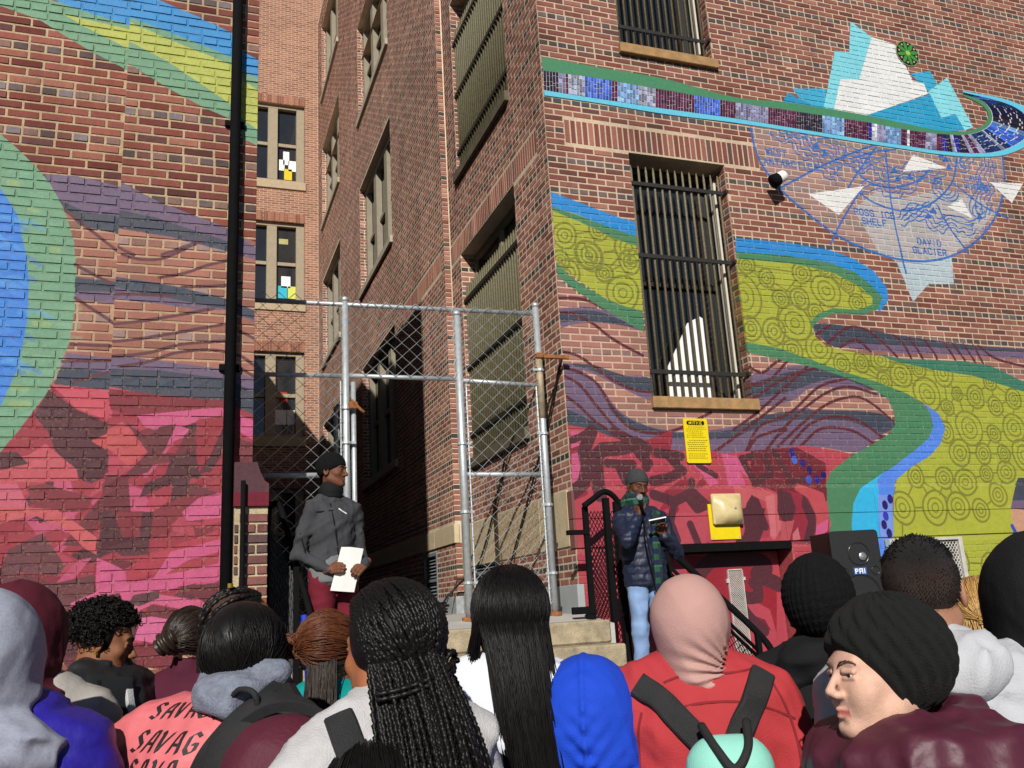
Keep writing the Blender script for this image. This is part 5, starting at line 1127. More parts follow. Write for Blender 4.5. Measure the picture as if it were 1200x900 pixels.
def head_fn(detail=True, fem=0.0, brow=0.0, chin=1.0, ears=True):
    def fn(P):
        X = P.copy(); X[:, 0] = np.abs(X[:, 0]); L = []
        L.append(ell(X, (0, -.014, .03), (.074, .098, .087)))
        L.append(ell(X, (0, .034, -.036), (.058, .058, .082)))
        d = blend(L, .03)
        jaw = cap(X, (.047 - .007 * fem, .002, -.062), (.012 - .003 * fem, .070, -.097), .022, .020 - .003 * fem); d = smin(d, jaw, .03)
        d = smin(d, ell(X, (0, .074, -.098), (.022, .018, .016 * chin)), .016)
        d = smin(d, ell(X, (.040, .058, -.026), (.022, .022, .020)), .02)
        d = smin(d, cap(X, (0, .085 - .004 * fem, .020 + brow), (.036, .077 - .003 * fem, .021), .011), .016); d = smin(d, ell(X, (.036, .060, -.045), (.020, .020, .024)), .02) if fem else d
        d = smax(d, -ell(X, (.030, .102, .001), (.017, .020, .010)), .012)
        nose = blend([cap(P, (0, .087, .010), (0, .113 - .001 * fem, -.033 + .002 * fem), .0065 - .001 * fem, .0105 - .002 * fem), ell(X, (.011, .101, -.037), (.0095, .012, .008))], .009); d = smin(d, nose, .009)
        if detail:
            d = smax(d, -ell(X, (.007, .106, -.046), (.0035, .006, .003)), .003)
            d = smin(d, cap(X, (0, .0955, -.0625), (.019, .084, -.0655), .0062, .0035), .004); d = smin(d, cap(X, (0, .0935, -.0745), (.017, .083, -.0690), .0072, .0035), .004)
            d = smax(d, -cap(X, (0, .102, -.068), (.022, .088, -.0672), .0016), .003)
            d = smax(d, -ell(X, (0, .097, -.087), (.018, .008, .005)), .008)
            # lids
            d = smin(d, cap(X, (.019, .0885, .0060), (.043, .0815, .0048), .0050), .004); d = smin(d, cap(X, (.019, .087, -.0068), (.042, .0805, -.0062), .0042), .004)
        ear = smax(ell(X, (.078, -.012, -.010), (.010, .022, .032)), -ell(X, (.088, -.008, -.008), (.008, .013, .021)), .005); d = smin(d, ear, .006) if ears else d
        d = smin(d, cap(P, (0, -.022, -.06), (0, -.022, -.20), .050, .050), .025)
        return d
    return fn
def smooth_vn(V): return V

def skin_mat(name, base, lip):
    m = simple(name, (1, 1, 1, 1), .52, var=.13, scale=34, bump=.3, bscale=420, spec=.3, tint=True, sss=.06, detail=8.); return m
M_SKIN = skin_mat('skin', None, None)
M_EYEW = simple('eye_white', (.7, .68, .65, 1), .2, var=.03); M_IRIS = simple('iris_brown', (.03, .016, .009, 1), .1, var=.1)
def cloth(name, c, rough=.85, bump=.25, bscale=220, var=.10, sheen=.0, k=.82, scale=9): return simple(name, alb(*c, k=k), rough, var=var, scale=scale, bump=bump, bscale=bscale, sheen=sheen, spec=.25)

def px_point(x, y, w_): return CAM + sight(x, y) * w_
class Fig:
    """one person: an Empty at the feet, a continuous skin mesh, clothing and hair as parts"""
    def __init__(s, label, hx, hy, w_, rel=0, H=None, group=None, floor=0.0, hp=(0, 0, 0), lean=(0, 0), kd=1.68):
        s.hc = px_point(hx, hy, w_); va = math.degrees(math.atan2(sight(hx, hy)[0], sight(hx, hy)[1])); s.yaw = va + rel
        s.Rb = rotm(s.yaw); s.floor = floor
        s.H = (s.hc[2] + .115 - floor) if H is None else H
        s.foot = np.array([s.hc[0], s.hc[1], floor]) - s.Rb @ np.array([lean[0], lean[1], 0]); s.k = s.H / kd; s.arms = None; s.lean = lean
        s.Rh = rotm(s.yaw + hp[0], hp[1], hp[2]); s.seed = int(abs(hx * 7 + hy)) % 1000
        s.o = thing('person', label, 'person', tuple(s.foot), group)
    def wb(s, V): return np.asarray(V) @ s.Rb.T + s.foot          # body frame -> world
    def wh(s, V): return np.asarray(V) @ s.Rh.T + s.hc            # head frame -> world
    def jt(s): k = s.k; return dict(hip=.92 * k, waist=1.04 * k, chest=1.26 * k, sh=1.405 * k, neck=1.47 * k)
    def skin(s, tone, h=.0035, detail=True, lips=None, neckdown=True, **kw):
        fn = head_fn(detail, **kw); V, F = nets(fn, (-.1, -.13, -.22), (.1, .135, .13), h)
        c = np.tile(np.array(alb(*tone)), (len(V), 1)); X = np.abs(V[:, 0])
        if lips is not None:
            m_ = np.exp(-((V[:, 2] + .0685) / .0075) ** 2) * (X < .021) * (V[:, 1] > .078); c = c * (1 - m_[:, None]) + np.array(alb(*lips)) * m_[:, None]
        W = s.wh(V); Vs = [W]; Fs = [F]; Cs = [c]
        b = s.body_caps()
        Vb, Fb = nets(lambda P: blend([cap(P, *q) for q in b], .06), (-.45, -.3, 0.02), (.45, .45, 1.52 * s.k), .024)
        Vs.append(s.wb(Vb)); Fs.append(Fb + len(W)); Cs.append(np.tile(np.array(alb(*tone)), (len(Vb), 1)))
        return obj('body', np.concatenate(Vs), np.concatenate(Fs), M_SKIN, s.o, True, cols=np.concatenate(Cs))
    def body_caps(s):
        k = s.k; L = [((0, 0, .98 * k), (0, 0, 1.28 * k), .085 * k, .085 * k), ((-.09 * k, 0, 1.35 * k), (.09 * k, 0, 1.35 * k), .038 * k), ((0, -.01, 1.38 * k), (s.lean[0] * .6, s.lean[1] * .6 - .01, 1.48 * k), .052)]
        for e in (-1, 1):
            L += [((e * .085 * k, 0, .9 * k), (e * .1 * k, .01, .48 * k), .07 * k, .05 * k), ((e * .1 * k, .01, .48 * k), (e * .105 * k, -.01, .08 * k), .05 * k, .036 * k), ((e * .105 * k, -.02, .045), (e * .12 * k, .13, .04), .035, .03)]
            if s.arms: A_ = s.arms[0 if e > 0 else 1]; L += [(A_[0], A_[1], .034 * k, .020 * k), (A_[1], A_[2], .020 * k, .022 * k)]; continue
            L += [((e * .165 * k, 0, 1.33 * k), (e * .24 * k, -.025, 1.10 * k), .034 * k, .028 * k), ((e * .24 * k, -.025, 1.10 * k), (e * .24 * k, .09, .88 * k), .028 * k, .024 * k)]
        return L
    def top(s, mat, name='jacket', h=.013, bulk=1.0, fold=.008, fs=30, hem=.86, arms=None, collar=.07, quilt=None, sh=.165, extra=None, open_front=False, tail=0):
        """a garment for the upper body; arms: list of joints (shoulder, elbow, wrist) per side in body metres"""
        k = s.k; lx, ly = s.lean
        arms = arms or [[(e * .195 * k, 0, 1.345 * k), (e * .255 * k, -.03, 1.09 * k), (e * .245 * k, .09, .90 * k)] for e in (-1, 1)]
        def fn(P):
            Q = P * np.array([1, 1.38, 1], P.dtype)
            d = cap(Q, (0, 0, hem * k), (0, .0, 1.27 * k), .185 * k * bulk, .19 * k * bulk); d = smin(d, cap(Q, (-.09 * k, 0, 1.33 * k), (.09 * k, 0, 1.33 * k), .115 * k * bulk), .08)
            d = d * .8
            for e in (-1, 1): d = smin(d, cap(P, (e * .06 * k, -.01, 1.43 * k), (e * sh * k, -.005, 1.375 * k), .055 * bulk * k, .068 * bulk * k), .05)
            for a in arms:
                d = smin(d, cap(P, a[0], a[1], .070 * k * bulk, .056 * k * bulk), .035); d = smin(d, cap(P, a[1], a[2], .055 * k * bulk, .043 * k * bulk), .02)
            if collar: d = smin(d, cap(P, (lx * .5, ly * .5 - .012, 1.42 * k), (lx * .8, ly * .8 - .015, 1.42 * k + collar), .078, .072), .03)
            if extra: d = extra(P, d)
            if quilt: z = (P[:, 2] if quilt[0] == 'z' else P @ np.array(quilt[0], P.dtype)); d = d - quilt[2] * np.abs(np.sin(z * math.pi / quilt[1])) ** .6
            d = d - fold * folds(P, fs, s.seed) - fold * .45 * folds(P, fs * 2.3, s.seed + 5)
            d = smax(d, (hem - .02) * k - P[:, 2] + .0 * P[:, 0], .02) if not arms or min(a[2][2] for a in arms) > hem * k else d
            # hollow out for the neck
            return d
        V, F = nets(fn, (-.5, -.42, (hem - .2) * k), (.5, .62, 1.62 * k), h)
        return obj(name, s.wb(V), F, mat, s.o, True)
    def trousers(s, mat, h=.02, name='trousers', fold=.006, legs=None):
        k = s.k; J = legs or [((e * .085 * k, 0, .93 * k), (e * .10 * k, .015, .49 * k), (e * .105 * k, -.01, .07 * k)) for e in (-1, 1)]
        def fn(P):
            L = [cap(P * np.array([1, 1.2, 1], P.dtype), (-.05 * k, 0, .95 * k), (.05 * k, 0, .95 * k), .115 * k)]
            for a, b, c in J: L += [smin(cap(P, a, b, .098 * k, .072 * k), cap(P, b, c, .07 * k, .062 * k), .03)]
            d = smin(L[0], L[1], .03); d = smin(d, L[2], .012) if len(L) > 2 else d
            return smax(d - fold * folds(P, 34, s.seed + 3), P[:, 2] - 1.08 * k, .01)
        V, F = nets(fn, (-.3, -.25, .02), (.3, .3, 1.1 * k), h); obj(name, s.wb(V), F, mat, s.o, True)
    def shoes(s, mat, J=None):
        for i, e in enumerate((-1, 1)):
            c = J[i] if J else (e * .105 * s.k, -.01, .07)
            f = lambda P: smax(blend([cap(P, (c[0], c[1] - .03, c[2] - .025), (c[0] + e * .02, c[1] + .15, c[2] - .035), .045, .038), cap(P, (c[0], c[1], c[2] - .02), (c[0], c[1], c[2] + .03), .045)], .02), c[2] - .07 - P[:, 2] + .003, .006)
            V, F = nets(f, (c[0] - .12, c[1] - .12, c[2] - .08), (c[0] + .12, c[1] + .24, c[2] + .1), .01); obj('shoe', s.wb(V), F, mat, s.o, True)
    def shell(s, fn, mat, name, lo=(-.2, -.24, -.30), hi=(.2, .2, .2), h=.006, body=False, cols=None):
        V, F = nets(fn, lo, hi, h); c = cols(V) if cols else None
        return obj(name, (s.wb if body else s.wh)(V), F, mat, s.o, True, cols=c)
    def eyes(s, body, brow=True, bcol=(30, 20, 16), dz=0.0, tilt=0.0, ball=True, bw=1.0):
        for e in (-1, 1):
            m = MB()
            if ball: V, F = nets(lambda P: ell(P, (e * .0305, .0750, -.001), (.0125, .0125, .0122)), (e * .0305 - .018, .058, -.018), (e * .0305 + .018, .096, .018), .0022); o_ = obj('eye', s.wh(V), F, M_EYEW, s.o, True)
            g = np.array([e * .0305, .0750, -.001]); dr = np.array([.05 * e, 1, -.05]); dr /= np.linalg.norm(dr); c = g + dr * .0108; m.tube([s.wh(c), s.wh(c + dr * .0016)], .0058, 12, rs=[.0066, .005]); (m.build('iris', M_IRIS, o_, True) if ball else None)
            if brow:
                m = MB(); P = curve([(e * .014, .0945, .0185 + dz - tilt), (e * .026, .0945, .024 + dz), (e * .040, .087, .025 + dz), (e * .050, .077, .019 + dz)])
                for j in range(5):
                    off = np.array([0, .001, .0016 * bw * (j - 2)]); m.tube(s.wh(P + off + rng.normal(0, .0006, P.shape)), .0016, 4, rs=np.linspace(.0019, .0008, len(P)) * bw)
                m.build('eyebrow', M_BROW, s.o, True)
M_BROW = simple('brow_hair', (.02, .013, .01, 1), .6)
M_HAIRB = simple('black_hair', (.007, .006, .006, 1), .42, var=.3, scale=60, spec=.2); M_HAIRBR = simple('dark_brown_hair', (.028, .016, .011, 1), .42, var=.4, scale=60, spec=.5); M_HAIRBL = simple('blond_hair', alb(206, 162, 96), .45, var=.3, scale=50)
M_HAIRAU = simple('auburn_hair', alb(104, 58, 34), .45, var=.35, scale=50)
def hair_cap(t=.012, front=.055, low=-.06, zf=.045):
    """skull cap of hair open at the face; t thickness"""
    def fn(P):
        d = ell(P, (0, -.018, .032), (.076 + t, .099 + t, .089 + t)); X = np.abs(P[:, 0])
        face = smax(smax(-(P[:, 1] - front + (P[:, 2] - zf) * .9), P[:, 2] - zf - .03, .02), X - .09, .02)
        d = smax(d, -smax(.03 - P[:, 1], P[:, 2] - zf, .01), .012)
        return smax(d, low - P[:, 2] - .35 * (P[:, 1] - .02), .015)
    return fn
def strands(s, roots, ends_fn, n_seg, r, mat, name='hair', frame='h', sides=3, seed=0, jit=.004):
    g = np.random.default_rng(seed); mb = MB()
    for i, rt_ in enumerate(roots):
        P = ends_fn(rt_, g, n_seg); P = P + np.cumsum(g.normal(0, jit / n_seg ** .5, P.shape), 0); mb.tube(s.wh(P) if frame == 'h' else P, r, sides, False, rs=np.concatenate([np.full(len(P) - 2, r), [r * .8, r * .3]]))
    return mb.build(name, mat, s.o, True)
def sphere_dirs(n, seed=0):
    i = np.arange(n) + .5; ph = np.arccos(1 - 2 * i / n); th = math.pi * (1 + 5 ** .5) * i; return np.stack([np.cos(th) * np.sin(ph), np.sin(th) * np.sin(ph), np.cos(ph)], 1)
def beanie_fn(rim=.012, slouch=.0, zr=.02, back=-.03, t=.014, rib=34, depth=.003, tw=0.0, cable=False, span=.2):
    def fn(P):
        Q = P.copy(); d = ell(Q, (0, -.018 - slouch * .5, .035 + slouch * .15), (.076 + t, .100 + t + slouch * .4, .092 + t + slouch * .2))
        zl = zr + (back - zr) * np.clip((.1 - P[:, 1]) / span, 0, 1)
        th = np.arctan2(P[:, 0], P[:, 1] + .018)
        if cable:
            u = th * 9; v = P[:, 2] * 130; d = d - depth * (np.abs(np.sin(u)) ** .5 * (.6 + .5 * np.sin(v + 2.4 * np.sign(np.sin(u)) * np.cos(u))))
        else: d = d - depth * np.abs(np.sin(th * rib / 2 + tw * P[:, 2])) * (1 + .25 * np.sin(P[:, 2] * 300 + th * 3))
        d = smax(d, zl - P[:, 2], .006)
        return d
    return fn
def hood_fn(w_=.122, dpt=.135, hgt=.135, seam=.004, drop=.30, seed=1, fold=.006, fs=38, front=.08, cz=.02, tipz=0.0, low=1.0, crease=0.0):
    def fn(P):
        d = ell(P, (0, -.025, cz), (w_, dpt, hgt)); d = smin(d, ell(P, (0, -.06, cz + .03 + tipz), (w_ * .72, dpt * .72, hgt * .80)), .05)
        d = smin(d, cap(P * np.array([.8, 1, 1], P.dtype), (0, -.035, -.10), (0, -.055, -drop), .095 * low, .155 * low), .06)
        d = d - fold * folds(P, fs, seed) * np.clip((.10 - P[:, 2]) / .2, .25, 1.3)
        d = d - .0055 * np.sin(P[:, 2] * 95 + 3 * np.sin(P[:, 0] * 22 + seed) + seed) * np.exp(-((P[:, 2] + .13) / .05) ** 2) - .0009 * folds(P, fs * 2.4, seed + 2)
        d = d - seam * np.exp(-(P[:, 0] / .006) ** 2) - .4 * seam * np.sin(P[:, 2] * 170 + np.abs(P[:, 0]) * 60) * np.exp(-(P[:, 0] / .03) ** 2)
        if crease: d = d + crease * np.exp(-((P[:, 2] + .165 + .15 * np.abs(P[:, 0]) ** 1.5 + .006 * np.sin(P[:, 0] * 40)) / .011) ** 2) - .35 * crease * np.exp(-((P[:, 2] + .14) / .02) ** 2) - .0035 * np.sin((P[:, 2] - np.abs(P[:, 0]) * 1.1) * 130) * np.exp(-(P[:, 0] / .055) ** 2) * np.exp(-((P[:, 2] + .05) / .09) ** 2)
        return smax(d, -ell(P, (0, .16, -.01), (.085, .13, .12)), .02)
    return fn

def combed(s, tgt, n, mat, name='hair', seed=0, r=(.092, .115, .105), wid=.0013, lo=-.15, tail=0):
    """hair drawn back over the skull to one spot"""
    g = np.random.default_rng(seed); mb = MB(); i = 0
    while i < n:
        d = g.normal(size=3); d /= np.linalg.norm(d)
        if d[2] < lo - .5 * d[1] or (d[1] > .45 and d[2] < .45): continue
        i += 1; t = np.array(tgt) + g.normal(0, .10, 3); P = skull_path(d, t, SK_C, np.array(r) * g.uniform(.97, 1.04), 12)
        mb.tube(s.wh(P + np.cumsum(g.normal(0, .0007, P.shape), 0)), wid, 3, False)
    return mb.build(name, mat, s.o, True)
from mathutils.bvhtree import BVHTree
def bvh_of(o): me = o.data; return BVHTree.FromPolygons([v.co.copy() for v in me.vertices], [tuple(p.vertices) for p in me.polygons])
def hit_near(bv, x, y):
    for r_ in range(0, 60, 3):
        for dx, dy in ((r_, 0), (-r_, 0), (0, r_), (r_, r_)):
            p, n_ = hit(bv, x + dx, y + dy)
            if p is not None: return p, n_
    return None, None
def hit(bv, x, y):
    d = Vector(sight(x, y)); r = bv.ray_cast(Vector(CAM), d.normalized()); return (np.array(r[0]), np.array(r[1])) if r[0] is not None else (None, None)
def strap_on(o, pxs, width, th, mat, name, parent, lift=.004):
    """a flat band lying on a garment along a traced line"""
    bv = bvh_of(o); C = curve(np.array(pxs, float), n=7); P = []; Nn = []
    for x, y in C:
        p, n_ = hit(bv, x, y)
        if p is not None: P.append(p); Nn.append(n_ if n_ @ (CAM - p) > 0 else -n_)
    P = np.array(P); Nn = np.array(Nn)
    for _ in range(4): P[1:-1] = (P[:-2] + P[1:-1] * 2 + P[2:]) / 4; Nn[1:-1] = (Nn[:-2] + Nn[1:-1] * 2 + Nn[2:]) / 4
    Nn /= np.linalg.norm(Nn, axis=1)[:, None]; T = np.gradient(P, axis=0); T /= np.linalg.norm(T, axis=1)[:, None]; B = np.cross(T, Nn); B /= np.linalg.norm(B, axis=1)[:, None]
    V = []; F = []; m_ = len(P); prof = [(-.5, 0), (-.5, .6), (-.42, 1), (-.1, 1.1), (.1, 1.1), (.42, 1), (.5, .6), (.5, 0)]; q = len(prof)
    for i in range(m_):
        for a, b in prof: V.append(P[i] + B[i] * a * width + Nn[i] * (lift + b * th - .006 * (b == 0)))
    for i in range(m_ - 1):
        for j in range(q - 1): F.append((i * q + j, i * q + j + 1, (i + 1) * q + j + 1, (i + 1) * q + j))
    return obj(name, V, F, mat, parent, False)
def ik(S, W, l1, l2, pole):
    S, W, pole = map(lambda v: np.array(v, float), (S, W, pole)); d = W - S; L_ = np.linalg.norm(d); L2 = min(L_, (l1 + l2) * .995); u = d / L_; a = (l1 ** 2 - l2 ** 2 + L2 ** 2) / (2 * L2); h_ = math.sqrt(max(l1 ** 2 - a * a, 0)); p = pole - u * (pole @ u); p /= np.linalg.norm(p); return S + u * a + p * h_
def hand(fig, wrist, fwd, up, side, tone, curl=(55, 60, 40), spread=.0, thumb=(.6, .55), h=.0035, k=1.0):
    """wrist in world; fwd towards the fingers, up = back of the hand; side +1: thumb on the +x side"""
    y = np.array(fwd, float); y /= np.linalg.norm(y); z = np.array(up, float); z -= y * (z @ y); z /= np.linalg.norm(z); x = np.cross(y, z) * side; L = [((-.006, .0, 0), (-.006, .03, 0), .026 * k, .028 * k)]
    caps = [((0, -.03, 0), (0, .012, 0), .024, .026), ((-.020, .02, 0), (-.026, .078, .0), .014, .012), ((-.004, .02, 0), (-.006, .082, .001), .015, .012), ((.012, .02, 0), (.014, .080, .0), .015, .012), ((.022, .02, 0), (.030, .072, -.001), .014, .011)]
    for i, (bx, by, ln) in enumerate(((-.028, .078, .058), (-.008, .084, .070), (.013, .083, .075), (.031, .074, .066))):
        p = np.array([bx, by, 0.0]); ang = 0; fr = (.45, .32, .23); rr3 = (.0095, .0088, .008)
        for q in range(3):
            ang += math.radians(curl[q]); d_ = np.array([spread * (i - 1.5), math.cos(ang), -math.sin(ang)]); e_ = p + d_ * ln * fr[q]; caps.append((p, e_, rr3[q], rr3[q] * .93)); p = e_
    t0 = np.array([.024, .018, -.004]); t1 = t0 + np.array([.026 * thumb[0] * 1.6, .030, -.016]); t2 = t1 + np.array([.004, .028, -.016 * thumb[1] * 2]); t3 = t2 + np.array([-.008, .020, -.010]); caps += [(t0, t1, .015, .0125), (t1, t2, .0115, .0102), (t2, t3, .010, .0085)]
    V, F = nets(lambda P: blend([cap(P, *c) for c in caps], .006), (-.075, -.065, -.12), (.11, .18, .06), h)
    Wv = wrist + (V * k) @ np.stack([x, y, z]); c = np.tile(np.array(alb(*tone)), (len(V), 1))
    if side < 0: F = F[:, ::-1]
    return obj('hand', Wv, F, M_SKIN, fig.o, True, cols=c)
def braid(mb, P, r=.0062, per=.013, sides=6, taper=True):
    P = np.asarray(P); L_ = np.concatenate([[0], np.cumsum(np.linalg.norm(np.diff(P, axis=0), axis=1))]); n = max(6, int(L_[-1] / (per / 2.6))); t = np.linspace(0, L_[-1], n)
    Q = np.stack([np.interp(t, L_, P[:, i]) for i in range(3)], 1); ph = t / per * 2 * math.pi; rs = r * (1 + .30 * np.sin(ph)) * (np.clip((L_[-1] - t) / .04, .35, 1) if taper else 1); side = np.gradient(Q, axis=0); sv = np.cross(side, [0, 0, 1.0]) + 1e-6; sv /= np.linalg.norm(sv, axis=1)[:, None]
    mb.tube(Q + sv * (r * .28 * np.sin(ph / 2))[:, None], r, sides, False, rs=rs)
def skull_path(d0, d1, c, r, n):
    d0 = np.array(d0, float) / np.linalg.norm(d0); d1 = np.array(d1, float) / np.linalg.norm(d1); om = math.acos(np.clip(d0 @ d1, -1, 1)); t = np.linspace(0, 1, n)[:, None]; q = (np.sin((1 - t) * om) * d0 + np.sin(t * om) * d1) / math.sin(om) if om > 1e-3 else d0 + t * 0; return np.asarray(c) + q * np.asarray(r)
SK_C = (0, -.016, .03); DARK = (92, 58, 42); MED = (150, 98, 70); LIGHT = (226, 172, 146)
GRP = 'people watching from the crowd'
M_DENIM = simple('pale_denim', alb(138, 168, 212), .9, var=.22, scale=7, bump=.3, bscale=300); M_BLKCL = cloth('black_cloth', (22, 22, 25)); M_DKJ = cloth('dark_jeans', (44, 48, 64)); M_SHOE = simple('black_shoe', (.012, .012, .013, 1), .4); M_ZIP = simple('zip_metal', (.5, .5, .5, 1), .3, .9)
def lower(f, mat=None): f.trousers(mat or M_DKJ, h=.026); f.shoes(M_SHOE)

# ---------------- speaker with the folded paper
f = Fig('man in black beanie and charcoal fleece jacket holding folded white paper', 390, 552, 6.42, 150, kd=1.74, floor=.909, hp=(-32, -2, 0), lean=(0, .0))
k = f.k; TONE = (122, 76, 54)
M_FLEECE = simple('charcoal_fleece', alb(70, 71, 75), .95, var=.2, scale=6, bump=.5, bscale=240); M_MAROON_T = cloth('maroon_chino', (112, 28, 44)); M_KNITB = simple('black_knit', (.006, .006, .007, 1), .95, var=.25, scale=40, bump=.5, bscale=180, spec=.15)
def to_b(fig, p): return fig.Rb.T @ (np.asarray(p) - fig.foot)
dpt = f.hc[1]
wr = to_b(f, px_point(386, 668, 6.08)); wl = to_b(f, px_point(428, 660, 6.12))
sR, sL = (.17 * k, 0, 1.345 * k), (-.17 * k, 0, 1.345 * k)
eR = ik(sR, wr, .29 * k, .26 * k, (.6, -.8, -.6)); eL = ik(sL, wl, .29 * k, .26 * k, (-.5, -.8, -.8)); f.arms = [(sR, eR, wr), (sL, eL, wl)]
f.skin(TONE, .0035, True, lips=(120, 62, 54)); f.eyes(None)
jk = f.top(M_FLEECE, 'fleece_jacket', .009, .90, .011, 26, sh=.15, hem=.87, arms=[[sR, eR, wr], [sL, eL, wl]], collar=.012)
f.shell(lambda P: smax(np.abs(cap(P, (0, -.012, -.175), (0, -.012, -.150), .076, .080)) - .008, -(P[:, 2] + .20), .01), cloth('black_lining', (24, 24, 26)), 'collar', (-.12, -.12, -.2), (.12, .12, -.02), .006)
strap_on(jk, [(387, 590), (393, 620), (397, 655), (399, 682)], .009, .002, M_BLKCL, 'zip', f.o, .003)
for P_ in ([(345, 604), (370, 600), (391, 598)], [(352, 625), (356, 640), (359, 652)]): strap_on(jk, P_, .008, .001, M_BLKCL, 'seam', f.o, .001)
strap_on(jk, [(397, 596), (401, 599), (406, 602)], .008, .001, M_WHITE, 'chest_logo', f.o, .002)
f.trousers(M_MAROON_T, .014); f.shoes(M_SHOE)
V, F = nets(lambda P: smax(cap(P * np.array([1, 1.3, 1], P.dtype), (0, 0, .90 * k), (0, 0, .96 * k), .178 * k), -(P[:, 2] - .87 * k), .01) - .0015 * folds(P, 30, 9), (-.3, -.3, .7), (.3, .3, 1.2), .014); obj('shirt_hem', f.wb(V), F, cloth('grey_shirt', (118, 122, 124)), f.o, True)
f.shell(beanie_fn(zr=.040, back=-.055, t=.013, rib=60, depth=.002), M_KNITB, 'beanie', h=.004)
pc = px_point(408, 668, 6.10); vd = sight(408, 668); vd /= np.linalg.norm(vd); rx = np.array(CR); up_ = np.array(CU)
def ppt(x, y, dw): return px_point(x, y, 6.12 + dw)
PAP = thing('paper', 'folded white sheet of paper held by the man in the black beanie', 'paper', tuple(pc))
Vp = []; A4 = [ppt(400, 641, -.045), ppt(426, 643, -.030), ppt(415, 694, -.045), ppt(387, 692, -.060), ppt(411, 641, -.045), ppt(399, 693, -.060)]
th = np.array(vd) * .0012
Vp = A4 + [a - th for a in A4]; m = MB(); m.add(Vp, [(0, 4, 5, 3), (4, 1, 2, 5), (6, 9, 11, 10), (10, 11, 8, 7), (0, 3, 9, 6), (1, 7, 8, 2), (0, 6, 10, 4), (4, 10, 7, 1), (3, 5, 11, 9), (5, 2, 8, 11)]); m.build('sheet', M_PAPW, PAP)
hand(f, f.wb(wr) + .0, px_point(402, 664, 6.04) - f.wb(wr), -vd + .3 * up_, -1, TONE, (40, 50, 30)); hand(f, f.wb(wl), px_point(414, 672, 6.02) - f.wb(wl), -vd + .4 * up_, 1, TONE, (40, 50, 30))

# ---------------- speaker with the microphone
f = Fig('man in navy puffer jacket and grey beanie speaking into microphone and reading his phone', 747, 569, 7.22, 152, kd=1.78, floor=.91, hp=(0, -16, -4))
k = f.k; TONE = (112, 70, 52)
M_NAVY = simple('navy_nylon', alb(30, 38, 64), .5, var=.15, scale=8, bump=.25, bscale=60)
wr = to_b(f, px_point(747, 606, 6.98)); wl = to_b(f, px_point(778, 628, 6.98))
sR, sL = (.19 * k, 0, 1.345 * k), (-.19 * k, 0, 1.345 * k); eR = ik(sR, wr, .29 * k, .25 * k, (.9, -.1, -1)); eL = ik(sL, wl, .29 * k, .25 * k, (-.8, -.3, -1)); f.arms = [(sR, eR, wr), (sL, eL, wl)]
f.skin(TONE, .0035, True, lips=(128, 70, 64)); f.eyes(None)
jk = f.top(M_NAVY, 'puffer_jacket', .009, 1.04, .006, 34, hem=.84, arms=[[sR, eR, wr], [sL, eL, wl]], collar=.03, quilt=('z', .058, .006))
strap_on(jk, [(752, 596), (758, 630), (764, 660), (768, 682)], .010, .002, M_BLKCL, 'zip', f.o, .006)
f.trousers(M_DENIM, .012, 'jeans', .008); f.shoes(M_SHOE)
f.shell(beanie_fn(zr=.045, back=-.04, t=.011, rib=70, depth=.0015), simple('grey_knit', alb(66, 66, 68), .95, var=.2, scale=40, bump=.5, bscale=180), 'beanie', h=.004)
# tartan scarf
M_TART, nt_, b_ = new_mat('tartan_wool'); L = nt_.links.new; tc = N(nt_, 'ShaderNodeTexCoord'); sp = N(nt_, 'ShaderNodeSeparateXYZ'); L(tc.outputs['Object'], sp.inputs[0])
def stripes(o_, fr, th_):
    a = N(nt_, 'ShaderNodeMath', _operation='MULTIPLY'); L(o_, a.inputs[0]); a.inputs[1].default_value = fr; s_ = N(nt_, 'ShaderNodeMath', _operation='SINE'); L(a.outputs[0], s_.inputs[0]); g_ = N(nt_, 'ShaderNodeMath', _operation='GREATER_THAN'); L(s_.outputs[0], g_.inputs[0]); g_.inputs[1].default_value = th_; return g_.outputs[0]
c1 = N(nt_, 'ShaderNodeMix', _data_type='RGBA'); c1.inputs[6].default_value = alb(28, 34, 74); c1.inputs[7].default_value = alb(36, 92, 62); L(stripes(sp.outputs[2], 70., 0.), c1.inputs[0]); c2 = N(nt_, 'ShaderNodeMix', _data_type='RGBA'); L(stripes(sp.outputs[0], 74., .1), c2.inputs[0]); L(c1.outputs[2], c2.inputs[6]); c2.inputs[7].default_value = alb(22, 52, 44); c3 = N(nt_, 'ShaderNodeMix', _data_type='RGBA'); L(stripes(sp.outputs[2], 35., .97), c3.inputs[0]); L(c2.outputs[2], c3.inputs[6]); c3.inputs[7].default_value = alb(60, 110, 90); L(c3.outputs[2], b_.inputs['Base Color']); b_.inputs['Roughness'].default_value = .95
V, F = nets(lambda P: blend([np.abs(cap(P * np.array([1, 1, 1.0], P.dtype), (0, -.02, -.155), (0, .0, -.125), .095, .088)) - .020, cap(P, (.05, .10, -.15), (.03, .135, -.26), .03, .035)], .02) - .006 * folds(P, 60, 4), (-.16, -.16, -.32), (.16, .2, -.05), .007); obj('scarf', f.wh(V), F, M_TART, f.o, True)
strap_on(jk, [(768, 600), (768, 625), (770, 655), (772, 690), (773, 716)], .075, .012, M_TART, 'scarf_end', f.o, .006)
MIC = thing('microphone', 'black handheld microphone with grey grille held at the speaking man\'s mouth', 'microphone', tuple(px_point(751, 590, 6.95)))
a = px_point(749.5, 583, 6.93); b = px_point(754, 603, 6.93); m = MB(); m.tube([a + (b - a) * .15, a + (b - a) * .4, b], .014, 12, rs=[.019, .014, .011]); m.build('handle', M_BLACK, MIC, True)
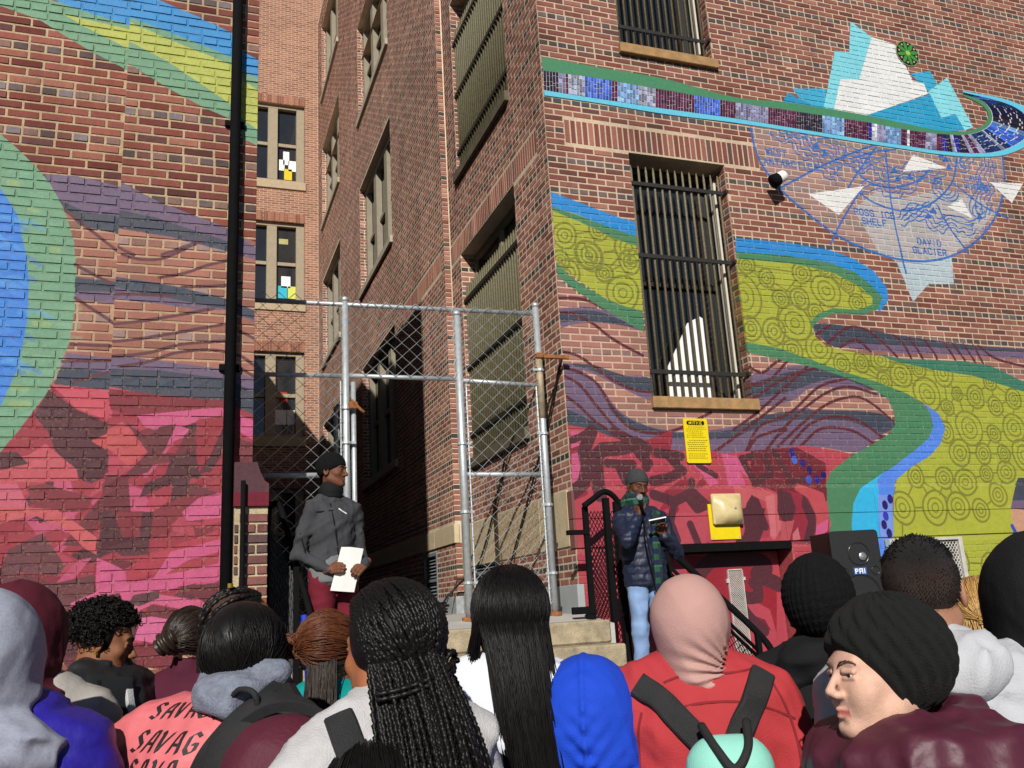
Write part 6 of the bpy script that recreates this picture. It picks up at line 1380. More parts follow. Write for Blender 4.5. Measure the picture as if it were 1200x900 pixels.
V, F = nets(lambda P: np.linalg.norm(P, axis=1) - .027, (-.035, -.035, -.035), (.035, .035, .035), .006); obj('grille', V + a, F, simple('mic_grille', (.45, .45, .47, 1), .4, .7, bump=.8, bscale=500), MIC, True)
hand(f, f.wb(wr), np.array([.02, -.05, 1.0]), CR * -.9 - CF * .4, 1, TONE, (70, 70, 40)); hand(f, f.wb(wl), np.array([-.12, -.25, .55]), np.array([.5, .75, -.3]), 1, TONE, (35, 45, 30))
PH = thing('phone', 'white smartphone held flat in the speaking man\'s lower hand', 'phone', tuple(px_point(770, 611, 6.86)))
a, b, c_ = px_point(762, 612, 6.86), px_point(779, 608.5, 6.86), px_point(770, 617, 6.74); u = b - a; u /= np.linalg.norm(u); v = np.array([0, -.8, .35]); v -= u * (u @ v); v /= np.linalg.norm(v); n_ = np.cross(u, v); c0 = (a + b) / 2
def slab(c0, u, v, n_, w_, l_, t): return [c0 + u * sx * w_ / 2 + v * sy * l_ / 2 + n_ * sz * t / 2 for sz in (-1, 1) for sy in (-1, 1) for sx in (-1, 1)]
BXF = [(0, 2, 3, 1), (4, 5, 7, 6), (0, 1, 5, 4), (2, 6, 7, 3), (0, 4, 6, 2), (1, 3, 7, 5)]
obj('case', slab(c0, u, v, n_, .135, .068, .009), BXF, M_WHITE, PH); obj('screen', slab(c0 + n_ * .0055, u, v, n_, .12, .06, .001), BXF, simple('phone_glass', (.02, .02, .025, 1), .1), PH)
m = MB(); m.tube(curve([px_point(754, 604, 6.93), px_point(757, 640, 6.9), px_point(768, 690, 6.88), px_point(772, 740, 6.9), px_point(768, 790, 6.9)]), .005, 5); m.build('cord', M_BLACK, MIC, True)

# ---------------- crowd, far row first
# woman with short curls
f = Fig('woman with short black curls, black puffer jacket and gold chain looking down', 122, 751, 3.2, 130, group=GRP, hp=(-34, -14, 0)); TONE = (152, 98, 68)
f.skin(TONE, .0035, True, lips=(142, 84, 74)); f.eyes(None, ball=False)
M_BPUF = simple('black_puffer', (.014, .014, .016, 1), .55, var=.2, scale=10, bump=.25, bscale=50)
jk = f.top(M_BPUF, 'puffer_jacket', .012, 1.12, .006, 34, quilt=('z', .07, .012), collar=.05); lower(f)
strap_on(jk, [(128, 795), (130, 830), (133, 860), (136, 898)], .16, .006, cloth('black_top', (34, 36, 38)), 'top', f.o, .006)
strap_on(jk, [(112, 800), (116, 830), (120, 860), (124, 898)], .02, .006, M_BLKCL, 'zip_edge', f.o, .012)
strap_on(jk, [(148, 800), (150, 822), (154, 842)], .03, .006, cloth('grey_hoodie_edge', (196, 196, 198)), 'hoodie_edge', f.o, .010)
M_GOLD = simple('gold', alb(230, 190, 70), .25, .9); m = MB(); bv = bvh_of(jk)
cp = [hit(bv, x, y)[0] for x, y in curve([(118, 795), (122, 815), (125, 838)])]; cp2 = [hit(bv, x, y)[0] for x, y in curve([(133, 793), (129, 815), (125, 838)])]
for C_ in (cp, cp2): m.tube([p - CF * .022 for p in C_ if p is not None], .0022, 5)
m.build('chain', M_GOLD, f.o)
cg = np.random.default_rng(3); mb = MB()
f.shell(hair_cap(.012, .04, -.05, .06), M_HAIRB, 'hair', h=.006)
for d in sphere_dirs(2600):
    if d[2] < -.42 or (d[1] > .34 and d[2] < .46) or (abs(d[0]) > .6 and d[1] > .12 and d[2] < .12): continue
    b0 = np.array(SK_C) + d * np.array([.086, .110, .098]) * cg.uniform(.97, 1.10); ax_ = d + cg.normal(0, .5, 3); ax_ /= np.linalg.norm(ax_); u = np.cross(ax_, cg.normal(size=3)); u /= np.linalg.norm(u); v = np.cross(ax_, u); t = np.linspace(0, cg.uniform(7, 11), 11)
    mb.tube(f.wh(b0 + (np.cos(t)[:, None] * u + np.sin(t)[:, None] * v) * cg.uniform(.005, .009) + ax_ * (t * .0028)[:, None]), .0021, 3, False)
mb.build('curls', M_HAIRB, f.o, True)
m = MB(); e_ = f.wh(np.array([[.083, -.006, -.042]]))[0]; m.tube([e_ + [0, 0, .006], e_ - [0, 0, .006]], .007, 8); m.build('earring', M_GOLD, f.o)
# woman with bun, maroon coat
f = Fig('brunette with low bun in maroon coat standing beyond the pink jacket', 224, 754, 3.4, 20, group=GRP); f.skin(LIGHT, .006, False)
f.top(cloth('plum_coat', (82, 28, 50)), 'coat', .016, 1.0); lower(f); f.shell(hair_cap(.010, .04, -.07), M_HAIRBR, 'hair_cap', h=.007); combed(f, (-.35, -.92, -.1), 1800, M_HAIRBR, seed=2)
f.shell(lambda P: ell(P, (-.045, -.125, .01), (.042, .05, .045)) - .006 * np.sin(P[:, 0] * 220 + P[:, 2] * 140), M_HAIRBR, 'bun', (-.12, -.2, -.06), (.04, -.05, .08), .005)
M_CORN = M_HAIRB
# cornrows
f = Fig('person with cornrow braids facing right just behind the grey hood', 284, 742, 2.55, 78, group=GRP); TONE = (150, 98, 68); f.skin(TONE, .0045, True, lips=(140, 84, 74)); f.eyes(None); f.top(cloth('dark_plum_top', (60, 26, 40)), 'top', .016); lower(f)
mb = MB()
for i in range(13):
    a = (i - 6) / 6.5; d0 = (math.sin(a * 1.15) * .95, .62 - abs(a) * .30, .80 - .42 * abs(a)); P = skull_path(d0, (a * .35, -.93, -.42), SK_C, (.082, .104, .094), 26); braid(mb, f.wh(np.concatenate([P, P[-1:] + np.linspace(0, 1, 8)[1:, None] * np.array([0, -.01, -.09])])), .0075, .015)
mb.build('cornrows', M_HAIRB, f.o, True); f.shell(lambda P: smax(ell(P, (0, -.03, .03), (.0765, .088, .09)), -(P[:, 2] - .01 + P[:, 1] * .6), .01), simple('scalp_dark_brown', alb(70, 46, 36), .8), 'scalp', h=.006)  # scalp shell in a darker brown than the skin
m = MB(); e_ = f.wh(np.array([[.02, -.04, .128]]))[0]; m.tube([e_, e_ + [0, 0, .012]], .008, 8); m.build('hair_cuff', M_GOLD, f.o)
# girl with auburn bun
f = Fig('girl with messy auburn bun, blue hood and teal shirt beside the braided woman', 386, 768, 2.75, 20, group=GRP); f.skin(MED, .006, False); f.top(cloth('teal_shirt', (0, 150, 146)), 'shirt', .014, .95, collar=.02); lower(f)
f.shell(hair_cap(.010, .04, -.07), M_HAIRAU, 'hair_cap', h=.007); combed(f, (-.75, -.6, .1), 1800, M_HAIRAU, seed=3); g = np.random.default_rng(8); mb = MB()
for i in range(110):
    t = np.linspace(0, 6, 16); ph = g.uniform(0, 6, 3); c = np.array([-.075, -.06, .035]); mb.tube(f.wh(c + np.stack([np.cos(t + ph[0]) * .035, np.sin(t * .9 + ph[1]) * .03, np.sin(t + ph[2]) * .034], 1) * g.uniform(.7, 1.1)), .003, 3, False)
mb.build('bun', M_HAIRAU, f.o, True); strands(f, [(g.uniform(-.03, .06), -.11, g.uniform(-.05, .0)) for _ in range(380)], lambda r_, g_, n: np.array(r_) + np.linspace(0, 1, n)[:, None] * np.array([g_.uniform(-.02, .02), g_.uniform(-.05, -.02), g_.uniform(-.36, -.24)]), 9, .0015, M_HAIRBR, 'loose_hair', seed=4)
V, F = nets(lambda P: blend([cap(P, (-.07, -.07, 1.36 * f.k), (.07, -.09, 1.36 * f.k), .06, .06), cap(P, (-.1, -.02, 1.42 * f.k), (-.06, -.1, 1.38 * f.k), .045)], .04) - .008 * folds(P, 45, 3), (-.25, -.25, 1.2 * f.k), (.25, .15, 1.55 * f.k), .011); obj('hood', f.wb(V), F, cloth('royal_hood', (28, 92, 226)), f.o, True)
# blond
f = Fig('person with blond ponytail partly hidden behind the short-haired man', 1150, 728, 2.75, 0, group=GRP); f.skin(LIGHT, .006, False); f.top(cloth('navy_plaid', (40, 44, 62)), 'jacket', .016, 1.1); lower(f); f.shell(hair_cap(.012, .04, -.08), M_HAIRBL, 'hair_cap', h=.007); combed(f, (0, -.95, -.15), 1800, M_HAIRBL, seed=6)
strands(f, [(g.uniform(-.05, .05), -.12, g.uniform(-.06, .03)) for _ in range(420)], lambda r_, g_, n: np.array(r_) + np.stack([np.linspace(0, g_.uniform(-.01, .04), n), -.03 * np.sin(np.linspace(0, 2.6, n)), np.linspace(0, -.24, n)], 1), 9, .0016, M_HAIRBL, 'ponytail', seed=5)
# maroon hood
f = Fig('person in maroon hood and pale grey jacket behind the grey hood', 26, 752, 2.45, 18, group=GRP); f.skin(MED, .006, False); f.top(simple('pale_grey_jacket', alb(178, 172, 166), .8, var=.1, bump=.2), 'jacket', .014, 1.1, .008, 30, collar=.05); lower(f); f.shell(hood_fn(drop=.24, seed=3, fold=.008, crease=.014), cloth('maroon_hood', (86, 24, 40)), 'hood', lo=(-.22, -.26, -.40), hi=(.22, .18, .2), h=.007)
# black knit hat
f = Fig('person in black knitted hat and black hooded coat left of the loudspeaker', 960, 716, 2.5, -4, group=GRP); f.skin(MED, .006, False); f.top(M_BLKCL, 'coat', .014, 1.12, .010, 26, collar=.10); lower(f); f.shell(beanie_fn(zr=.0, back=-.085, t=.020, rib=46, depth=.004, slouch=.03), M_KNITB, 'knit_hat', lo=(-.14, -.2, -.14), hi=(.14, .14, .18), h=.0042)
V, F = nets(lambda P: blend([cap(P, (-.09, -.06, 1.40 * f.k), (.09, -.06, 1.40 * f.k), .07), cap(P, (-.05, -.1, 1.44 * f.k), (.05, -.1, 1.44 * f.k), .06)], .05) - .010 * folds(P, 40, 6), (-.28, -.28, 1.2 * f.k), (.28, .15, 1.62 * f.k), .010); obj('hood', f.wb(V), F, M_BLKCL, f.o, True)
# long straight black hair, white jacket
f = Fig('woman with long straight black hair in white jacket facing the stairs', 600, 728, 2.25, 6, group=GRP); k = f.k; f.skin(MED, .006, False); jw = f.top(simple('white_nylon', alb(236, 240, 250), .6, var=.05, scale=7, bump=.2, bscale=50), 'jacket', .010, 1.06, .010, 24, collar=.03); lower(f)
f.shell(hair_cap(.016, .03, -.10), M_HAIRB, 'hair_cap', h=.006); g = np.random.default_rng(14); mb = MB()
clump = g.normal(0, .012, 60)
for i in range(4200):
    d = np.array([g.normal(0, .55), g.uniform(-1, .55), g.uniform(.0, 1)]); d /= np.linalg.norm(d)
    if d[1] > .5 and d[2] < .6: continue
    ang = math.atan2(d[0], -d[1] + .15); cl_ = clump[int((ang + 3.2) * 9) % 60]; sn = math.sin(ang); low = np.array([sn * .95, -.92 * max(math.cos(ang), .25), -.30]); P = skull_path(d, low, SK_C, np.array((.095, .118, .108)) * g.uniform(.985, 1.03), 9); e_ = P[-1]
    left = sn < -.72; ln = g.uniform(.34, .56) * (.55 if left else 1); q = np.linspace(0, 1, 12)[1:]; tx = (-.125 + g.normal(0, .012)) if left else (.05 + sn * .055 + cl_ + g.normal(0, .008))
    yb = e_[1] + (.05 if left else 0); H_ = np.stack([e_[0] + (tx - e_[0]) * q ** .85, e_[1] + (yb - e_[1] - (.0 if left else .05) * math.cos(ang)) * np.sin(np.minimum(q * 2.4, 1.57)), e_[2] - ln * q], 1)
    mb.tube(f.wh(np.concatenate([P, H_]) + np.cumsum(g.normal(0, .0007, (len(P) + 11, 3)), 0)), .0012, 3, False)
mb.build('long_hair', M_HAIRB, f.o, True)
sc_ = MB(); 
for i, c in enumerate(((200, 50, 30), (40, 110, 60), (190, 60, 40), (30, 40, 60))):
    m = MB(); p0 = f.wb(np.array([[.05 + .012 * i, -.185, 1.05 * k]]))[0]; m.tube([p0, p0 + [0.002, -.004, -.09], p0 + [.004, -.002, -.22]], .009, 6); m.build('bead_strand', cloth('bead%d' % i, c), f.o)
# pink headscarf
f = Fig('person in pale pink headscarf and red coat wearing mint backpack', 808, 738, 2.2, -6, group=GRP, kd=1.645); k = f.k; f.skin(MED, .006, False); M_RED = simple('red_wool', alb(190, 56, 62), .85, var=.07, scale=5, bump=.2, bscale=200)
jr = f.top(M_RED, 'coat', .009, 1.03, .008, 22, collar=.06); lower(f)
def hij(P):
    d = ell(P, (0, -.018, .018), (.099, .120, .120)); d = smin(d, cap(P, (.0, -.03, -.07), (.005, -.04, -.10), .070, .070), .04)
    u = np.arctan2(P[:, 2] + .10, P[:, 0] - .09); d = d - .0065 * np.sin(u * 22 + P[:, 1] * 12) * np.exp(-(((P[:, 0] - .05) / .08) ** 2 + ((P[:, 2] + .085) / .06) ** 2)) - .003 * np.sin(P[:, 2] * 150 + P[:, 0] * 60) * np.exp(-((P[:, 2] + .13) / .035) ** 2)
    return d - .0025 * folds(P, 34, 12)
f.shell(hij, simple('pink_jersey', alb(206, 160, 152), .85, var=.05, scale=6, bump=.25, bscale=320), 'headscarf', lo=(-.17, -.22, -.26), hi=(.17, .16, .17), h=.0045)
M_REDS = simple('red_seam', alb(140, 34, 42), .9)
for P_ in ([(772, 838), (810, 826), (850, 822), (890, 826), (932, 842)], [(778, 800), (800, 792), (830, 790), (862, 788), (880, 784)], [(905, 800), (922, 830), (935, 870), (940, 899)], [(752, 835), (748, 860), (750, 899)]):
    try: strap_on(jr, P_, .006, .0012, M_REDS, 'seam', f.o, .0008)
    except Exception: pass
BP = thing('backpack', 'mint green backpack with black straps on the red coat', 'backpack', tuple(f.foot + [0, 0, 1.0])); M_STRAP = simple('black_webbing', (.016, .016, .017, 1), .75, var=.2, scale=30, bump=.4, bscale=400)
strap_on(jr, [(748, 802), (775, 822), (805, 852), (832, 880), (842, 895)], .058, .010, M_STRAP, 'strap', BP, .004); strap_on(jr, [(893, 790), (885, 815), (872, 845), (862, 872), (856, 895)], .058, .010, M_STRAP, 'strap', BP, .004)
c_b = to_b(f, hit(bvh_of(jr), 850, 893)[0]) + np.array([0, 0, .055]); V, F = nets(lambda P: sbox(P, (c_b[0], c_b[1] - .07, c_b[2] - .17), (.098, .065, .185), .075), (c_b[0] - .2, c_b[1] - .2, c_b[2] - .45), (c_b[0] + .2, c_b[1] + .1, c_b[2] + .1), .011); obj('bag', f.wb(V), F, simple('mint_canvas', alb(158, 232, 214), .7, var=.05, bump=.2, bscale=300), BP, True)
hp_ = f.wb(np.array([(c_b[0] - .05, c_b[1] - .045, c_b[2] + .03), (c_b[0] - .03, c_b[1] - .12, c_b[2] - .01), (c_b[0], c_b[1] - .145, c_b[2] - .045), (c_b[0] + .035, c_b[1] - .12, c_b[2] - .01), (c_b[0] + .05, c_b[1] - .045, c_b[2] + .035)])); m = MB(); m.tube(curve(hp_), .010, 8); m.build('handle', M_STRAP, BP, True)
# royal blue hood
f = Fig('short person in bright royal blue hood in front of the white jacket', 690, 846, 2.2, 4, group=GRP); f.skin(MED, .006, False); M_RB2 = simple('royal_blue_fleece', alb(18, 74, 214), .85, var=.06, scale=6, bump=.25, bscale=260); f.top(M_RB2, 'hoodie', .012, 1.05, .008, 28, collar=.02); lower(f); f.shell(hood_fn(.142, .146, .155, .006, .26, 7, .007, 34, cz=.0, low=1.25, crease=.022), M_RB2, 'hood', lo=(-.24, -.28, -.44), hi=(.24, .18, .22), h=.0055)
# short hair, grey hoodie
f = Fig('man with short faded black hair in light grey hoodie beside the loudspeaker', 1082, 694, 2.0, 0, group=GRP, hp=(0, 0, -3)); f.skin((190, 138, 112), .004, False); jg = f.top(cloth('light_grey_hoodie', (190, 192, 198)), 'hoodie', .012, 1.05, .010, 28, collar=.04); lower(f)
def fade(V):
    t = np.clip((V[:, 2] - .012 + .35 * np.maximum(0, np.abs(V[:, 0]) - .05)) / .065, 0, 1)[:, None]; n_ = (np.sin(V[:, 0] * 900) * np.sin(V[:, 2] * 800) * .12 + .0)[:, None]; a_ = np.array(alb(64, 46, 38)); b_ = np.array([.010, .009, .009, 1]); return np.clip(a_ * (1 - t) * (1 + n_) + b_ * t, 0.004, 1)
f.shell(hair_cap(.004, .05, -.075, .05), simple('cropped_hair', (1, 1, 1, 1), .55, var=.35, scale=220, bump=.7, bscale=600, tint=True), 'cropped_hair', h=.0035, cols=fade)
g = np.random.default_rng(17); rts = []
while len(rts) < 2600:
    d = g.normal(size=3); d /= np.linalg.norm(d)
    if d[2] > .22 - .12 * d[1]: rts.append(d)
mb = MB()
for d in rts:
    p = np.array(SK_C) + d * np.array([.078, .102, .092]); t_ = d * .45 + np.array([d[0] * .3, .7, .1]) + g.normal(0, .22, 3); t_ -= d * min(0, t_ @ d); t_ /= np.linalg.norm(t_); ln = g.uniform(.010, .019) * np.clip((d[2] - .1) * 2.2, .25, 1); q = np.linspace(0, 1, 4)[:, None]; mb.tube(f.wh(p + t_ * ln * q - d * .004 * q ** 2), .0011, 3, False)
    rts_ = None
for d in sphere_dirs(2600):
    if d[2] > .22 - .12 * d[1] or d[2] < -.62 or d[1] > .3: continue
    p = np.array(SK_C) + d * np.array([.0795, .1025, .093]); t_ = np.array([d[0] * .2, d[1] * .25, -1]) + g.normal(0, .25, 3); t_ /= np.linalg.norm(t_); mb.tube(f.wh(np.array([p, p + (t_ * .8 + d * .5) * g.uniform(.003, .006)])), .0008, 3, False)
mb.build('hair', M_HAIRB, f.o, True)
V, F = nets(lambda P: blend([cap(P, (-.09, -.05, 1.43 * f.k), (.09, -.05, 1.43 * f.k), .055), cap(P, (-.06, -.10, 1.40 * f.k), (.06, -.10, 1.40 * f.k), .07)], .05) - .010 * folds(P, 36, 8), (-.28, -.3, 1.2 * f.k), (.28, .12, 1.6 * f.k), .009); obj('hood', f.wb(V), F, cloth('light_grey_hood', (196, 198, 204)), f.o, True)
# black hood at right
f = Fig('person in smooth black hood and navy jacket with white stripe at the right edge', 1222, 718, 2.0, -6, group=GRP); f.skin(MED, .006, False); jq = f.top(cloth('navy_jacket', (44, 48, 66)), 'jacket', .012, 1.10, .008, 28, collar=.04); lower(f); f.shell(hood_fn(.128, .14, .15, .002, .22, 5, .007, 34, crease=.012), M_BLKCL, 'hood', lo=(-.24, -.28, -.36), hi=(.24, .18, .22), h=.0065)
for P_, w_, mt in (([(1165, 782), (1180, 790), (1198, 806)], .035, M_WHITE), ([(1158, 815), (1180, 818), (1199, 822)], .03, M_BLKCL), ([(1160, 842), (1180, 846), (1199, 850)], .03, M_BLKCL)): 
    try: strap_on(jq, P_, w_, .003, mt, 'stripe', f.o, .003)
    except Exception: pass
# pink jacket with black lettering
f = Fig('person with dark hair, grey hood and pink jacket lettered SAVAGE across the back', 290, 772, 2.15, 32, group=GRP, lean=(.10, .05)); k = f.k; f.skin(MED, .006, False); M_PKJ = simple('pink_satin', alb(228, 116, 122), .6, var=.06, scale=6, bump=.2, bscale=60)
jp = f.top(M_PKJ, 'jacket', .008, 1.12, .008, 22, collar=.02)
lower(f); f.shell(hair_cap(.016, .04, -.10), M_HAIRB, 'hair_cap', h=.006); mb = MB(); g = np.random.default_rng(18)
for i in range(2200):
    d = np.array([g.normal(0, .6), g.uniform(-1, .5), g.uniform(.0, 1)]); d /= np.linalg.norm(d); a_ = math.atan2(d[0], -d[1] + .1); low = (math.sin(a_) * .9 + .25, -.45, -.62); P = skull_path(d, low, SK_C, (.092, .115, .104), 9); e_ = P[-1]; q = np.linspace(0, 1, 9)[1:]; ln = g.uniform(.08, .20); tgt = .09 + .04 * g.normal()
    H_ = np.stack([e_[0] + (tgt - e_[0]) * q, e_[1] - .045 * np.sin(q * 1.5) + .006 * np.sin(q * 9 + i), e_[2] - ln * q], 1); mb.tube(f.wh(np.concatenate([P, H_]) + np.cumsum(g.normal(0, .0010, (17, 3)), 0)), .0014, 3, False)
mb.build('hair', M_HAIRB, f.o, True)
hd = to_b(f, px_point(268, 808, 2.02)); V, F = nets(lambda P: blend([ell(P, hd + [0, .01, 0], (.092, .055, .044)), cap(P, hd + [-.07, .05, .02], hd + [.09, .06, .025], .036), cap(P, hd + [-.055, -.02, -.022], hd + [.02, -.03, -.04], .028)], .03) - .005 * folds(P, 40, 2), hd - .24, hd + .24, .008); obj('hood', f.wb(V), F, simple('heather_grey', alb(128, 134, 150), .9, var=.3, scale=60, bump=.4, bscale=200), f.o, True)
LET = {'S': '3.6,5 2.6,6 1.2,5.6 .8,4.4 2.2,3.2 3.4,2.2 3.2,.8 2,0 .6,.6', 'A': '.2,0 1.6,5.8 3.0,6 3.6,0|.8,2.4 3.4,2.4', 'V': '.2,6 .8,5.2 1.6,.2 3.6,5.8', 'G': '3.6,5 2.4,6 .9,5 .6,1.4 1.8,0 3.4,.8 3.4,2.8 2.2,2.8', 'E': '3.5,5.2 2.2,6 .9,5 .7,1.2 2.0,0 3.6,.9|.8,3.1 2.8,3.2'}
def letter_on(o_, pxl, pxr, txt, h_, parent, mat, adv=.93, slant=.28):
    bv = bvh_of(o_); p, n1 = hit_near(bv, *pxl); q, n2 = hit_near(bv, *pxr); u = q - p; L_ = np.linalg.norm(u); u /= L_; nn = n1 + n2; nn = nn if nn @ (CAM - p) > 0 else -nn; nn -= u * (nn @ u); nn /= np.linalg.norm(nn); v = np.cross(nn, u); v = v if v[2] > 0 else -v
    ks = h_ / 6; x = 0.0; mb = MB(); pen = (u * .70 + v * .50) * ks * .80
    for ch in txt:
        for st_ in LET[ch].split('|'):
            Q = np.array([[float(t) for t in w_.split(',')] for w_ in st_.split()]); Q = np.concatenate([np.linspace(a_, b_, 5)[:-1] for a_, b_ in zip(Q[:-1], Q[1:])] + [Q[-1:]]); W = [p + u * (x + (a_ + slant * b_) * ks) + v * b_ * ks for a_, b_ in Q]; rows = []
            for c in W:
                r2 = []
                for s_ in (-1, 1):
                    o2 = c + pen * s_; hh = bv.ray_cast(Vector(o2 + nn * .2), Vector(-nn)); r2.append(np.array(hh[0]) + nn * .0028 if hh[0] is not None else o2 + nn * .003)
                rows.append(r2)
            Vv = [r for rr4 in rows for r in rr4]; mb.add(Vv, [(2 * i, 2 * i + 1, 2 * i + 3, 2 * i + 2) for i in range(len(rows) - 1)])
        x += 4 * ks * adv * 1.38
    mb.build('lettering', mat, parent)
M_INKB = simple('print_black', (.012, .010, .012, 1), .6)
letter_on(jp, (174, 842), (268, 846), 'SAVAGE', .040, f.o, M_INKB); letter_on(jp, (152, 880), (240, 884), 'SAVAG', .044, f.o, M_INKB)
letter_on(jp, (146, 915), (215, 918), 'SAVA', .044, f.o, M_INKB)
# black and maroon backpack worn over it
BG = thing('backpack', 'maroon and black backpack slung on the pink jacket', 'backpack', tuple(f.foot + [0, 0, .9])); b0 = px_point(334, 892, 1.80)
M_MBAG = simple('maroon_nylon', alb(92, 28, 48), .7, var=.1, scale=8, bump=.25, bscale=120)
def bagf(P): return blend([ell(P, (0, 0, .01), (.135, .12, .128)), ell(P, (.02, .0, -.12), (.16, .13, .15))], .06) - .004 * folds(P, 30, 4)
V, F = nets(bagf, (-.24, -.24, -.32), (.24, .24, .2), .009); obj('bag', V + b0 - [0, 0, .045], F, M_MBAG, BG, True)
def arc_band(pts, wd, th, name, par, mat):
    P = curve(np.array(pts)); T = np.gradient(P, axis=0); T /= np.linalg.norm(T, axis=1)[:, None]; n_ = -CF; B = np.cross(T, n_); B /= np.linalg.norm(B, axis=1)[:, None]; V = []; F = []
    for i in range(len(P)):
        for a, b in ((-.5, 0), (-.5, 1), (.5, 1), (.5, 0)): V.append(P[i] + B[i] * a * wd + n_ * b * th)
    for i in range(len(P) - 1):
        for j in range(4): F.append((i * 4 + j, i * 4 + (j + 1) % 4, (i + 1) * 4 + (j + 1) % 4, (i + 1) * 4 + j))
    F += [(3, 2, 1, 0), tuple((len(P) - 1) * 4 + j for j in range(4))]; obj(name, V, F, mat, par)
V, F = nets(lambda P: ell(P, (0, 0, 0), (.15, .10, .17)) - .004 * folds(P, 30, 8), (-.2, -.2, -.25), (.2, .2, .25), .012); obj('back_panel', V + px_point(318, 905, 1.94), F, M_STRAP, BG, True)
arc_band([px_point(x, y, w_) for x, y, w_ in ((232, 905, 1.95), (262, 868, 1.93), (300, 838, 1.90), (335, 826, 1.86), (372, 834, 1.80), (402, 862, 1.74))], .020, .012, 'trim', BG, M_STRAP)
arc_band([px_point(x, y, w_) for x, y, w_ in ((345, 800, 2.08), (318, 822, 2.02), (288, 846, 1.98), (258, 880, 1.95), (240, 915, 1.95))], .075, .03, 'strap', BG, M_STRAP)
m = MB(); m.tube(curve([px_point(x, y, w_) for x, y, w_ in ((270, 818, 1.98), (282, 808, 1.95), (297, 812, 1.93), (302, 828, 1.93), (296, 840, 1.94))]), .007, 6); m.build('strap_loop', M_STRAP, BG, True)
# grey hood, blue puffer
f = Fig('person in heather grey hood and indigo puffer jacket at the left edge', -14, 782, 1.95, 14, group=GRP); f.skin(MED, .006, False); f.top(simple('indigo_nylon', alb(46, 36, 156), .45, var=.12, scale=8, bump=.2, bscale=50), 'puffer_jacket', .012, 1.18, .006, 30, quilt=('z', .09, .014), collar=.03); lower(f)
f.shell(hood_fn(.118, .135, .14, .003, .17, 9, .005, 34), simple('heather_hood', alb(168, 172, 190), .9, var=.14, scale=160, bump=.12, bscale=300), 'hood', lo=(-.24, -.28, -.36), hi=(.24, .18, .2), h=.0065)
# braids
f = Fig('woman with long black box braids in pale grey sweatshirt facing left', 456, 762, 1.78, -35, group=GRP); k = f.k; f.skin((178, 112, 76), .0045, True, ears=False); js = f.top(simple('pale_grey_sweat', alb(206, 204, 206), .95, var=.10, scale=30, bump=.4, bscale=260), 'sweatshirt', .010, 1.08, .008, 26, collar=.035); lower(f)
mb = MB(); g = np.random.default_rng(23); G_ = np.array((0.02, -.95, -.30))
for row, (ph0, nn_) in enumerate(((.0, 24), (.5, 24), (.25, 22), (.75, 22), (.1, 18))):
    for i in range(nn_):
        a = (i + ph0) / nn_ * 2 - 1; d0 = np.array([math.sin(a * 1.9), math.cos(a * 1.9) * (.85 - .26 * row), .10 + .95 * math.cos(a * 1.45) + .08 * row]); tgt = G_ + np.array([a * 1.25, .55 * abs(a), -.35 * abs(a) + g.normal(0, .05)])
        P = skull_path(d0, tgt, SK_C, np.array((.094, .116, .106)) * g.uniform(.99, 1.03), 24); e_ = P[-1]; q = np.linspace(0, 1, 20)[1:]; ln = g.uniform(.50, .70); tx = .045 + a * .150 + g.normal(0, .02)
        H_ = np.stack([e_[0] + (tx - e_[0]) * q ** .8, e_[1] - .075 * np.sin(np.minimum(q * 3.0, 1.57)) - .012 * q + g.normal(0, .004), e_[2] - ln * q], 1); braid(mb, f.wh(np.concatenate([P, H_])), .0047, .0105, 5)
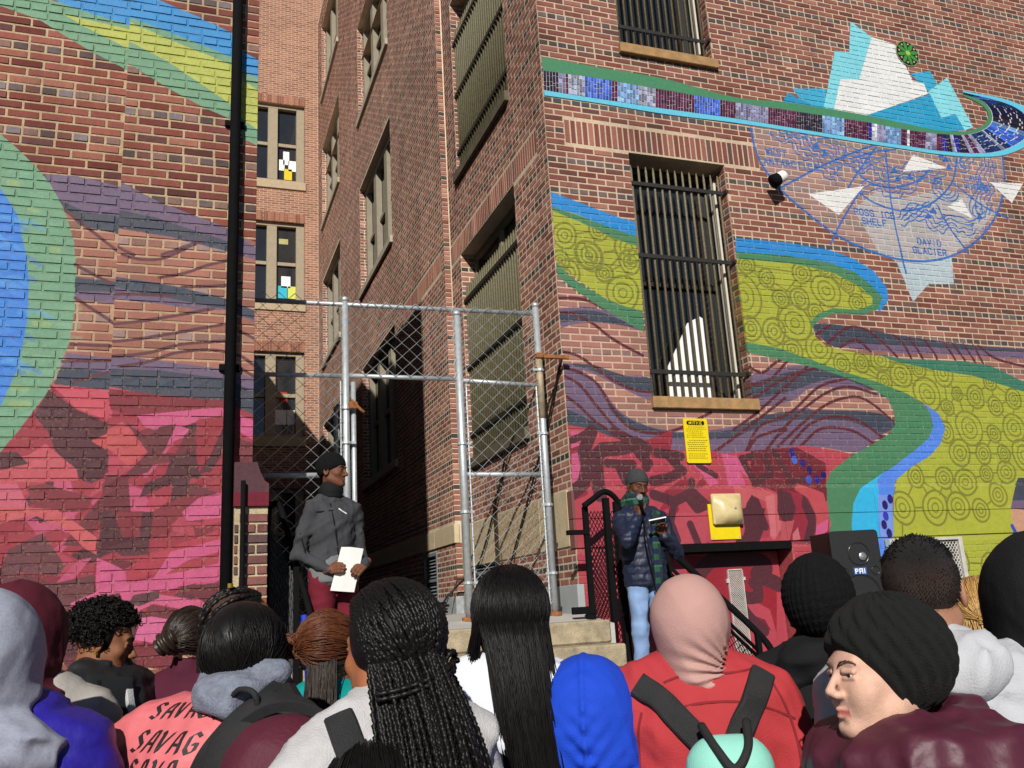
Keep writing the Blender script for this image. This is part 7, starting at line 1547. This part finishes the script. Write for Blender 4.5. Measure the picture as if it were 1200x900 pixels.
# gathering braid tied round the back, and a few finer layers of the cap
t = np.linspace(-1.0, .85, 40); tie = np.stack([.108 * np.sin(t), -.02 - .124 * np.cos(t), -.048 + .026 * np.sin(t * 1.2)], 1); braid(mb, f.wh(tie), .0055, .012, 6, False); braid(mb, f.wh(tie + [.0, -.002, -.010]), .0055, .012, 6, False)
kn = np.array([.080, -.095, -.030]); tt_ = np.linspace(0, 9, 60); braid(mb, f.wh(kn + np.stack([.018 * np.cos(tt_), .012 * np.sin(tt_ * 1.3), .022 * np.sin(tt_)], 1)), .0055, .012, 6, False)
mb.build('braids', M_HAIRB, f.o, True); f.shell(hair_cap(.010, .03, -.07), M_HAIRB, 'hair_cap', h=.007)
strap_on(js, [(398, 842), (404, 862), (412, 885), (418, 899)], .055, .012, M_STRAP, 'bag_strap', f.o, .004)
# dark hair at the bottom edge
f = Fig('person whose dark hair just shows at the bottom edge below the braids', 432, 962, 1.6, 10, group=GRP); f.skin(MED, .007, False); f.top(M_BLKCL, 'jacket', .02); lower(f); f.shell(hair_cap(.018, .03, -.10), M_HAIRB, 'hair_cap', h=.007); g = np.random.default_rng(29); mb = MB()
for i in range(700):
    d = np.array([g.normal(0, .6), g.uniform(-1, .7), g.uniform(.2, 1)]); d /= np.linalg.norm(d); P = skull_path(d, (d[0] * .9, -.5 + d[1] * .3, -.5), SK_C, (.097, .12, .110), 12); mb.tube(f.wh(P + np.cumsum(g.normal(0, .001, P.shape), 0)), .0021, 3, False)
mb.build('hair', M_HAIRB, f.o, True)
# woman in the foreground
f = Fig('woman in black cable-knit beanie and maroon puffer coat frowning towards the left', 1030, 790, 1.74, -123, group=GRP, hp=(0, 3, 4), kd=1.74); k = f.k; TONE = (238, 190, 166)
bd_ = f.skin(TONE, .0026, True, lips=(196, 104, 100), brow=-.002, fem=1.3, ears=False); f.eyes(None, True, dz=-.001, tilt=.003, bw=.42)
M_MPUF = simple('maroon_puffer', alb(88, 36, 54), .5, var=.12, scale=5, bump=.25, bscale=30)
hz = f.hc[2]
def collar_extra(P, d):
    c = blend([np.abs(cap(P, (0, -.03, hz - .24), (0, -.03, hz - .02), .135, .125)) - .034, cap(P, (-.12, -.13, hz - .16), (.14, -.13, hz - .16), .085)], .05); c = smax(c, P[:, 2] - (hz - .100 - .26 * P[:, 1]), .03); return smin(d, c, .06)
f.top(M_MPUF, 'puffer_coat', .009, 1.22, .010, 20, collar=0, quilt=((.25, .1, .96), .17, .010), extra=collar_extra); lower(f)
f.shell(beanie_fn(zr=.066, back=-.078, t=.016, depth=.0075, slouch=.03, cable=True, span=.125), simple('black_cable_knit', (.005, .0055, .0055, 1), .95, var=.3, scale=70, bump=.6, bscale=300), 'beanie', lo=(-.14, -.23, -.12), hi=(.14, .14, .19), h=.0032)
